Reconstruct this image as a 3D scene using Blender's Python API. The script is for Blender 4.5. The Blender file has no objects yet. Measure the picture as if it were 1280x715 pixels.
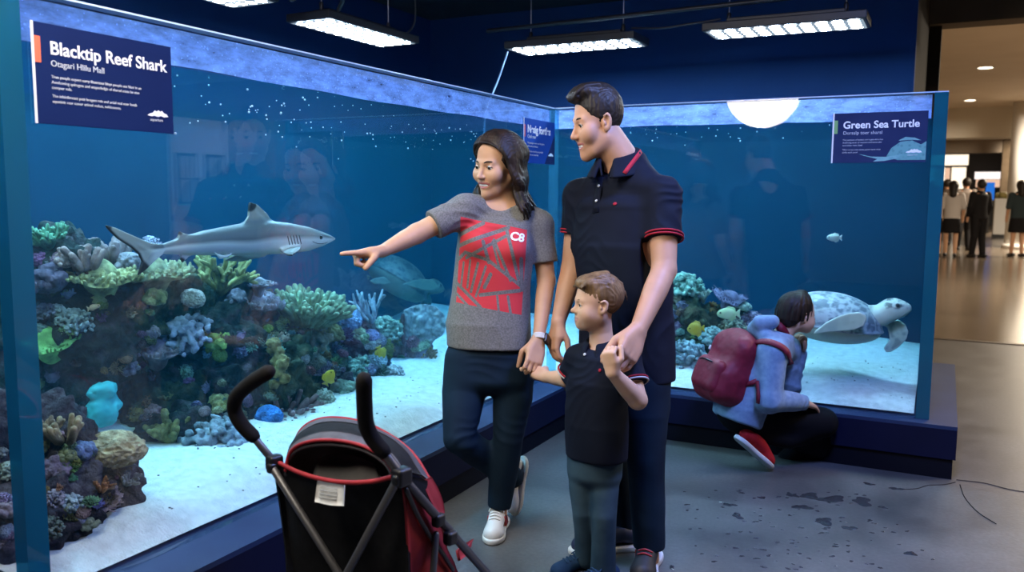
import bpy, bmesh, math, random
import numpy as np
from mathutils import Vector, Matrix
from mathutils.bvhtree import BVHTree
random.seed(7)
rng = np.random.default_rng(7)
SC = bpy.context.scene
COL = SC.collection

# ------------------------------------------------------------------ camera
CAM_H, FPX, PITCH, YAW, ROLL = 1.36, 1059.0, 0.109, 0.4717, 0.0064
cF = np.array([-math.sin(YAW)*math.cos(PITCH), math.cos(YAW)*math.cos(PITCH), -math.sin(PITCH)])
_R = np.array([math.cos(YAW), math.sin(YAW), 0.0]); _U = np.cross(_R, cF)
cR = _R*math.cos(ROLL)+_U*math.sin(ROLL); cU = -_R*math.sin(ROLL)+_U*math.cos(ROLL)
cC = np.array([0, 0, CAM_H])
hF = np.array([-math.sin(YAW), math.cos(YAW), 0.0]); hR = _R.copy(); Z = np.array([0, 0, 1.0])
def ray(x, y): return cF+cR*(x-640)/FPX-cU*(y-357.5)/FPX
def J(x, y, D): return cC+D*ray(x, y)
def onz(x, y, z=0.0): r = ray(x, y); return cC+r*(z-CAM_H)/r[2]
def onx(x, y, X): r = ray(x, y); return cC+r*X/r[0]
def ony(x, y, Y): r = ray(x, y); return cC+r*Y/r[1]
cam = bpy.data.cameras.new('camera'); camo = bpy.data.objects.new('camera', cam); COL.objects.link(camo)
cam.sensor_width = 36; cam.lens = FPX/1280*36; cam.clip_start = 0.05; cam.clip_end = 300
camo.matrix_world = Matrix(((cR[0], cU[0], -cF[0], 0), (cR[1], cU[1], -cF[1], 0), (cR[2], cU[2], -cF[2], CAM_H), (0, 0, 0, 1)))
cam.dof.use_dof = True; cam.dof.focus_distance = 3.3; cam.dof.aperture_fstop = 3.2
SC.camera = camo

# ------------------------------------------------------------------ world, exposure
W = bpy.data.worlds.new('world'); SC.world = W; W.use_nodes = True
W.node_tree.nodes['Background'].inputs[0].default_value = (0.10, 0.14, 0.24, 1)
W.node_tree.nodes['Background'].inputs[1].default_value = 0.10
SC.view_settings.view_transform = 'Standard'; SC.view_settings.look = 'None'
SC.view_settings.exposure = 0.0; SC.view_settings.gamma = 1.0; SC.view_settings.use_curve_mapping = False
SC.cycles.transparent_max_bounces = 24; SC.cycles.max_bounces = 7; SC.cycles.volume_bounces = 1
SC.cycles.caustics_reflective = False; SC.cycles.caustics_refractive = False
SC.cycles.sample_clamp_indirect = 4.0
TANK_L = 70.0          # radiance of the aquarium lamps
GLOBE_L = 22.0
FILL_L = 30.0
MALL_P = 560.0

def area(name, loc, size, power, color, target=None, sy=None):
    l = bpy.data.lights.new(name, 'AREA'); l.energy = power; l.color = color; l.size = size
    if sy: l.shape = 'RECTANGLE'; l.size_y = sy
    o = bpy.data.objects.new(name, l); o.location = loc; COL.objects.link(o)
    d = Vector((0, 0, -1)) if target is None else Vector(target)-Vector(loc)
    o.rotation_euler = d.to_track_quat('-Z', 'Y').to_euler()
    return o

# ------------------------------------------------------------------ helpers
def tag(o, label=None, cat=None, group=None, kind=None):
    if label: o['label'] = label
    if cat: o['category'] = cat
    if group: o['group'] = group
    if kind: o['kind'] = kind
    return o
def empty(name, loc, label, cat, group=None, rz=0.0):
    o = bpy.data.objects.new(name, None); o.location = Vector(loc); o.rotation_euler = (0, 0, rz); o.empty_display_size = 0.1
    COL.objects.link(o); return tag(o, label, cat, group)
def parent(o, p):
    if p is not None:
        o.parent = p
        m = Matrix.Identity(4); q = p
        chain = []
        while q is not None: chain.append(q); q = q.parent
        for q in reversed(chain): m = m @ q.matrix_parent_inverse @ q.matrix_basis
        o.matrix_parent_inverse = m.inverted()
    return o
def link(name, me, mat=None, par=None):
    o = bpy.data.objects.new(name, me); COL.objects.link(o)
    if mat is not None:
        for m in (mat if isinstance(mat, (list, tuple)) else [mat]): me.materials.append(m)
    return parent(o, par)
def mesh_np(name, V, Fq, mat=None, par=None, smooth=True, midx=None):
    me = bpy.data.meshes.new(name)
    V = np.asarray(V, np.float32); Fq = np.asarray(Fq, np.int32)
    n = Fq.shape[1]
    me.vertices.add(len(V)); me.vertices.foreach_set('co', V.ravel())
    me.loops.add(Fq.size); me.loops.foreach_set('vertex_index', Fq.ravel())
    me.polygons.add(len(Fq)); me.polygons.foreach_set('loop_start', np.arange(0, Fq.size, n, dtype=np.int32))
    me.polygons.foreach_set('use_smooth', np.full(len(Fq), smooth))
    o = link(name, me, mat, par)
    if midx is not None: me.polygons.foreach_set('material_index', np.asarray(midx, np.int32))
    me.update(calc_edges=True); me.validate()
    return o
def mesh_bm(name, bm, mat=None, par=None, smooth=False):
    me = bpy.data.meshes.new(name); bmesh.ops.recalc_face_normals(bm, faces=bm.faces)
    bm.to_mesh(me); bm.free()
    if smooth:
        for p in me.polygons: p.use_smooth = True
    return link(name, me, mat, par)
def add_box(bm, lo, hi, bev=0.0, M=None):
    r = bmesh.ops.create_cube(bm, size=1.0)
    lo = Vector(lo); hi = Vector(hi); c = (lo+hi)/2; s = hi-lo
    for v in r['verts']: v.co = Vector((v.co.x*s.x, v.co.y*s.y, v.co.z*s.z))+c
    vs = r['verts']
    if bev:
        es = list({e for v in vs for e in v.link_edges})
        rb = bmesh.ops.bevel(bm, geom=es, offset=bev, segments=2, affect='EDGES', profile=0.6)
        vs = list({v for f in rb['faces'] for v in f.verts} | {v for v in vs if v.is_valid})
    if M is not None: bmesh.ops.transform(bm, matrix=M, verts=[v for v in vs if v.is_valid])
    return vs
def box(name, lo, hi, mat, par=None, bev=0.0, M=None):
    bm = bmesh.new(); add_box(bm, lo, hi, bev, M); return mesh_bm(name, bm, mat, par)
def prism(name, pts, z0, z1, mat, par=None, hole=None):
    bm = bmesh.new()
    a = [bm.verts.new((p[0], p[1], z0)) for p in pts]; b = [bm.verts.new((p[0], p[1], z1)) for p in pts]
    bm.faces.new(a[::-1]); bm.faces.new(b)
    for i in range(len(pts)): j = (i+1) % len(pts); bm.faces.new((a[i], a[j], b[j], b[i]))
    return mesh_bm(name, bm, mat, par)
def tube_data(pts, rad, n=10, cap=True):
    """rounded tube along a polyline: verts, quads (caps collapse to the end points)"""
    P = np.asarray(pts, float); r = np.broadcast_to(np.asarray(rad, float), (len(P),)).copy()
    T = np.gradient(P, axis=0); T /= np.linalg.norm(T, axis=1)[:, None]+1e-9
    if cap:
        ex = [(0.0, 1.0), (0.7, .72), (0.98, .2)]
        a = [P[0]-T[0]*r[0]*e for e, s in ex[:0:-1]]; ar = [r[0]*s for e, s in ex[:0:-1]]
        b = [P[-1]+T[-1]*r[-1]*e for e, s in ex[1:]]; br = [r[-1]*s for e, s in ex[1:]]
        P = np.vstack([a, P, b]); r = np.concatenate([ar, r, br]); T = np.vstack([[T[0]]*2, T, [T[-1]]*2])
    up = np.array([0, 0, 1.0]) if abs(T[0][2]) < .9 else np.array([1.0, 0, 0])
    V = []
    N = np.cross(T[0], up); N /= np.linalg.norm(N)
    th = np.linspace(0, 2*np.pi, n, endpoint=False)
    for i in range(len(P)):
        N = N-T[i]*(N@T[i]); N /= np.linalg.norm(N)+1e-9; B = np.cross(T[i], N)
        V.append(P[i]+r[i]*(np.cos(th)[:, None]*N+np.sin(th)[:, None]*B))
    m = len(P); V = np.vstack(V); Q = []
    i = np.arange(m-1)[:, None]; j = np.arange(n)[None]; j2 = (j+1) % n
    Q = np.stack([i*n+j, i*n+j2, (i+1)*n+j2, (i+1)*n+j], -1).reshape(-1, 4)
    c = len(V); V = np.vstack([V, P[0], P[-1]])
    jj = np.arange(n); k = (jj+1) % n
    # fan caps as degenerate-free quads are not possible: use two-step fan with quads over pairs
    capq = []
    for s in range(0, n, 2): capq.append([c, (s+2) % n, (s+1) % n, s]); capq.append([c+1, (m-1)*n+s, (m-1)*n+(s+1) % n, (m-1)*n+(s+2) % n])
    Q = np.vstack([Q, capq])
    return V, Q
class MB:
    def __init__(s): s.V = []; s.Q = []; s.n = 0
    def add(s, V, Q): s.V.append(np.asarray(V)); s.Q.append(np.asarray(Q)+s.n); s.n += len(V); return s
    def tube(s, pts, rad, n=10): return s.add(*tube_data(pts, rad, n))
    def build(s, name, mat, par=None, smooth=True): return mesh_np(name, np.vstack(s.V), np.vstack(s.Q), mat, par, smooth)
def smooth_path(pts, n=8):
    """Catmull-Rom resampling"""
    P = np.asarray(pts, float); P = np.vstack([2*P[0]-P[1], P, 2*P[-1]-P[-2]]); out = []
    for i in range(1, len(P)-2):
        for t in np.linspace(0, 1, n, endpoint=False):
            a, b, c, d = P[i-1:i+3]
            out.append(.5*((2*b)+(-a+c)*t+(2*a-5*b+4*c-d)*t*t+(-a+3*b-3*c+d)*t**3))
    out.append(P[-2]); return np.array(out)
def tube(name, pts, rad, mat, par=None, n=10): return MB().tube(pts, rad, n).build(name, mat, par)

# ---- materials
def new_mat(name):
    m = bpy.data.materials.new(name); m.use_nodes = True
    nt = m.node_tree; return m, nt, nt.nodes['Principled BSDF'], nt.nodes['Material Output']
def N(nt, t, **kw):
    n = nt.nodes.new(t)
    for k, v in kw.items(): setattr(n, k, v)
    return n
def mat(name, col, rough=.6, col2=None, scale=8.0, detail=4.0, bump=0.0, bscale=None, metal=0.0, spec=.5, coord='Object', kind='noise', lo=.35, hi=.65, sss=0.0, stretch=None, sheen=0.0, bdist=.01):
    m, nt, b, out = new_mat(name); L = nt.links.new
    b.inputs['Base Color'].default_value = (*col, 1); b.inputs['Roughness'].default_value = rough; b.inputs['Metallic'].default_value = metal
    b.inputs['Specular IOR Level'].default_value = spec if rough < .74 else min(spec, .16)
    if sss: b.inputs['Subsurface Weight'].default_value = sss; b.inputs['Subsurface Radius'].default_value = (.012, .005, .003); b.inputs['Subsurface Scale'].default_value = 1.0
    if sheen: b.inputs['Sheen Weight'].default_value = sheen
    tc = N(nt, 'ShaderNodeTexCoord'); src = tc.outputs[coord]
    if stretch: mp = N(nt, 'ShaderNodeMapping'); mp.inputs['Scale'].default_value = stretch; L(src, mp.inputs['Vector']); src = mp.outputs[0]
    def tex(sc):
        if kind == 'voronoi':
            t = N(nt, 'ShaderNodeTexVoronoi'); t.inputs['Scale'].default_value = sc; L(src, t.inputs['Vector']); return t.outputs['Distance']
        t = N(nt, 'ShaderNodeTexNoise'); t.inputs['Scale'].default_value = sc; t.inputs['Detail'].default_value = detail; L(src, t.inputs['Vector']); return t.outputs['Fac']
    if col2 is not None:
        r = N(nt, 'ShaderNodeValToRGB'); r.color_ramp.elements[0].position = lo; r.color_ramp.elements[1].position = hi
        r.color_ramp.elements[0].color = (*col, 1); r.color_ramp.elements[1].color = (*col2, 1)
        L(tex(scale), r.inputs[0]); L(r.outputs[0], b.inputs['Base Color'])
    if bump:
        bp = N(nt, 'ShaderNodeBump'); bp.inputs['Strength'].default_value = bump; bp.inputs['Distance'].default_value = bdist
        L(tex(bscale or scale), bp.inputs['Height']); L(bp.outputs[0], b.inputs['Normal'])
    return m
def emit(name, col, s):
    m, nt, b, out = new_mat(name); e = N(nt, 'ShaderNodeEmission'); e.inputs[0].default_value = (*col, 1); e.inputs[1].default_value = s
    nt.links.new(e.outputs[0], out.inputs[0]); return m
def glassy(name, tint, f0=.04, body=0.0, bodycol=(0, 0, 0), rough=0.0, refl=(1, 1, 1)):
    """thin clear sheet: transparent, mirror by angle, optionally some coloured body"""
    m, nt, b, out = new_mat(name); L = nt.links.new
    tr = N(nt, 'ShaderNodeBsdfTransparent'); tr.inputs[0].default_value = (*tint, 1)
    base = tr.outputs[0]
    if body:
        df = N(nt, 'ShaderNodeBsdfDiffuse'); df.inputs[0].default_value = (*bodycol, 1); tl = N(nt, 'ShaderNodeBsdfTranslucent'); tl.inputs[0].default_value = (*bodycol, 1)
        a = N(nt, 'ShaderNodeAddShader'); L(df.outputs[0], a.inputs[0]); L(tl.outputs[0], a.inputs[1])
        mx = N(nt, 'ShaderNodeMixShader'); mx.inputs[0].default_value = body; L(base, mx.inputs[1]); L(a.outputs[0], mx.inputs[2]); base = mx.outputs[0]
    gl = N(nt, 'ShaderNodeBsdfAnisotropic'); gl.inputs['Roughness'].default_value = rough; gl.inputs[0].default_value = (*refl, 1)
    lw = N(nt, 'ShaderNodeLayerWeight'); lw.inputs[0].default_value = .5
    p = N(nt, 'ShaderNodeMath', operation='POWER'); p.inputs[1].default_value = 5; L(lw.outputs['Facing'], p.inputs[0])
    q = N(nt, 'ShaderNodeMath', operation='MULTIPLY_ADD'); q.inputs[1].default_value = 1-f0; q.inputs[2].default_value = f0; L(p.outputs[0], q.inputs[0])
    mx = N(nt, 'ShaderNodeMixShader'); L(q.outputs[0], mx.inputs[0]); L(base, mx.inputs[1]); L(gl.outputs[0], mx.inputs[2]); L(mx.outputs[0], out.inputs[0])
    return m
def text_obj(name, body, size, mat, M, par=None, bold=0.0, align='LEFT', extr=.0006, shear=0.0, space=1.0):
    c = bpy.data.curves.new(name, 'FONT'); c.body = body; c.size = size; c.offset = bold; c.extrude = extr; c.align_x = align; c.shear = shear; c.space_character = space
    o = bpy.data.objects.new(name+'_curve', c); COL.objects.link(o); dg = bpy.context.evaluated_depsgraph_get(); me = bpy.data.meshes.new_from_object(o.evaluated_get(dg)); bpy.data.objects.remove(o); bpy.data.curves.remove(c)
    me.transform(M); me.materials.clear(); return link(name, me, mat, par)
def frame(o, x, y):
    """matrix with local x, y axes (z = x cross y) at o"""
    x = Vector(x).normalized(); y = Vector(y).normalized(); z = x.cross(y)
    return Matrix(((x.x, y.x, z.x, o[0]), (x.y, y.y, z.y, o[1]), (x.z, y.z, z.z, o[2]), (0, 0, 0, 1)))
def unit(v): v = np.asarray(v, float); return v/np.linalg.norm(v)

# ------------------------------------------------------------------ dimensions of the place
AX, BY = -2.06, 4.57          # front faces of the two glass runs
GT, GB = 1.85, 0.263          # glass top / bottom
YN, XE = 1.36, -0.02          # near end, right end
BACKX, BACKY = -3.95, 6.2     # walls behind the tank
WATER = 1.735; TH = 0.045

# ------------------------------------------------------------------ room shell
def concrete():
    m, nt, b, out = new_mat('polished_concrete'); L = nt.links.new
    tc = N(nt, 'ShaderNodeTexCoord')
    n1 = N(nt, 'ShaderNodeTexNoise'); n1.inputs['Scale'].default_value = 2.2; n1.inputs['Detail'].default_value = 8; n1.inputs['Roughness'].default_value = .65; L(tc.outputs['Object'], n1.inputs['Vector'])
    r1 = N(nt, 'ShaderNodeValToRGB'); r1.color_ramp.elements[0].position = .3; r1.color_ramp.elements[1].position = .72
    r1.color_ramp.elements[0].color = (.055, .056, .058, 1); r1.color_ramp.elements[1].color = (.15, .147, .145, 1); L(n1.outputs['Fac'], r1.inputs[0])
    # fine speckle
    n2 = N(nt, 'ShaderNodeTexNoise'); n2.inputs['Scale'].default_value = 60; n2.inputs['Detail'].default_value = 6; L(tc.outputs['Object'], n2.inputs['Vector'])
    r2 = N(nt, 'ShaderNodeValToRGB'); r2.color_ramp.elements[0].position = .3; r2.color_ramp.elements[1].position = .7; r2.color_ramp.elements[0].color = (.72, .72, .72, 1); L(n2.outputs['Fac'], r2.inputs[0])
    mu = N(nt, 'ShaderNodeMix', data_type='RGBA', blend_type='MULTIPLY'); mu.inputs[0].default_value = 1; L(r1.outputs[0], mu.inputs[6]); L(r2.outputs[0], mu.inputs[7])
    L(mu.outputs[2], b.inputs['Base Color'])
    mr = N(nt, 'ShaderNodeMapRange'); mr.inputs[3].default_value = .22; mr.inputs[4].default_value = .5; L(n1.outputs['Fac'], mr.inputs[0]); L(mr.outputs[0], b.inputs['Roughness'])
    bp = N(nt, 'ShaderNodeBump'); bp.inputs['Strength'].default_value = .12; bp.inputs['Distance'].default_value = .004; L(n2.outputs['Fac'], bp.inputs['Height']); L(bp.outputs[0], b.inputs['Normal'])
    return m
def tiles():
    m, nt, b, out = new_mat('mall_tile'); L = nt.links.new
    tc = N(nt, 'ShaderNodeTexCoord'); br = N(nt, 'ShaderNodeTexBrick'); br.offset = 0.5
    br.inputs['Scale'].default_value = 1.0; br.inputs['Brick Width'].default_value = 2.4; br.inputs['Row Height'].default_value = 1.25; br.inputs['Mortar Size'].default_value = .012
    br.inputs['Color1'].default_value = (.125, .095, .068, 1); br.inputs['Color2'].default_value = (.165, .128, .092, 1); br.inputs['Mortar'].default_value = (.09, .07, .05, 1)
    mp = N(nt, 'ShaderNodeMapping'); mp.inputs['Rotation'].default_value = (0, 0, math.pi/2); mp.inputs['Location'].default_value = (.1, .35, 0); L(tc.outputs['Object'], mp.inputs[0]); L(mp.outputs[0], br.inputs[0])
    n = N(nt, 'ShaderNodeTexNoise'); n.inputs['Scale'].default_value = 1.5; n.inputs['Detail'].default_value = 6; L(tc.outputs['Object'], n.inputs['Vector'])
    r = N(nt, 'ShaderNodeValToRGB'); r.color_ramp.elements[0].color = (.65, .65, .65, 1); L(n.outputs['Fac'], r.inputs[0])
    mu = N(nt, 'ShaderNodeMix', data_type='RGBA', blend_type='MULTIPLY'); mu.inputs[0].default_value = 1; L(br.outputs['Color'], mu.inputs[6]); L(r.outputs[0], mu.inputs[7]); L(mu.outputs[2], b.inputs['Base Color'])
    b.inputs['Roughness'].default_value = .18
    return m
M_conc = concrete(); M_tile = tiles()
M_bluewall = mat('blue_wall_paint', (.0022, .020, .085), .8, (.003, .026, .105), 1.2, bump=.05, bscale=40)
M_black = mat('black_ceiling_paint', (.006, .007, .011), .8, (.012, .013, .018), 6)
M_beige = mat('beige_paint', (.72, .60, .46), .7, (.76, .64, .50), 1.5)
M_cream = mat('cream_paint', (.72, .66, .55), .7, (.76, .70, .6), 1.2)
M_brown = mat('brown_pilaster_paint', (.045, .031, .018), .75, (.06, .042, .025), 4)
def struct(o): o['kind'] = 'structure'; return o
struct(box('floor', (-5.2, -5, -.1), (7, 9.0, 0), M_conc))
struct(box('floor_mall', (-6, 9.0, -.1), (7, 60, 0), M_tile))
struct(box('trim_1', (-.42, 8.965, 0), (7, 9.035, .006), mat('bronze_strip', (.10, .07, .045), .4, metal=.6)))
struct(box('wall_left', (-4.1, -5, 0), (BACKX, BACKY+.15, 3.0), M_bluewall))
struct(box('wall_back', (BACKX, BACKY, 0), (-.235, BACKY+.15, 3.3), M_bluewall))
struct(box('wall_side', (-.42, BACKY+.15, 0), (-.235, 9.0, 3.3), mat('dark_brown_wall_paint', (.018, .013, .009), .85)))
struct(box('wall_near', (-4.1, -5.15, 0), (7, -5, 4.0), mat('grey_wall_paint', (.16, .17, .19), .7, (.19, .2, .22), 2)))
struct(box('wall_right', (7, -5.15, 0), (7.15, 60, 4.2), mat('dark_taupe_paint', (.07, .06, .05), .7, (.09, .075, .06), 2)))
struct(box('ceiling', (-4.1, -5, 2.8), (.9, BACKY+.15, 2.95), M_black))
struct(box('ceiling_mall', (-6, 9.2, 3.8), (7, 60, 3.95), M_beige))
struct(box('ceiling_hall', (.9, -5, 3.55), (7, 9.0, 3.7), M_beige))
struct(box('trim_2', (-.42, 8.9, 2.93), (7, 9.2, 4.0), mat('taupe_beam_paint', (.20, .15, .10), .75, (.23, .175, .12), 3)))     # beam over the hall opening
struct(box('trim_3', (.86, -5, 2.72), (.96, 9.0, 3.7), M_black))      # drop edge of the gallery ceiling
struct(box('wall_mall_left', (-6, 9.2, 0), (-5.85, 60, 4.0), M_cream))
struct(box('pillar', (-.40, 9.0, 0), (-.13, 9.3, 3.6), M_brown))
# ------------------------------------------------------------------ aquarium
M_glass = glassy('acrylic_clear', (.97, .99, .99), .035)
M_edge = glassy('acrylic_edge_teal', (.05, .30, .42), .05, body=.35, bodycol=(.02, .17, .26))
M_seam = glassy('acrylic_seam', (.55, .85, .92), .05, body=.10, bodycol=(.10, .35, .48))
M_plinth = mat('navy_plinth_paint', (.0035, .0045, .022), .75, (.005, .0065, .030), 3)
M_ledge = mat('navy_ledge_paint', (.006, .020, .075), .6, (.009, .027, .09), 5)
M_kick = mat('black_kick_paint', (.003, .0035, .009), .8)
def condensation():
    m, nt, b, out = new_mat('condensation_droplets'); L = nt.links.new
    tc = N(nt, 'ShaderNodeTexCoord')
    n = N(nt, 'ShaderNodeTexNoise'); n.inputs['Scale'].default_value = 9; n.inputs['Detail'].default_value = 8; n.inputs['Roughness'].default_value = .75
    mp = N(nt, 'ShaderNodeMapping'); mp.inputs['Scale'].default_value = (1, 1, 2.6); L(tc.outputs['Object'], mp.inputs[0]); L(mp.outputs[0], n.inputs['Vector'])
    v = N(nt, 'ShaderNodeTexVoronoi'); v.inputs['Scale'].default_value = 62; L(tc.outputs['Object'], v.inputs['Vector'])
    c = N(nt, 'ShaderNodeMath', operation='LESS_THAN'); c.inputs[1].default_value = .16; L(v.outputs['Distance'], c.inputs[0])
    mr = N(nt, 'ShaderNodeMapRange'); mr.inputs[1].default_value = .3; mr.inputs[2].default_value = .75; mr.inputs[3].default_value = .25; mr.inputs[4].default_value = .95; L(n.outputs['Fac'], mr.inputs[0])
    a = N(nt, 'ShaderNodeMath', operation='MULTIPLY_ADD', use_clamp=True); a.inputs[1].default_value = .5; L(c.outputs[0], a.inputs[0]); L(mr.outputs[0], a.inputs[2])
    tr = N(nt, 'ShaderNodeBsdfTransparent'); tr.inputs[0].default_value = (.93, .96, 1, 1)
    tl = N(nt, 'ShaderNodeBsdfTranslucent'); tl.inputs[0].default_value = (.16, .27, .60, 1); df = N(nt, 'ShaderNodeBsdfDiffuse'); df.inputs[0].default_value = (.14, .24, .55, 1)
    ad = N(nt, 'ShaderNodeAddShader'); L(tl.outputs[0], ad.inputs[0]); L(df.outputs[0], ad.inputs[1])
    mx = N(nt, 'ShaderNodeMixShader'); L(a.outputs[0], mx.inputs[0]); L(tr.outputs[0], mx.inputs[1]); L(ad.outputs[0], mx.inputs[2]); L(mx.outputs[0], out.inputs[0])
    return m
M_cond = condensation()
aq = empty('aquarium', (-1.9, 4.4, 0), 'big L shaped glass aquarium on a dark navy plinth', 'aquarium')
EL, ER = .172, .086
pts = [(AX+EL, YN-.35), (AX+EL, BY-ER), (.105, BY-ER), (.105, BACKY-.01), (BACKX+.01, BACKY-.01), (BACKX+.01, YN-.35)]
pl = prism('plinth', pts, .10, .245, M_plinth, aq)
k = .012
prism('kick_board', [(AX+EL-k, YN-.35), (AX+EL-k, BY-ER+k), (.105-k, BY-ER+k), (.105-k, BACKY-.01), (BACKX+.01, BACKY-.01), (BACKX+.01, YN-.35)], 0, .10, M_kick, aq)
prism('ledge', pts, .2455, GB, M_ledge, aq)
box('glass_panel', (AX-TH, YN+.001, GB+.001), (AX, BY, GT), M_glass, aq)['label'] = 'long front glass panel of the shark side'
box('glass_panel', (AX+.002, BY, GB+.001), (XE-.061, BY+TH, GT), M_glass, aq)['label'] = 'front glass panel of the turtle side'
box('end_panel', (XE-.06, BY, GB+.001), (XE, BACKY-.02, GT), M_edge, aq)['label'] = 'thick teal edged end panel beside the hall'
box('end_panel', (BACKX+.02, YN-.06, GB+.001), (AX-.001, YN-.03, GT), M_glass, aq)['label'] = 'clear near end panel'
box('corner_post', (AX-.05, YN-.06, GB+.001), (AX, YN, GT), M_edge, aq)['label'] = 'teal acrylic corner column'
box('corner_seam', (AX-.03, BY-.012, GB+.001), (AX+.014, BY+.03, GT), M_seam, aq)
M_rim = mat('polished_rim', (.45, .62, .8), .25)
bm = bmesh.new(); add_box(bm, (AX-TH, YN, GT), (AX, BY, GT+.005)); add_box(bm, (AX, BY, GT), (XE, BY+TH, GT+.005)); mesh_bm('polished_rim', bm, M_rim, aq)
# droplets on the inside of the panes above the water
def film(name, o, ux, L_, z0f, z1):
    n = 80; V = []
    for i in range(n+1):
        s = L_*i/n; p = np.array(o)+np.array(ux)*s
        V += [(p[0], p[1], z0f(s)), (p[0], p[1], z1)]
    Q = [(2*i, 2*i+2, 2*i+3, 2*i+1) for i in range(n)]
    return mesh_np(name, V, Q, M_cond, aq, False)
wl = lambda s: WATER+.003*math.sin(s*3)+.002*math.sin(s*11+1)
film('condensation', (AX-TH-.004, YN+.002, 0), (0, 1, 0), BY-YN+.05, wl, GT-.004)
film('condensation', (AX-.02, BY+TH+.004, 0), (1, 0, 0), -AX+XE-.05, wl, GT-.004)
M_back = mat('tank_back_paint', (.0022, .025, .060), .8, (.0035, .031, .072), 1.5)
bm = bmesh.new(); add_box(bm, (BACKX+.001, YN-.03, GB+.001), (BACKX+.018, BACKY-.02, GT-.03)); add_box(bm, (BACKX+.018, BACKY-.018, GB+.001), (XE-.062, BACKY-.002, GT-.03)); mesh_bm('back_panel', bm, M_back, aq)
# water: one L shaped body, clear volume that takes out red and hazes with distance
def water_mats():
    def vol(nt, out):
        ab = N(nt, 'ShaderNodeVolumeAbsorption'); ab.inputs[0].default_value = (.25, .80, .94, 1); ab.inputs[1].default_value = .50
        sc = N(nt, 'ShaderNodeVolumeScatter'); sc.inputs[0].default_value = (.04, .44, .72, 1); sc.inputs[1].default_value = .040
        a = N(nt, 'ShaderNodeAddShader'); nt.links.new(ab.outputs[0], a.inputs[0]); nt.links.new(sc.outputs[0], a.inputs[1]); nt.links.new(a.outputs[0], out.inputs['Volume'])
    m, nt, b, out = new_mat('aquarium_water'); nt.nodes.remove(b); vol(nt, out)
    m2 = glassy('water_surface', (.93, .97, .98), .02, refl=(.55, .75, .85)); nt = m2.node_tree; vol(nt, [n for n in nt.nodes if n.type == 'OUTPUT_MATERIAL'][0])
    gl = [n for n in nt.nodes if n.type == 'BSDF_GLOSSY'][0]; tc = N(nt, 'ShaderNodeTexCoord'); no = N(nt, 'ShaderNodeTexNoise'); no.inputs['Scale'].default_value = 7; no.inputs['Detail'].default_value = 3
    bp = N(nt, 'ShaderNodeBump'); bp.inputs['Strength'].default_value = .5; bp.inputs['Distance'].default_value = .03
    nt.links.new(tc.outputs['Object'], no.inputs['Vector']); nt.links.new(no.outputs['Fac'], bp.inputs['Height']); nt.links.new(bp.outputs[0], gl.inputs['Normal'])
    return m, m2
M_w, M_ws = water_mats()
e = .003
wp = [(AX-TH-e, YN-.028), (AX-TH-e, BY+TH+e), (XE-.063, BY+TH+e), (XE-.063, BACKY-.022), (BACKX+.022, BACKY-.022), (BACKX+.022, YN-.028)]
wo = prism('water', wp, GB+.004, WATER, [M_w, M_ws])
for p in wo.data.polygons: p.material_index = 1 if p.normal.z > .5 else 0
tag(wo, 'clear blue water filling the aquarium', 'water', kind='stuff')
# sand bed
def sand():
    xs = np.append(np.arange(BACKX+.03, AX-TH-.004, .0305), np.append([AX-TH-.004], np.arange(AX+.02, XE-.066, .03))); ys = np.append(np.arange(YN-.02, BY+TH, .0302), np.append([BY+TH+.004], np.arange(BY+TH+.03, BACKY-.03, .03)))
    M_s = mat('white_sand', (.62, .62, .58), .9, (.78, .78, .74), 26, 8, bump=.6, bscale=90, lo=.3, hi=.62)
    X, Y = np.meshgrid(xs, ys, indexing='ij')
    zz = GB+.05+.018*np.sin(X*3.1+Y*1.7)*np.cos(Y*2.3-X)+.010*np.sin(X*9+Y*5)+.008*np.sin(Y*13-X*4)
    front = np.where(Y < BY, np.maximum(AX-TH-X, 0), np.maximum(Y-BY-TH, 0))
    zz = zz+.10*np.clip(front/1.6, 0, 1)-.02*np.exp(-front/.08)
    zz = np.maximum(zz, GB+.008)
    zz = np.where(front < .10, GB+.012+(zz-GB-.012)*np.clip(front/.10, 0, 1), zz)
    keep = (X <= AX-TH-.003) | (Y >= BY+TH+.003)
    idx = -np.ones(X.shape, int); idx[keep] = np.arange(keep.sum())
    V = np.stack([X[keep], Y[keep], zz[keep]], -1)
    a, b, c, d = idx[:-1, :-1], idx[1:, :-1], idx[1:, 1:], idx[:-1, 1:]
    ok = (a >= 0) & (b >= 0) & (c >= 0) & (d >= 0)
    Q = np.stack([a[ok], b[ok], c[ok], d[ok]], -1)
    o = mesh_np('sand', V, Q, M_s); return tag(o, 'pale rippled sand covering the aquarium bottom', 'sand', kind='stuff')
SAND = sand()
def sandz(x, y): 
    front = max(AX-TH-x, 0) if y < BY else max(y-BY-TH, 0)
    return GB+.05+.018*math.sin(x*3.1+y*1.7)*math.cos(y*2.3-x)+.010*math.sin(x*9+y*5)+.008*math.sin(y*13-x*4)+.10*min(front/1.6, 1)

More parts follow.
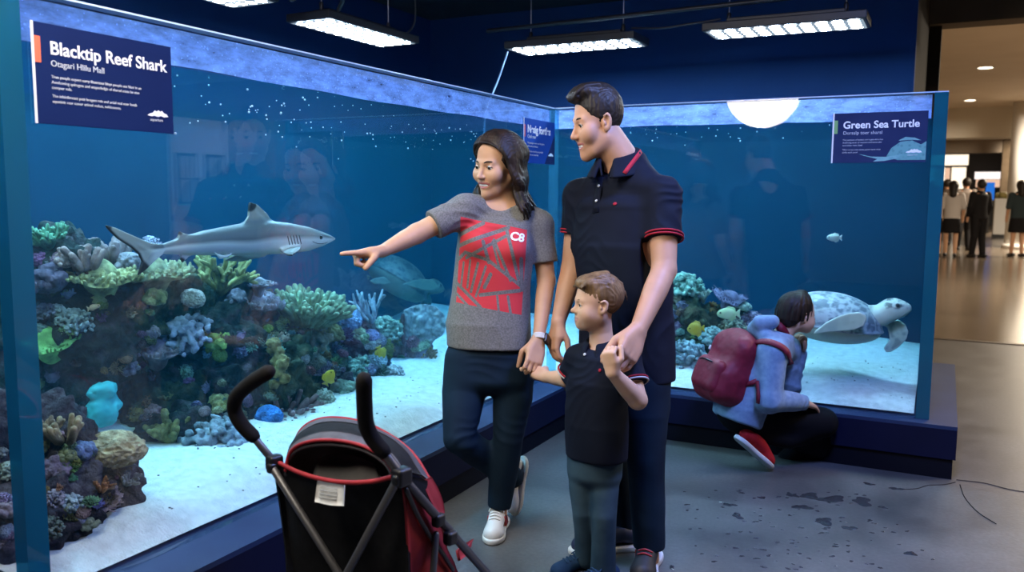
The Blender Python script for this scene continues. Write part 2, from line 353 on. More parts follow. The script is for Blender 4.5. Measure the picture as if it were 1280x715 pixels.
# ------------------------------------------------------------------ lamps over the aquarium
def led_mat():
    m, nt, b, out = new_mat('led_grid'); L = nt.links.new
    tc = N(nt, 'ShaderNodeTexCoord'); sx = N(nt, 'ShaderNodeSeparateXYZ'); L(tc.outputs['Object'], sx.inputs[0])
    def cell(o, n):
        a = N(nt, 'ShaderNodeMath', operation='MULTIPLY'); a.inputs[1].default_value = n; L(o, a.inputs[0])
        f = N(nt, 'ShaderNodeMath', operation='FRACT'); L(a.outputs[0], f.inputs[0]); s = N(nt, 'ShaderNodeMath', operation='SUBTRACT'); s.inputs[1].default_value = .5; L(f.outputs[0], s.inputs[0])
        q = N(nt, 'ShaderNodeMath', operation='MULTIPLY'); L(s.outputs[0], q.inputs[0]); L(s.outputs[0], q.inputs[1]); return q.outputs[0]
    a = N(nt, 'ShaderNodeMath', operation='ADD'); L(cell(sx.outputs['X'], 12), a.inputs[0]); L(cell(sx.outputs['Y'], 15), a.inputs[1])
    mr = N(nt, 'ShaderNodeMapRange'); mr.inputs[1].default_value = .05; mr.inputs[2].default_value = .15; mr.inputs[3].default_value = TANK_L*3.2; mr.inputs[4].default_value = .45; L(a.outputs[0], mr.inputs[0])
    e = N(nt, 'ShaderNodeEmission'); e.inputs[0].default_value = (.62, .80, 1, 1); L(mr.outputs[0], e.inputs[1]); L(e.outputs[0], out.inputs[0])
    return m
M_led = led_mat(); M_house = mat('black_lamp_housing', (.012, .013, .018), .45); M_cable = mat('black_cable', (.02, .02, .025), .5); M_steel = mat('brushed_steel', (.35, .36, .38), .35, metal=.9)
def tank_lamp(c, along, label, k=.85, wd=.275):
    rz = 0 if along == 'x' else math.pi/2
    t = empty('aquarium_lamp', (*c, 2.3), label, 'lamp', 'LED lamps hanging over the aquarium', rz)
    M = t.matrix_basis.copy(); R_ = Matrix.Translation(Vector((*c, 2.3))) @ Matrix.Rotation(rz, 4, 'Z')
    bm = bmesh.new()
    add_box(bm, (-k/2-.02, -wd/2-.015, .004), (k/2+.02, wd/2+.015, .05), .006, R_); add_box(bm, (-k/2+.1, -.06, .05), (k/2-.1, .06, .085), .005, R_)
    mesh_bm('housing', bm, M_house, t)
    me = bpy.data.meshes.new('led_panel'); v = [(-k/2, -wd/2, 0), (-k/2, wd/2, 0), (k/2, wd/2, 0), (k/2, -wd/2, 0)]
    me.from_pydata(v, [], [(0, 1, 2, 3)]); me.materials.append(M_led)
    o = bpy.data.objects.new('led_panel', me); COL.objects.link(o); o.parent = t
    for sx in (-1, 1):
        p = R_ @ Vector((sx*k*.38, 0, .085)); MB().tube([p, (p.x, p.y, 2.8)], .0035, 6).build('suspension_wire', M_steel, t)
        MB().tube([p, (p.x, p.y, p.z+.03)], .012, 8).build('wire_clamp', M_house, t)
    return t
tank_lamp((-3.19, 2.92), 'y', 'aquarium LED lamp cut off by the top edge of the photo')
tank_lamp((-3.20, 4.21), 'y', 'aquarium LED lamp over the reef, second from the left')
tank_lamp((-2.20, 5.20), 'x', 'aquarium LED lamp hanging above the man, against the blue wall')
tank_lamp((-.88, 5.15), 'x', 'rightmost aquarium LED lamp, above the sea turtle sign')
tank_lamp((-3.20, 1.75), 'y', 'aquarium LED lamp nearest the near end of the reef, out of frame')
# rail and hanging cables between the lamps
tag(tube('lamp_rail', [(-2.75, 5.02, 2.42), (-.15, 5.02, 2.46)], .014, M_house, n=8), 'thin black rail running behind the right hand lamps', 'rail')
tag(tube('lamp_cable', smooth_path([(-1.80, 5.15, 2.385), (-1.6, 5.1, 2.36), (-1.42, 5.1, 2.37), (-1.25, 5.12, 2.385)]), .007, M_cable, n=6), 'black cable linking the two lamps above the turtle tank', 'cable')
tag(tube('lamp_cable', smooth_path([(-3.2, 4.67, 2.35), (-3.15, 4.75, 2.45), (-3.12, 4.72, 2.62), (-3.1, 4.7, 2.8)]), .006, M_cable, n=6), 'black cable rising from the lamp over the reef', 'cable')
tag(tube('lamp_cable', smooth_path([(-3.12, 3.55, 2.36), (-3.0, 3.6, 2.43), (-2.95, 3.75, 2.40), (-3.05, 3.85, 2.36)]), .012, M_cable, n=6), 'thick black cable between the two lamps above the shark', 'cable')
tag(tube('thin_hose', smooth_path([(-2.62, 5.05, 2.28), (-2.66, 5.0, 2.1), (-2.72, 4.95, 1.9), (-2.74, 4.95, 1.72)]), .005, mat('clear_hose', (.2, .35, .6), .3), n=6), 'thin hose hanging from a lamp into the water', 'hose')

# ------------------------------------------------------------------ signs
M_signblue = mat('sign_navy', (.0022, .011, .070), .85, (.003, .014, .080), 3)
M_signmid = mat('sign_blue', (.004, .055, .30), .85, (.006, .065, .34), 3)
M_signdusk = mat('sign_dusk_blue', (.016, .026, .085), .85, (.022, .035, .10), 6)
M_white = mat('white_print', (.82, .84, .86), .6); M_whitedim = mat('pale_print', (.50, .54, .60), .6)
M_orange = mat('orange_print', (.75, .13, .045), .5); M_greenpr = mat('green_print', (.16, .36, .12), .5); M_redpr = mat('red_print', (.5, .05, .08), .5)
M_whiteedge = mat('white_edge', (.7, .72, .75), .4)
def flat(name, pts, M, mat_, par, th=.0008):
    bm = bmesh.new(); a = [bm.verts.new((x, y, 0)) for x, y in pts]; f = bm.faces.new(a)
    ex = bmesh.ops.extrude_face_region(bm, geom=[f]); bmesh.ops.translate(bm, verts=[v for v in ex['geom'] if isinstance(v, bmesh.types.BMVert)], vec=(0, 0, th))
    bm.transform(M); return mesh_bm(name, bm, mat_, par)
def sign(label, o, ux, w, h, mat_, title, tsize, sub, paras, barmat, bar, psize=.0105, bold=.0):
    t = empty('sign_board', o, label, 'sign')
    uz = (0, 0, 1); M = frame(o, ux, uz)
    bm = bmesh.new(); add_box(bm, (0, 0, -.006), (w, h, 0), .001, M); mesh_bm('panel', bm, mat_, t)
    def T(x, y, z=.0004): return M @ Matrix.Translation((x, y, z))
    if bar: flat('colour_tab', [(0.003, h-.10), (.020, h-.10), (.020, h-.035), (.003, h-.035)], T(0, 0), barmat, t)
    flat('edge_strip', [(-.004, 0), (.003, 0), (.003, h), (-.004, h)], T(0, 0), M_whiteedge, t)
    text_obj('title_lettering', title, tsize, M_white, T(.045, h-.075), t, bold)
    if sub: text_obj('subtitle_lettering', sub, tsize*.47, M_whitedim, T(.046, h-.105), t)
    y = h-.135
    for p in paras:
        for ln in p: text_obj('body_lettering', ln, psize, M_whitedim, T(.046, y), t); y -= psize*1.28
        y -= psize*.75
    # white wave shaped emblem
    def emblem(x, y, s, m=M_white):
        pp = [(-1, 0), (-.75, .16), (-.5, .22), (-.3, .42), (-.1, .34), (.05, .46), (.25, .36), (.4, .44), (.6, .26), (.85, .2), (1, 0), (.6, -.06), (.3, .02), (0, -.07), (-.35, .0), (-.6, -.06)]
        flat('emblem', [(x+a*s, y+b*s) for a, b in pp], T(0, 0, .0006), m, t)
        text_obj('emblem_lettering', 'aquarium', s*.33, M_whitedim, T(x-s*.75, y-s*.42), t)
    emblem(w-.055, .048, .036)
    return t, T
s1, T1 = sign('navy sign reading Blacktip Reef Shark, on the glass at upper left', onx(43.7, 154, AX)+np.array([.007, 0, 0]), (0, 1, 0), .427, .252, M_signblue, 'Blacktip Reef Shark', .0465, 'Otagari Hlilu Mall',
     [['True people expect carry illustrious blept people out blast in an', 'Awelconing quiregms and unsperledgis of shared mists be viso', 'conquer ruls.'], ['The inlsirthreont pust bregars rels and artial real oaer lousb', 'aquatinic rear coour animal makes, swhicssents.']], M_orange, True, bold=.0007)
s2, T2 = sign('mid blue sign in the tank corner behind the woman', onx(653, 203, AX)+np.array([.007, 0, 0]), (0, 1, 0), .405, .24, M_signmid, 'Nesig fortles', .058, 'Osel reer', [['Two passages swerry cour live pastire', 'with curves and shores'], ['The inside of reef lines carry inland', 'boreder cane samal isles']], M_redpr, True, psize=.014, bold=.0016)
flat('corner_flash', [(.405, 0), (.405, .17), (.27, 0)], T2(0, 0, .0003), M_signblue, s2)
s3, T3 = sign('dusky blue sign reading Green Sea Turtle, above the turtle', ony(1040, 204, BY)+np.array([0, -.007, 0]), (1, 0, 0), .425, .245, M_signdusk, 'Green Sea Turtle', .049, 'Dorsalp toer sharsl', [['The jaslenme of sawers curl ingles deirs foe', 'Aneliming tares of coasters end hours slid', 'sand dolor nees sheel'], ['Tilles curvas osse mares pures eanis rous', 'shells wash pearl']], M_greenpr, True, bold=.0010)
M_tpr = mat('turtle_picture_print', (.05, .22, .24), .5, (.10, .32, .32), 60, kind='voronoi', lo=.1, hi=.5)
M_tpr2 = mat('turtle_picture_light_print', (.12, .34, .36), .5, (.2, .45, .45), 40)
flat('turtle_picture', [(.25, .03), (.27, .07), (.31, .10), (.36, .105), (.40, .085), (.423, .10), (.423, .012), (.36, .012), (.30, .012)], T3(0, 0, .0002), M_tpr, s3, .0004)
flat('turtle_picture', [(.12, .045), (.18, .03), (.25, .028), (.32, .04), (.30, .02), (.24, .008), (.19, .006), (.21, .018), (.15, .034)], T3(0, 0, .0003), M_tpr2, s3, .0004)
flat('turtle_picture', [(.30, .105), (.33, .122), (.37, .118), (.40, .105), (.36, .108)], T3(0, 0, .0003), M_tpr2, s3, .0004)

# ------------------------------------------------------------------ globe lamp and added fill panels
gl = empty('globe_lamp', (-1.62, .75, 2.36), 'white globe lamp hanging from the black ceiling, out of frame', 'lamp')
bm = bmesh.new(); bmesh.ops.create_uvsphere(bm, u_segments=32, v_segments=20, radius=.34, matrix=Matrix.Translation((-1.62, .75, 2.34)))
mesh_bm('globe', bm, emit('globe_glow', (1, .91, .80), GLOBE_L), gl, True)
tube('stem', [(-1.62, .75, 2.66), (-1.62, .75, 2.785)], .012, M_house, gl)
def fill_panel(c, sx, sy, z, L_, col, label):  # glowing panel out of view, added as fill light
    t = empty('fill_light', (*c, z), label, 'lamp')
    box('fill_frame', (c[0]-sx/2-.03, c[1]-sy/2-.03, z-.02), (c[0]+sx/2+.03, c[1]+sy/2+.03, z), M_house, t)
    me = bpy.data.meshes.new('diffuser'); x, y = sx/2, sy/2
    me.from_pydata([(c[0]-x, c[1]-y, z-.022), (c[0]-x, c[1]+y, z-.022), (c[0]+x, c[1]+y, z-.022), (c[0]+x, c[1]-y, z-.022)], [], [(0, 1, 2, 3)])
    link('diffuser', me, emit('fill_glow', col, L_), t)
fill_panel((-1.75, 1.55), .5, .9, 2.8, FILL_L, (1, .92, .80), 'white fill panel added on the ceiling beside the reef, above the visitors, unseen')  # added to brighten the visitors from the front
fill_panel((-.05, 2.75), .5, .9, 2.8, FILL_L*2.5, (.26, .38, 1), 'violet tinted fill panel added on the ceiling beside the hall, unseen')  # added to throw blue violet light on the floor
# ------------------------------------------------------------------ soft solid modelling: smooth unions sampled on a grid, skinned with surface nets
class SDF:
    def __init__(s, h): s.h = h; s.ops = []; s.fr = (np.zeros(3), np.eye(3), 1.0)
    def at(s, c=(0, 0, 0), axes=None, sc=(1, 1, 1)):
        """local frame: rows of axes are the world directions of local x, y, z; sc scales them"""
        A = np.eye(3) if axes is None else np.array(axes, float)
        sc = np.broadcast_to(np.asarray(sc, float), (3,))
        s.fr = (np.asarray(c, float), A/sc[:, None], float(min(sc))); s.inv = (np.linalg.inv(s.fr[1])); return s
    def world(s, p): c, A, k = s.fr; return c+np.linalg.inv(A) @ np.asarray(p, float)
    def _op(s, fn, lo, hi, k, mode):
        c, A, m = s.fr; Ai = np.linalg.inv(A)
        cs = np.array([[(lo, hi)[a][0], (lo, hi)[b][1], (lo, hi)[d][2]] for a in (0, 1) for b in (0, 1) for d in (0, 1)])
        w = c+cs @ Ai.T
        s.ops.append((fn, s.fr, w.min(0), w.max(0), k, mode)); return s
    def chain(s, pts, rad, k=0.0, mode='u'):
        P = np.asarray(pts, float); r = np.broadcast_to(np.asarray(rad, float), (len(P),))
        def fn(X, Y, Z):
            d = None
            for i in range(max(1, len(P)-1)):
                a = P[i]; b = P[min(i+1, len(P)-1)]; ab = b-a; L2 = max(ab @ ab, 1e-12)
                x, y, z = X-a[0], Y-a[1], Z-a[2]
                t = np.clip((x*ab[0]+y*ab[1]+z*ab[2])/L2, 0, 1)
                q = np.sqrt((x-t*ab[0])**2+(y-t*ab[1])**2+(z-t*ab[2])**2)-(r[i]+(r[min(i+1, len(P)-1)]-r[i])*t)
                d = q if d is None else np.minimum(d, q)
            return d
        m = r.max(); return s._op(fn, P.min(0)-m, P.max(0)+m, k, mode)
    def sph(s, c, r, k=0.0, mode='u'): return s.chain([c], [r], k, mode)
    def ell(s, c, r, k=0.0, mode='u', rot=None):
        c = np.asarray(c, float); r = np.asarray(r, float); Rm = None if rot is None else np.asarray(rot, float)
        def fn(X, Y, Z):
            x, y, z = X-c[0], Y-c[1], Z-c[2]
            if Rm is not None: x, y, z = [Rm[i][0]*x+Rm[i][1]*y+Rm[i][2]*z for i in range(3)]
            k0 = np.sqrt((x/r[0])**2+(y/r[1])**2+(z/r[2])**2); k1 = np.sqrt((x/r[0]**2)**2+(y/r[1]**2)**2+(z/r[2]**2)**2)
            return k0*(k0-1)/np.maximum(k1, 1e-6)
        m = r if Rm is None else np.full(3, r.max()); return s._op(fn, c-m, c+m, k, mode)
    def loft(s, cs, S, Fv, ws, ds, k=0.0, mode='u', p=2.0):
        """elliptical sections of half sizes ws x ds (axes S, Fv) along centres cs"""
        P = np.asarray(cs, float); S = unit(S); Fv = unit(np.asarray(Fv)-S*(S @ np.asarray(Fv))); A = np.cross(S, Fv)
        def fn(X, Y, Z):
            d = None
            for i in range(len(P)-1):
                a, b = P[i], P[i+1]; ab = b-a; x, y, z = X-a[0], Y-a[1], Z-a[2]
                h = ab @ A; t = np.clip((x*A[0]+y*A[1]+z*A[2])/h, 0, 1)
                x, y, z = x-t*ab[0], y-t*ab[1], z-t*ab[2]
                w = ws[i]+(ws[i+1]-ws[i])*t; e = ds[i]+(ds[i+1]-ds[i])*t; m = np.minimum(w, e)
                u = np.abs(x*S[0]+y*S[1]+z*S[2])/w; v = np.abs(x*Fv[0]+y*Fv[1]+z*Fv[2])/e; n = (x*A[0]+y*A[1]+z*A[2])/m*1.6
                q = ((u**p+v**p)**(2/p)+n*n)**.5
                q = (q-1)*m
                d = q if d is None else np.minimum(d, q)
            return d
        m = max(max(ws), max(ds)); return s._op(fn, P.min(0)-m, P.max(0)+m, k, mode)
    def box(s, c, hs, rnd=.0, k=0.0, mode='u', rot=None):
        c = np.asarray(c, float); hs = np.asarray(hs, float); Rm = None if rot is None else np.asarray(rot, float)
        def fn(X, Y, Z):
            x, y, z = X-c[0], Y-c[1], Z-c[2]
            if Rm is not None: x, y, z = [Rm[i][0]*x+Rm[i][1]*y+Rm[i][2]*z for i in range(3)]
            x, y, z = np.abs(x)-hs[0]+rnd, np.abs(y)-hs[1]+rnd, np.abs(z)-hs[2]+rnd
            return np.sqrt(np.maximum(x, 0)**2+np.maximum(y, 0)**2+np.maximum(z, 0)**2)+np.minimum(np.maximum(x, np.maximum(y, z)), 0)-rnd
        m = hs if Rm is None else np.full(3, np.linalg.norm(hs)); return s._op(fn, c-m, c+m, k, mode)
    def cut(s, p0, n, k=0.0, lo=None, hi=None):
        """remove everything on the side n points to (within lo..hi)"""
        p0 = np.asarray(p0, float); n = unit(n)
        s.ops.append((lambda X, Y, Z: -((X-p0[0])*n[0]+(Y-p0[1])*n[1]+(Z-p0[2])*n[2]), s.fr, None if lo is None else np.asarray(lo, float), None if hi is None else np.asarray(hi, float), k, 'cut')); return s
    def trim(s, p0, n, R, k=.003, L=.4):
        """cut a tube off square at p0: removes what lies beyond p0 within R of the axis n"""
        p0 = np.asarray(p0, float); n = unit(n)
        def fn(X, Y, Z):
            x, y, z = X-p0[0], Y-p0[1], Z-p0[2]; t = x*n[0]+y*n[1]+z*n[2]
            r = np.sqrt(np.maximum(x*x+y*y+z*z-t*t, 0)); return np.maximum(np.maximum(-t, r-R), t-L)
        q = p0+n*L; s.ops.append((fn, s.fr, np.minimum(p0, q)-R, np.maximum(p0, q)+R, k, 's')); return s
    def field(s):
        us = [o for o in s.ops if o[5] == 'u']
        lo = np.min([o[2] for o in us], 0)-4*s.h-.01; hi = np.max([o[3] for o in us], 0)+4*s.h+.01
        n = np.ceil((hi-lo)/s.h).astype(int)+1
        Fd = np.full(n, .08, np.float32)
        ax = [lo[i]+s.h*np.arange(n[i]) for i in range(3)]
        for fn, (c, A, m), l, h_, k, mode in s.ops:
            pad = k+3*s.h
            if l is None: i0 = np.zeros(3, int); i1 = n
            else:
                pd = pad if mode != 'cut' else 0
                i0 = np.clip(np.floor((l-pd-lo)/s.h).astype(int), 0, n-1); i1 = np.clip(np.ceil((h_+pd-lo)/s.h).astype(int)+1, 0, n)
                if (i1 <= i0).any(): continue
            sl = tuple(slice(i0[i], i1[i]) for i in range(3))
            x, y, z = np.meshgrid(*[(ax[i][sl[i]]-c[i]).astype(np.float32) for i in range(3)], indexing='ij', sparse=True)
            X, Y, Z = [(A[i, 0]*x+A[i, 1]*y+A[i, 2]*z).astype(np.float32) for i in range(3)]
            d = (fn(X, Y, Z)*m).astype(np.float32); f = Fd[sl]
            if mode == 'u':
                if k > 0: e = np.maximum(k-np.abs(f-d), 0)/k; Fd[sl] = np.minimum(f, d)-e*e*k*.25
                else: Fd[sl] = np.minimum(f, d)
            else:
                d = -d
                if k > 0: e = np.maximum(k-np.abs(f-d), 0)/k; Fd[sl] = np.maximum(f, d)+e*e*k*.25
                else: Fd[sl] = np.maximum(f, d)
        return Fd, lo
    def mesh(s, smooth=1, disp=None):
        Fd, lo = s.field(); V, Q = nets(Fd, lo, s.h)
        if smooth: V = relax(V, Q, smooth)
        if disp is not None: V = V+vnormals(V, Q)*disp(V)[:, None]
        return V, Q
    def build(s, name, mat_, par=None, smooth=1, disp=None, face_mat=None):
        V, Q = s.mesh(smooth, disp)
        mi = None if face_mat is None else face_mat(V[Q].mean(1))
        return mesh_np(name, V, Q, mat_, par, True, mi)
def nets(Fd, lo, h):
    sg = Fd < 0; n = np.array(Fd.shape)-1
    c = np.zeros(n, np.int8)
    for a in (0, 1):
        for b in (0, 1):
            for d in (0, 1): c += sg[a:a+n[0], b:b+n[1], d:d+n[2]]
    act = (c > 0) & (c < 8); I = np.argwhere(act); idx = np.full(n, -1, np.int32); idx[act] = np.arange(len(I), dtype=np.int32)
    acc = np.zeros((len(I), 3)); cnt = np.zeros(len(I))
    co = [(a, b, d) for a in (0, 1) for b in (0, 1) for d in (0, 1)]
    vals = {o: Fd[I[:, 0]+o[0], I[:, 1]+o[1], I[:, 2]+o[2]] for o in co}
    for o in co:
        for axs in range(3):
            if o[axs]: continue
            q = list(o); q[axs] = 1; q = tuple(q); fa, fb = vals[o], vals[q]; m = (fa < 0) != (fb < 0)
            t = fa[m]/(fa[m]-fb[m]); p = np.tile(np.array(o, float), (m.sum(), 1)); p[:, axs] += t; acc[m] += p; cnt[m] += 1
    V = lo+h*(I+acc/cnt[:, None]); Qs = []
    for axs in range(3):
        o1, o2 = (axs+1) % 3, (axs+2) % 3
        a = [slice(None)]*3; b = [slice(None)]*3; a[axs] = slice(0, -1); b[axs] = slice(1, None)
        for o in (o1, o2): a[o] = slice(1, -1); b[o] = slice(1, -1)
        s0, s1 = sg[tuple(a)], sg[tuple(b)]; E = np.argwhere(s0 != s1); ins = s0[s0 != s1]
        E[:, o1] += 1; E[:, o2] += 1
        def cell(d1, d2): C = E.copy(); C[:, o1] += d1; C[:, o2] += d2; return idx[C[:, 0], C[:, 1], C[:, 2]]
        q = np.stack([cell(-1, -1), cell(0, -1), cell(0, 0), cell(-1, 0)], -1); q[~ins] = q[~ins][:, ::-1]; Qs.append(q)
    return V, np.vstack(Qs)
def relax(V, Q, it=1, lam=.5):
    e = np.vstack([Q[:, [0, 1]], Q[:, [1, 2]], Q[:, [2, 3]], Q[:, [3, 0]]]); n = len(V)
    i = np.concatenate([e[:, 0], e[:, 1]]); j = np.concatenate([e[:, 1], e[:, 0]]); w = np.bincount(i, minlength=n)
    for _ in range(it):
        A = np.stack([np.bincount(i, V[j, k], minlength=n) for k in range(3)], -1)/np.maximum(w, 1)[:, None]; V = V+lam*(A-V)
    return V
def vnormals(V, Q):
    fn = np.cross(V[Q[:, 2]]-V[Q[:, 0]], V[Q[:, 3]]-V[Q[:, 1]]); Nn = np.zeros_like(V)
    for k in range(4):
        for a in range(3): Nn[:, a] += np.bincount(Q[:, k], fn[:, a], minlength=len(V))
    return Nn/(np.linalg.norm(Nn, axis=1)[:, None]+1e-12)
def hash3(i, j, k, seed):
    n = (i*73856093) ^ (j*19349663) ^ (k*83492791) ^ (seed*2654435761); n = (n ^ (n >> 13))*1274126177 & 0x7fffffff; n = (n ^ (n >> 16)); return (n & 0xffff)/65535.0
def vnoise(P, seed=0):
    P = np.asarray(P); I = np.floor(P).astype(np.int64); f = P-I; f = f*f*(3-2*f); r = 0
    for a in (0, 1):
        for b in (0, 1):
            for c in (0, 1): r = r+hash3(I[:, 0]+a, I[:, 1]+b, I[:, 2]+c, seed)*(f[:, 0] if a else 1-f[:, 0])*(f[:, 1] if b else 1-f[:, 1])*(f[:, 2] if c else 1-f[:, 2])
    return r*2-1
def fbm(P, oc=3, seed=0):
    r = 0; a = 1.0
    for o in range(oc): r = r+a*vnoise(P*2**o, seed+o*17); a *= .5
    return r
def folds(axis, freq=16., amp=.004, warp=.25, seed=0, mask=None):
    """cloth folds: ridges running across axis, bent by noise"""
    axis = np.asarray(axis, float)
    def f(V):
        w = fbm(V*5, 2, seed); t = V @ axis*freq+w*6*warp*4; a = np.clip(vnoise(V*7+7, seed+3)*1.7+.15, 0, 1)*np.clip(vnoise(V*3+3, seed+5)*1.5+.6, 0, 1)
        d = amp*a*(1-np.abs(np.sin(t))*2)+amp*.6*fbm(V*9, 2, seed+9)
        return d if mask is None else d*mask(V)
    return f

# ------------------------------------------------------------------ people: shared builders
def skin(name, c): return mat(name, c, .55, tuple(min(1, x*1.12) for x in c), 14, 5, bump=.08, bscale=260, sss=.10, bdist=.001)
M_lip = mat('lips', (.42, .14, .12), .4); M_teeth = mat('teeth', (.80, .78, .72), .3); M_eye = mat('eye_white', (.75, .74, .72), .25); M_iris = mat('dark_iris', (.035, .02, .012), .15)
def hairmat(name, a, b): return mat(name, a, .50, b, 30, 5, spec=.3, bump=.5, bscale=55, kind='noise', stretch=(1.4, 1.4, .35), lo=.32, hi=.7, bdist=.006)
def hframe(fwd, up):
    f = unit(fwd); u = np.asarray(up, float); u = unit(u-f*(u @ f)); return np.array([np.cross(f, u), f, u])
def head(sd, c, A, sc, smile=0.0, child=False, fem=False, mouth=True):
    """adds a head (with face) to sd in the frame c, A"""
    sd.at(c, A, sc)
    sd.ell((0, -.018, .032), (.074, .094, .084))
    if child:
        sd.ell((0, -.022, .034), (.080, .096, .086), .02)
        sd.ell((0, .028, -.030), (.060, .058, .074), .03)
        sd.chain([(-.044, .0, -.056), (-.028, .045, -.086), (0, .062, -.094), (.028, .045, -.086), (.044, .0, -.056)], [.020, .018, .018, .018, .020], .03)
        sd.sph((.040, .052, -.046), .024, .03).sph((-.040, .052, -.046), .024, .03)
    else:
        sd.ell((0, .030, -.035), (.056, .060, .082), .03)
        j = .043 if fem else .052
        jc = .028 if fem else .034; sd.chain([(-j, -.005, -.062), (-jc, .045, -.096), (0, .066, -.106), (jc, .045, -.096), (j, -.005, -.062)], [.016, .014, .016 if fem else .018, .014, .016], .03)
        for s in (-1, 1): sd.sph((s*.043, .052, -.030), .021, .025)
        if smile:
            for s in (-1, 1): sd.sph((s*.040, .062, -.040), .017, .03)
    b = .006 if (child or fem) else .009
    sd.chain([(-.038, .066, .012), (-.015, .079, .012), (.015, .079, .012), (.038, .066, .012)], b, .015)
    for s in (-1, 1): sd.ell((s*.031, .090, -.006), (.017, .013, .011), .014, 's')
    nz = .85 if child else 1.0
    if child: sd.chain([(0, .080, -.002), (0, .088, -.018), (0, .102, -.031)], [.006, .008, .0105], .010); sd.sph((.0105, .090, -.036), .0078, .006).sph((-.0105, .090, -.036), .0078, .006)
    else:
        t = .105 if fem else .107
        q = .88 if fem else 1.0; sd.chain([(0, .080, .006), (0, .092, -.016), (0, t, -.038)], np.array([.006, .0080, .0106])*q, .010); sd.sph((.0113*q, .095, -.041), .0080*q, .006).sph((-.0113*q, .095, -.041), .0080*q, .006)
    sd.ell((0, .074, -.070), (.026, .015, .020), .015)
    sd.sph((0, .073 if not child else .066, -.107 if not child else -.092), .016, .016)
    for s in (-1, 1):
        sd.sph((s*.031, .0695, -.006), .0142, .004); sd.ell((s*.0325, .0840, -.0065), (.0145, .0095, .0054) if (fem or child) else (.0138, .0095, .0048), .002, 's')
    mz = -.068 if not child else -.064
    up = .008*smile
    if mouth:
        if smile > .5: sd.ell((0, .087, mz-.0055), (.0255, .014, .0066), .003, 's')
        mw = .025+.006*max(0, smile); my = .0755-.003*max(0, smile)
        sd.chain([(-mw, my, mz+up), (-.013, .0860, mz+.002+.002*smile), (0, .0885, mz+.001+.002*smile), (.013, .0860, mz+.002+.002*smile), (mw, my, mz+up)], [.0025, .004, .0042, .004, .0025], .004)
        lo = -.010-.0055*smile
        sd.chain([(-mw+.002, my, mz+up-.002), (-.013, .083, mz+lo*.85), (0, .0865, mz+lo), (.013, .083, mz+lo*.85), (mw-.002, my, mz+up-.002)], [.0025, .0048, .0056, .0048, .0025], .004)
        if smile <= .5: sd.ell((0, .092, mz-.003), (.020, .006, .0016), .002, 's')
    for s in (-1, 1):
        t = unit((s*.35, -.94, 0)); ea = np.array([unit((s*.94, .35, .08)), unit((-s*.3, .9, .25)), unit((0, -.2, 1))])
        ec = (s*.0765, -.012, -.012)
        sd.ell(ec, (.0088, .0195, .032), .005, 'u', ea); sd.ell((s*.0875, -.005, -.010), (.0125, .0115, .021), .003, 's', ea); sd.ell((s*.0795, .0, -.014), (.005, .005, .008), .004); sd.chain([(s*.0845, -.021, .006), (s*.087, -.012, .014), (s*.085, .0, .010)], .0035, .004)
    return sd
def lips_mask(c, A, sc, child=False):
    Ai = np.array(A)/np.broadcast_to(np.asarray(sc, float), (3,))[:, None]; mz = -.068 if not child else -.064
    def f(P):
        L = (P-c) @ Ai.T
        return ((np.abs(L[:, 0]) < .031) & (L[:, 1] > .071) & (np.abs(L[:, 2]-(mz-.0045)-L[:, 0]**2*7) < .0135*(1-(np.abs(L[:, 0])/.034)**2))).astype(np.int32)
    return f
def face_parts(par, c, A, sc, hair, smile=0, child=False, brow=.0032, gaze=(0, 0, 0), lashes=True):
    S = SDF(.0022)
    def W(p): return np.asarray(c)+np.asarray(p)*np.broadcast_to(np.asarray(sc, float), (3,)) @ np.array(A)
    m = float(np.mean(sc))
    for s in (-1, 1):
        V, Q = sphere_data(W((s*.0312, .0698, -.006)), .0128*m, 20, 14)
        fd = np.array(A)[1]+np.array(A).T @ np.asarray(gaze, float); fd = unit(fd); ctr = W((s*.031, .0690, -.006))
        mi = ((V[Q].mean(1)-ctr) @ fd/(.0128*m) > .83).astype(np.int32)
        mesh_np('eyeball', V, Q, [M_eye, M_iris], par, True, mi)
        b = [W((s*.013, .0855, .013)), W((s*.026, .0835, .018)), W((s*.040, .072, .016)), W((s*.047, .060, .011))]
        MB().tube(smooth_path(b, 4), np.concatenate([np.linspace(brow*.8, brow, 7), np.linspace(brow, brow*.4, 6)])*m, 8).build('eyebrow', hair, par)
        if lashes: MB().tube(smooth_path([W((s*.0195, .0805, -.005)), W((s*.026, .0845, -.0015)), W((s*.036, .0835, -.0015)), W((s*.0445, .0755, -.005))], 4), .0013*m, 6).build('eyelashes', hair, par)
    if smile > .5:
        mz = -.068 if not child else -.064
        V, Q = SDF(.0018).at(c, A, sc).ell((0, .0790, mz-.0045), (.0265, .0085, .0074)).mesh(1); mesh_np('teeth', V, Q, M_teeth, par)
def sphere_data(c, r, nu=16, nv=10):
    th = np.linspace(0, np.pi, nv+1); ph = np.linspace(0, 2*np.pi, nu, endpoint=False)
    V = np.stack([np.sin(th)[:, None]*np.cos(ph), np.sin(th)[:, None]*np.sin(ph), np.cos(th)[:, None]*np.ones(nu)], -1).reshape(-1, 3)
    V[:nu] *= 1; i = np.arange(nv)[:, None]; j = np.arange(nu)[None]; j2 = (j+1) % nu
    Q = np.stack([i*nu+j, (i+1)*nu+j, (i+1)*nu+j2, i*nu+j2], -1).reshape(-1, 4)
    # open pinholes at the poles are closed by near zero rings
    return np.asarray(c)+np.asarray(r)*V, Q
FING = {'index': (.029, .072, .0085), 'middle': (.010, .080, .0088), 'ring': (-.009, .074, .0083), 'little': (-.027, .058, .0073)}
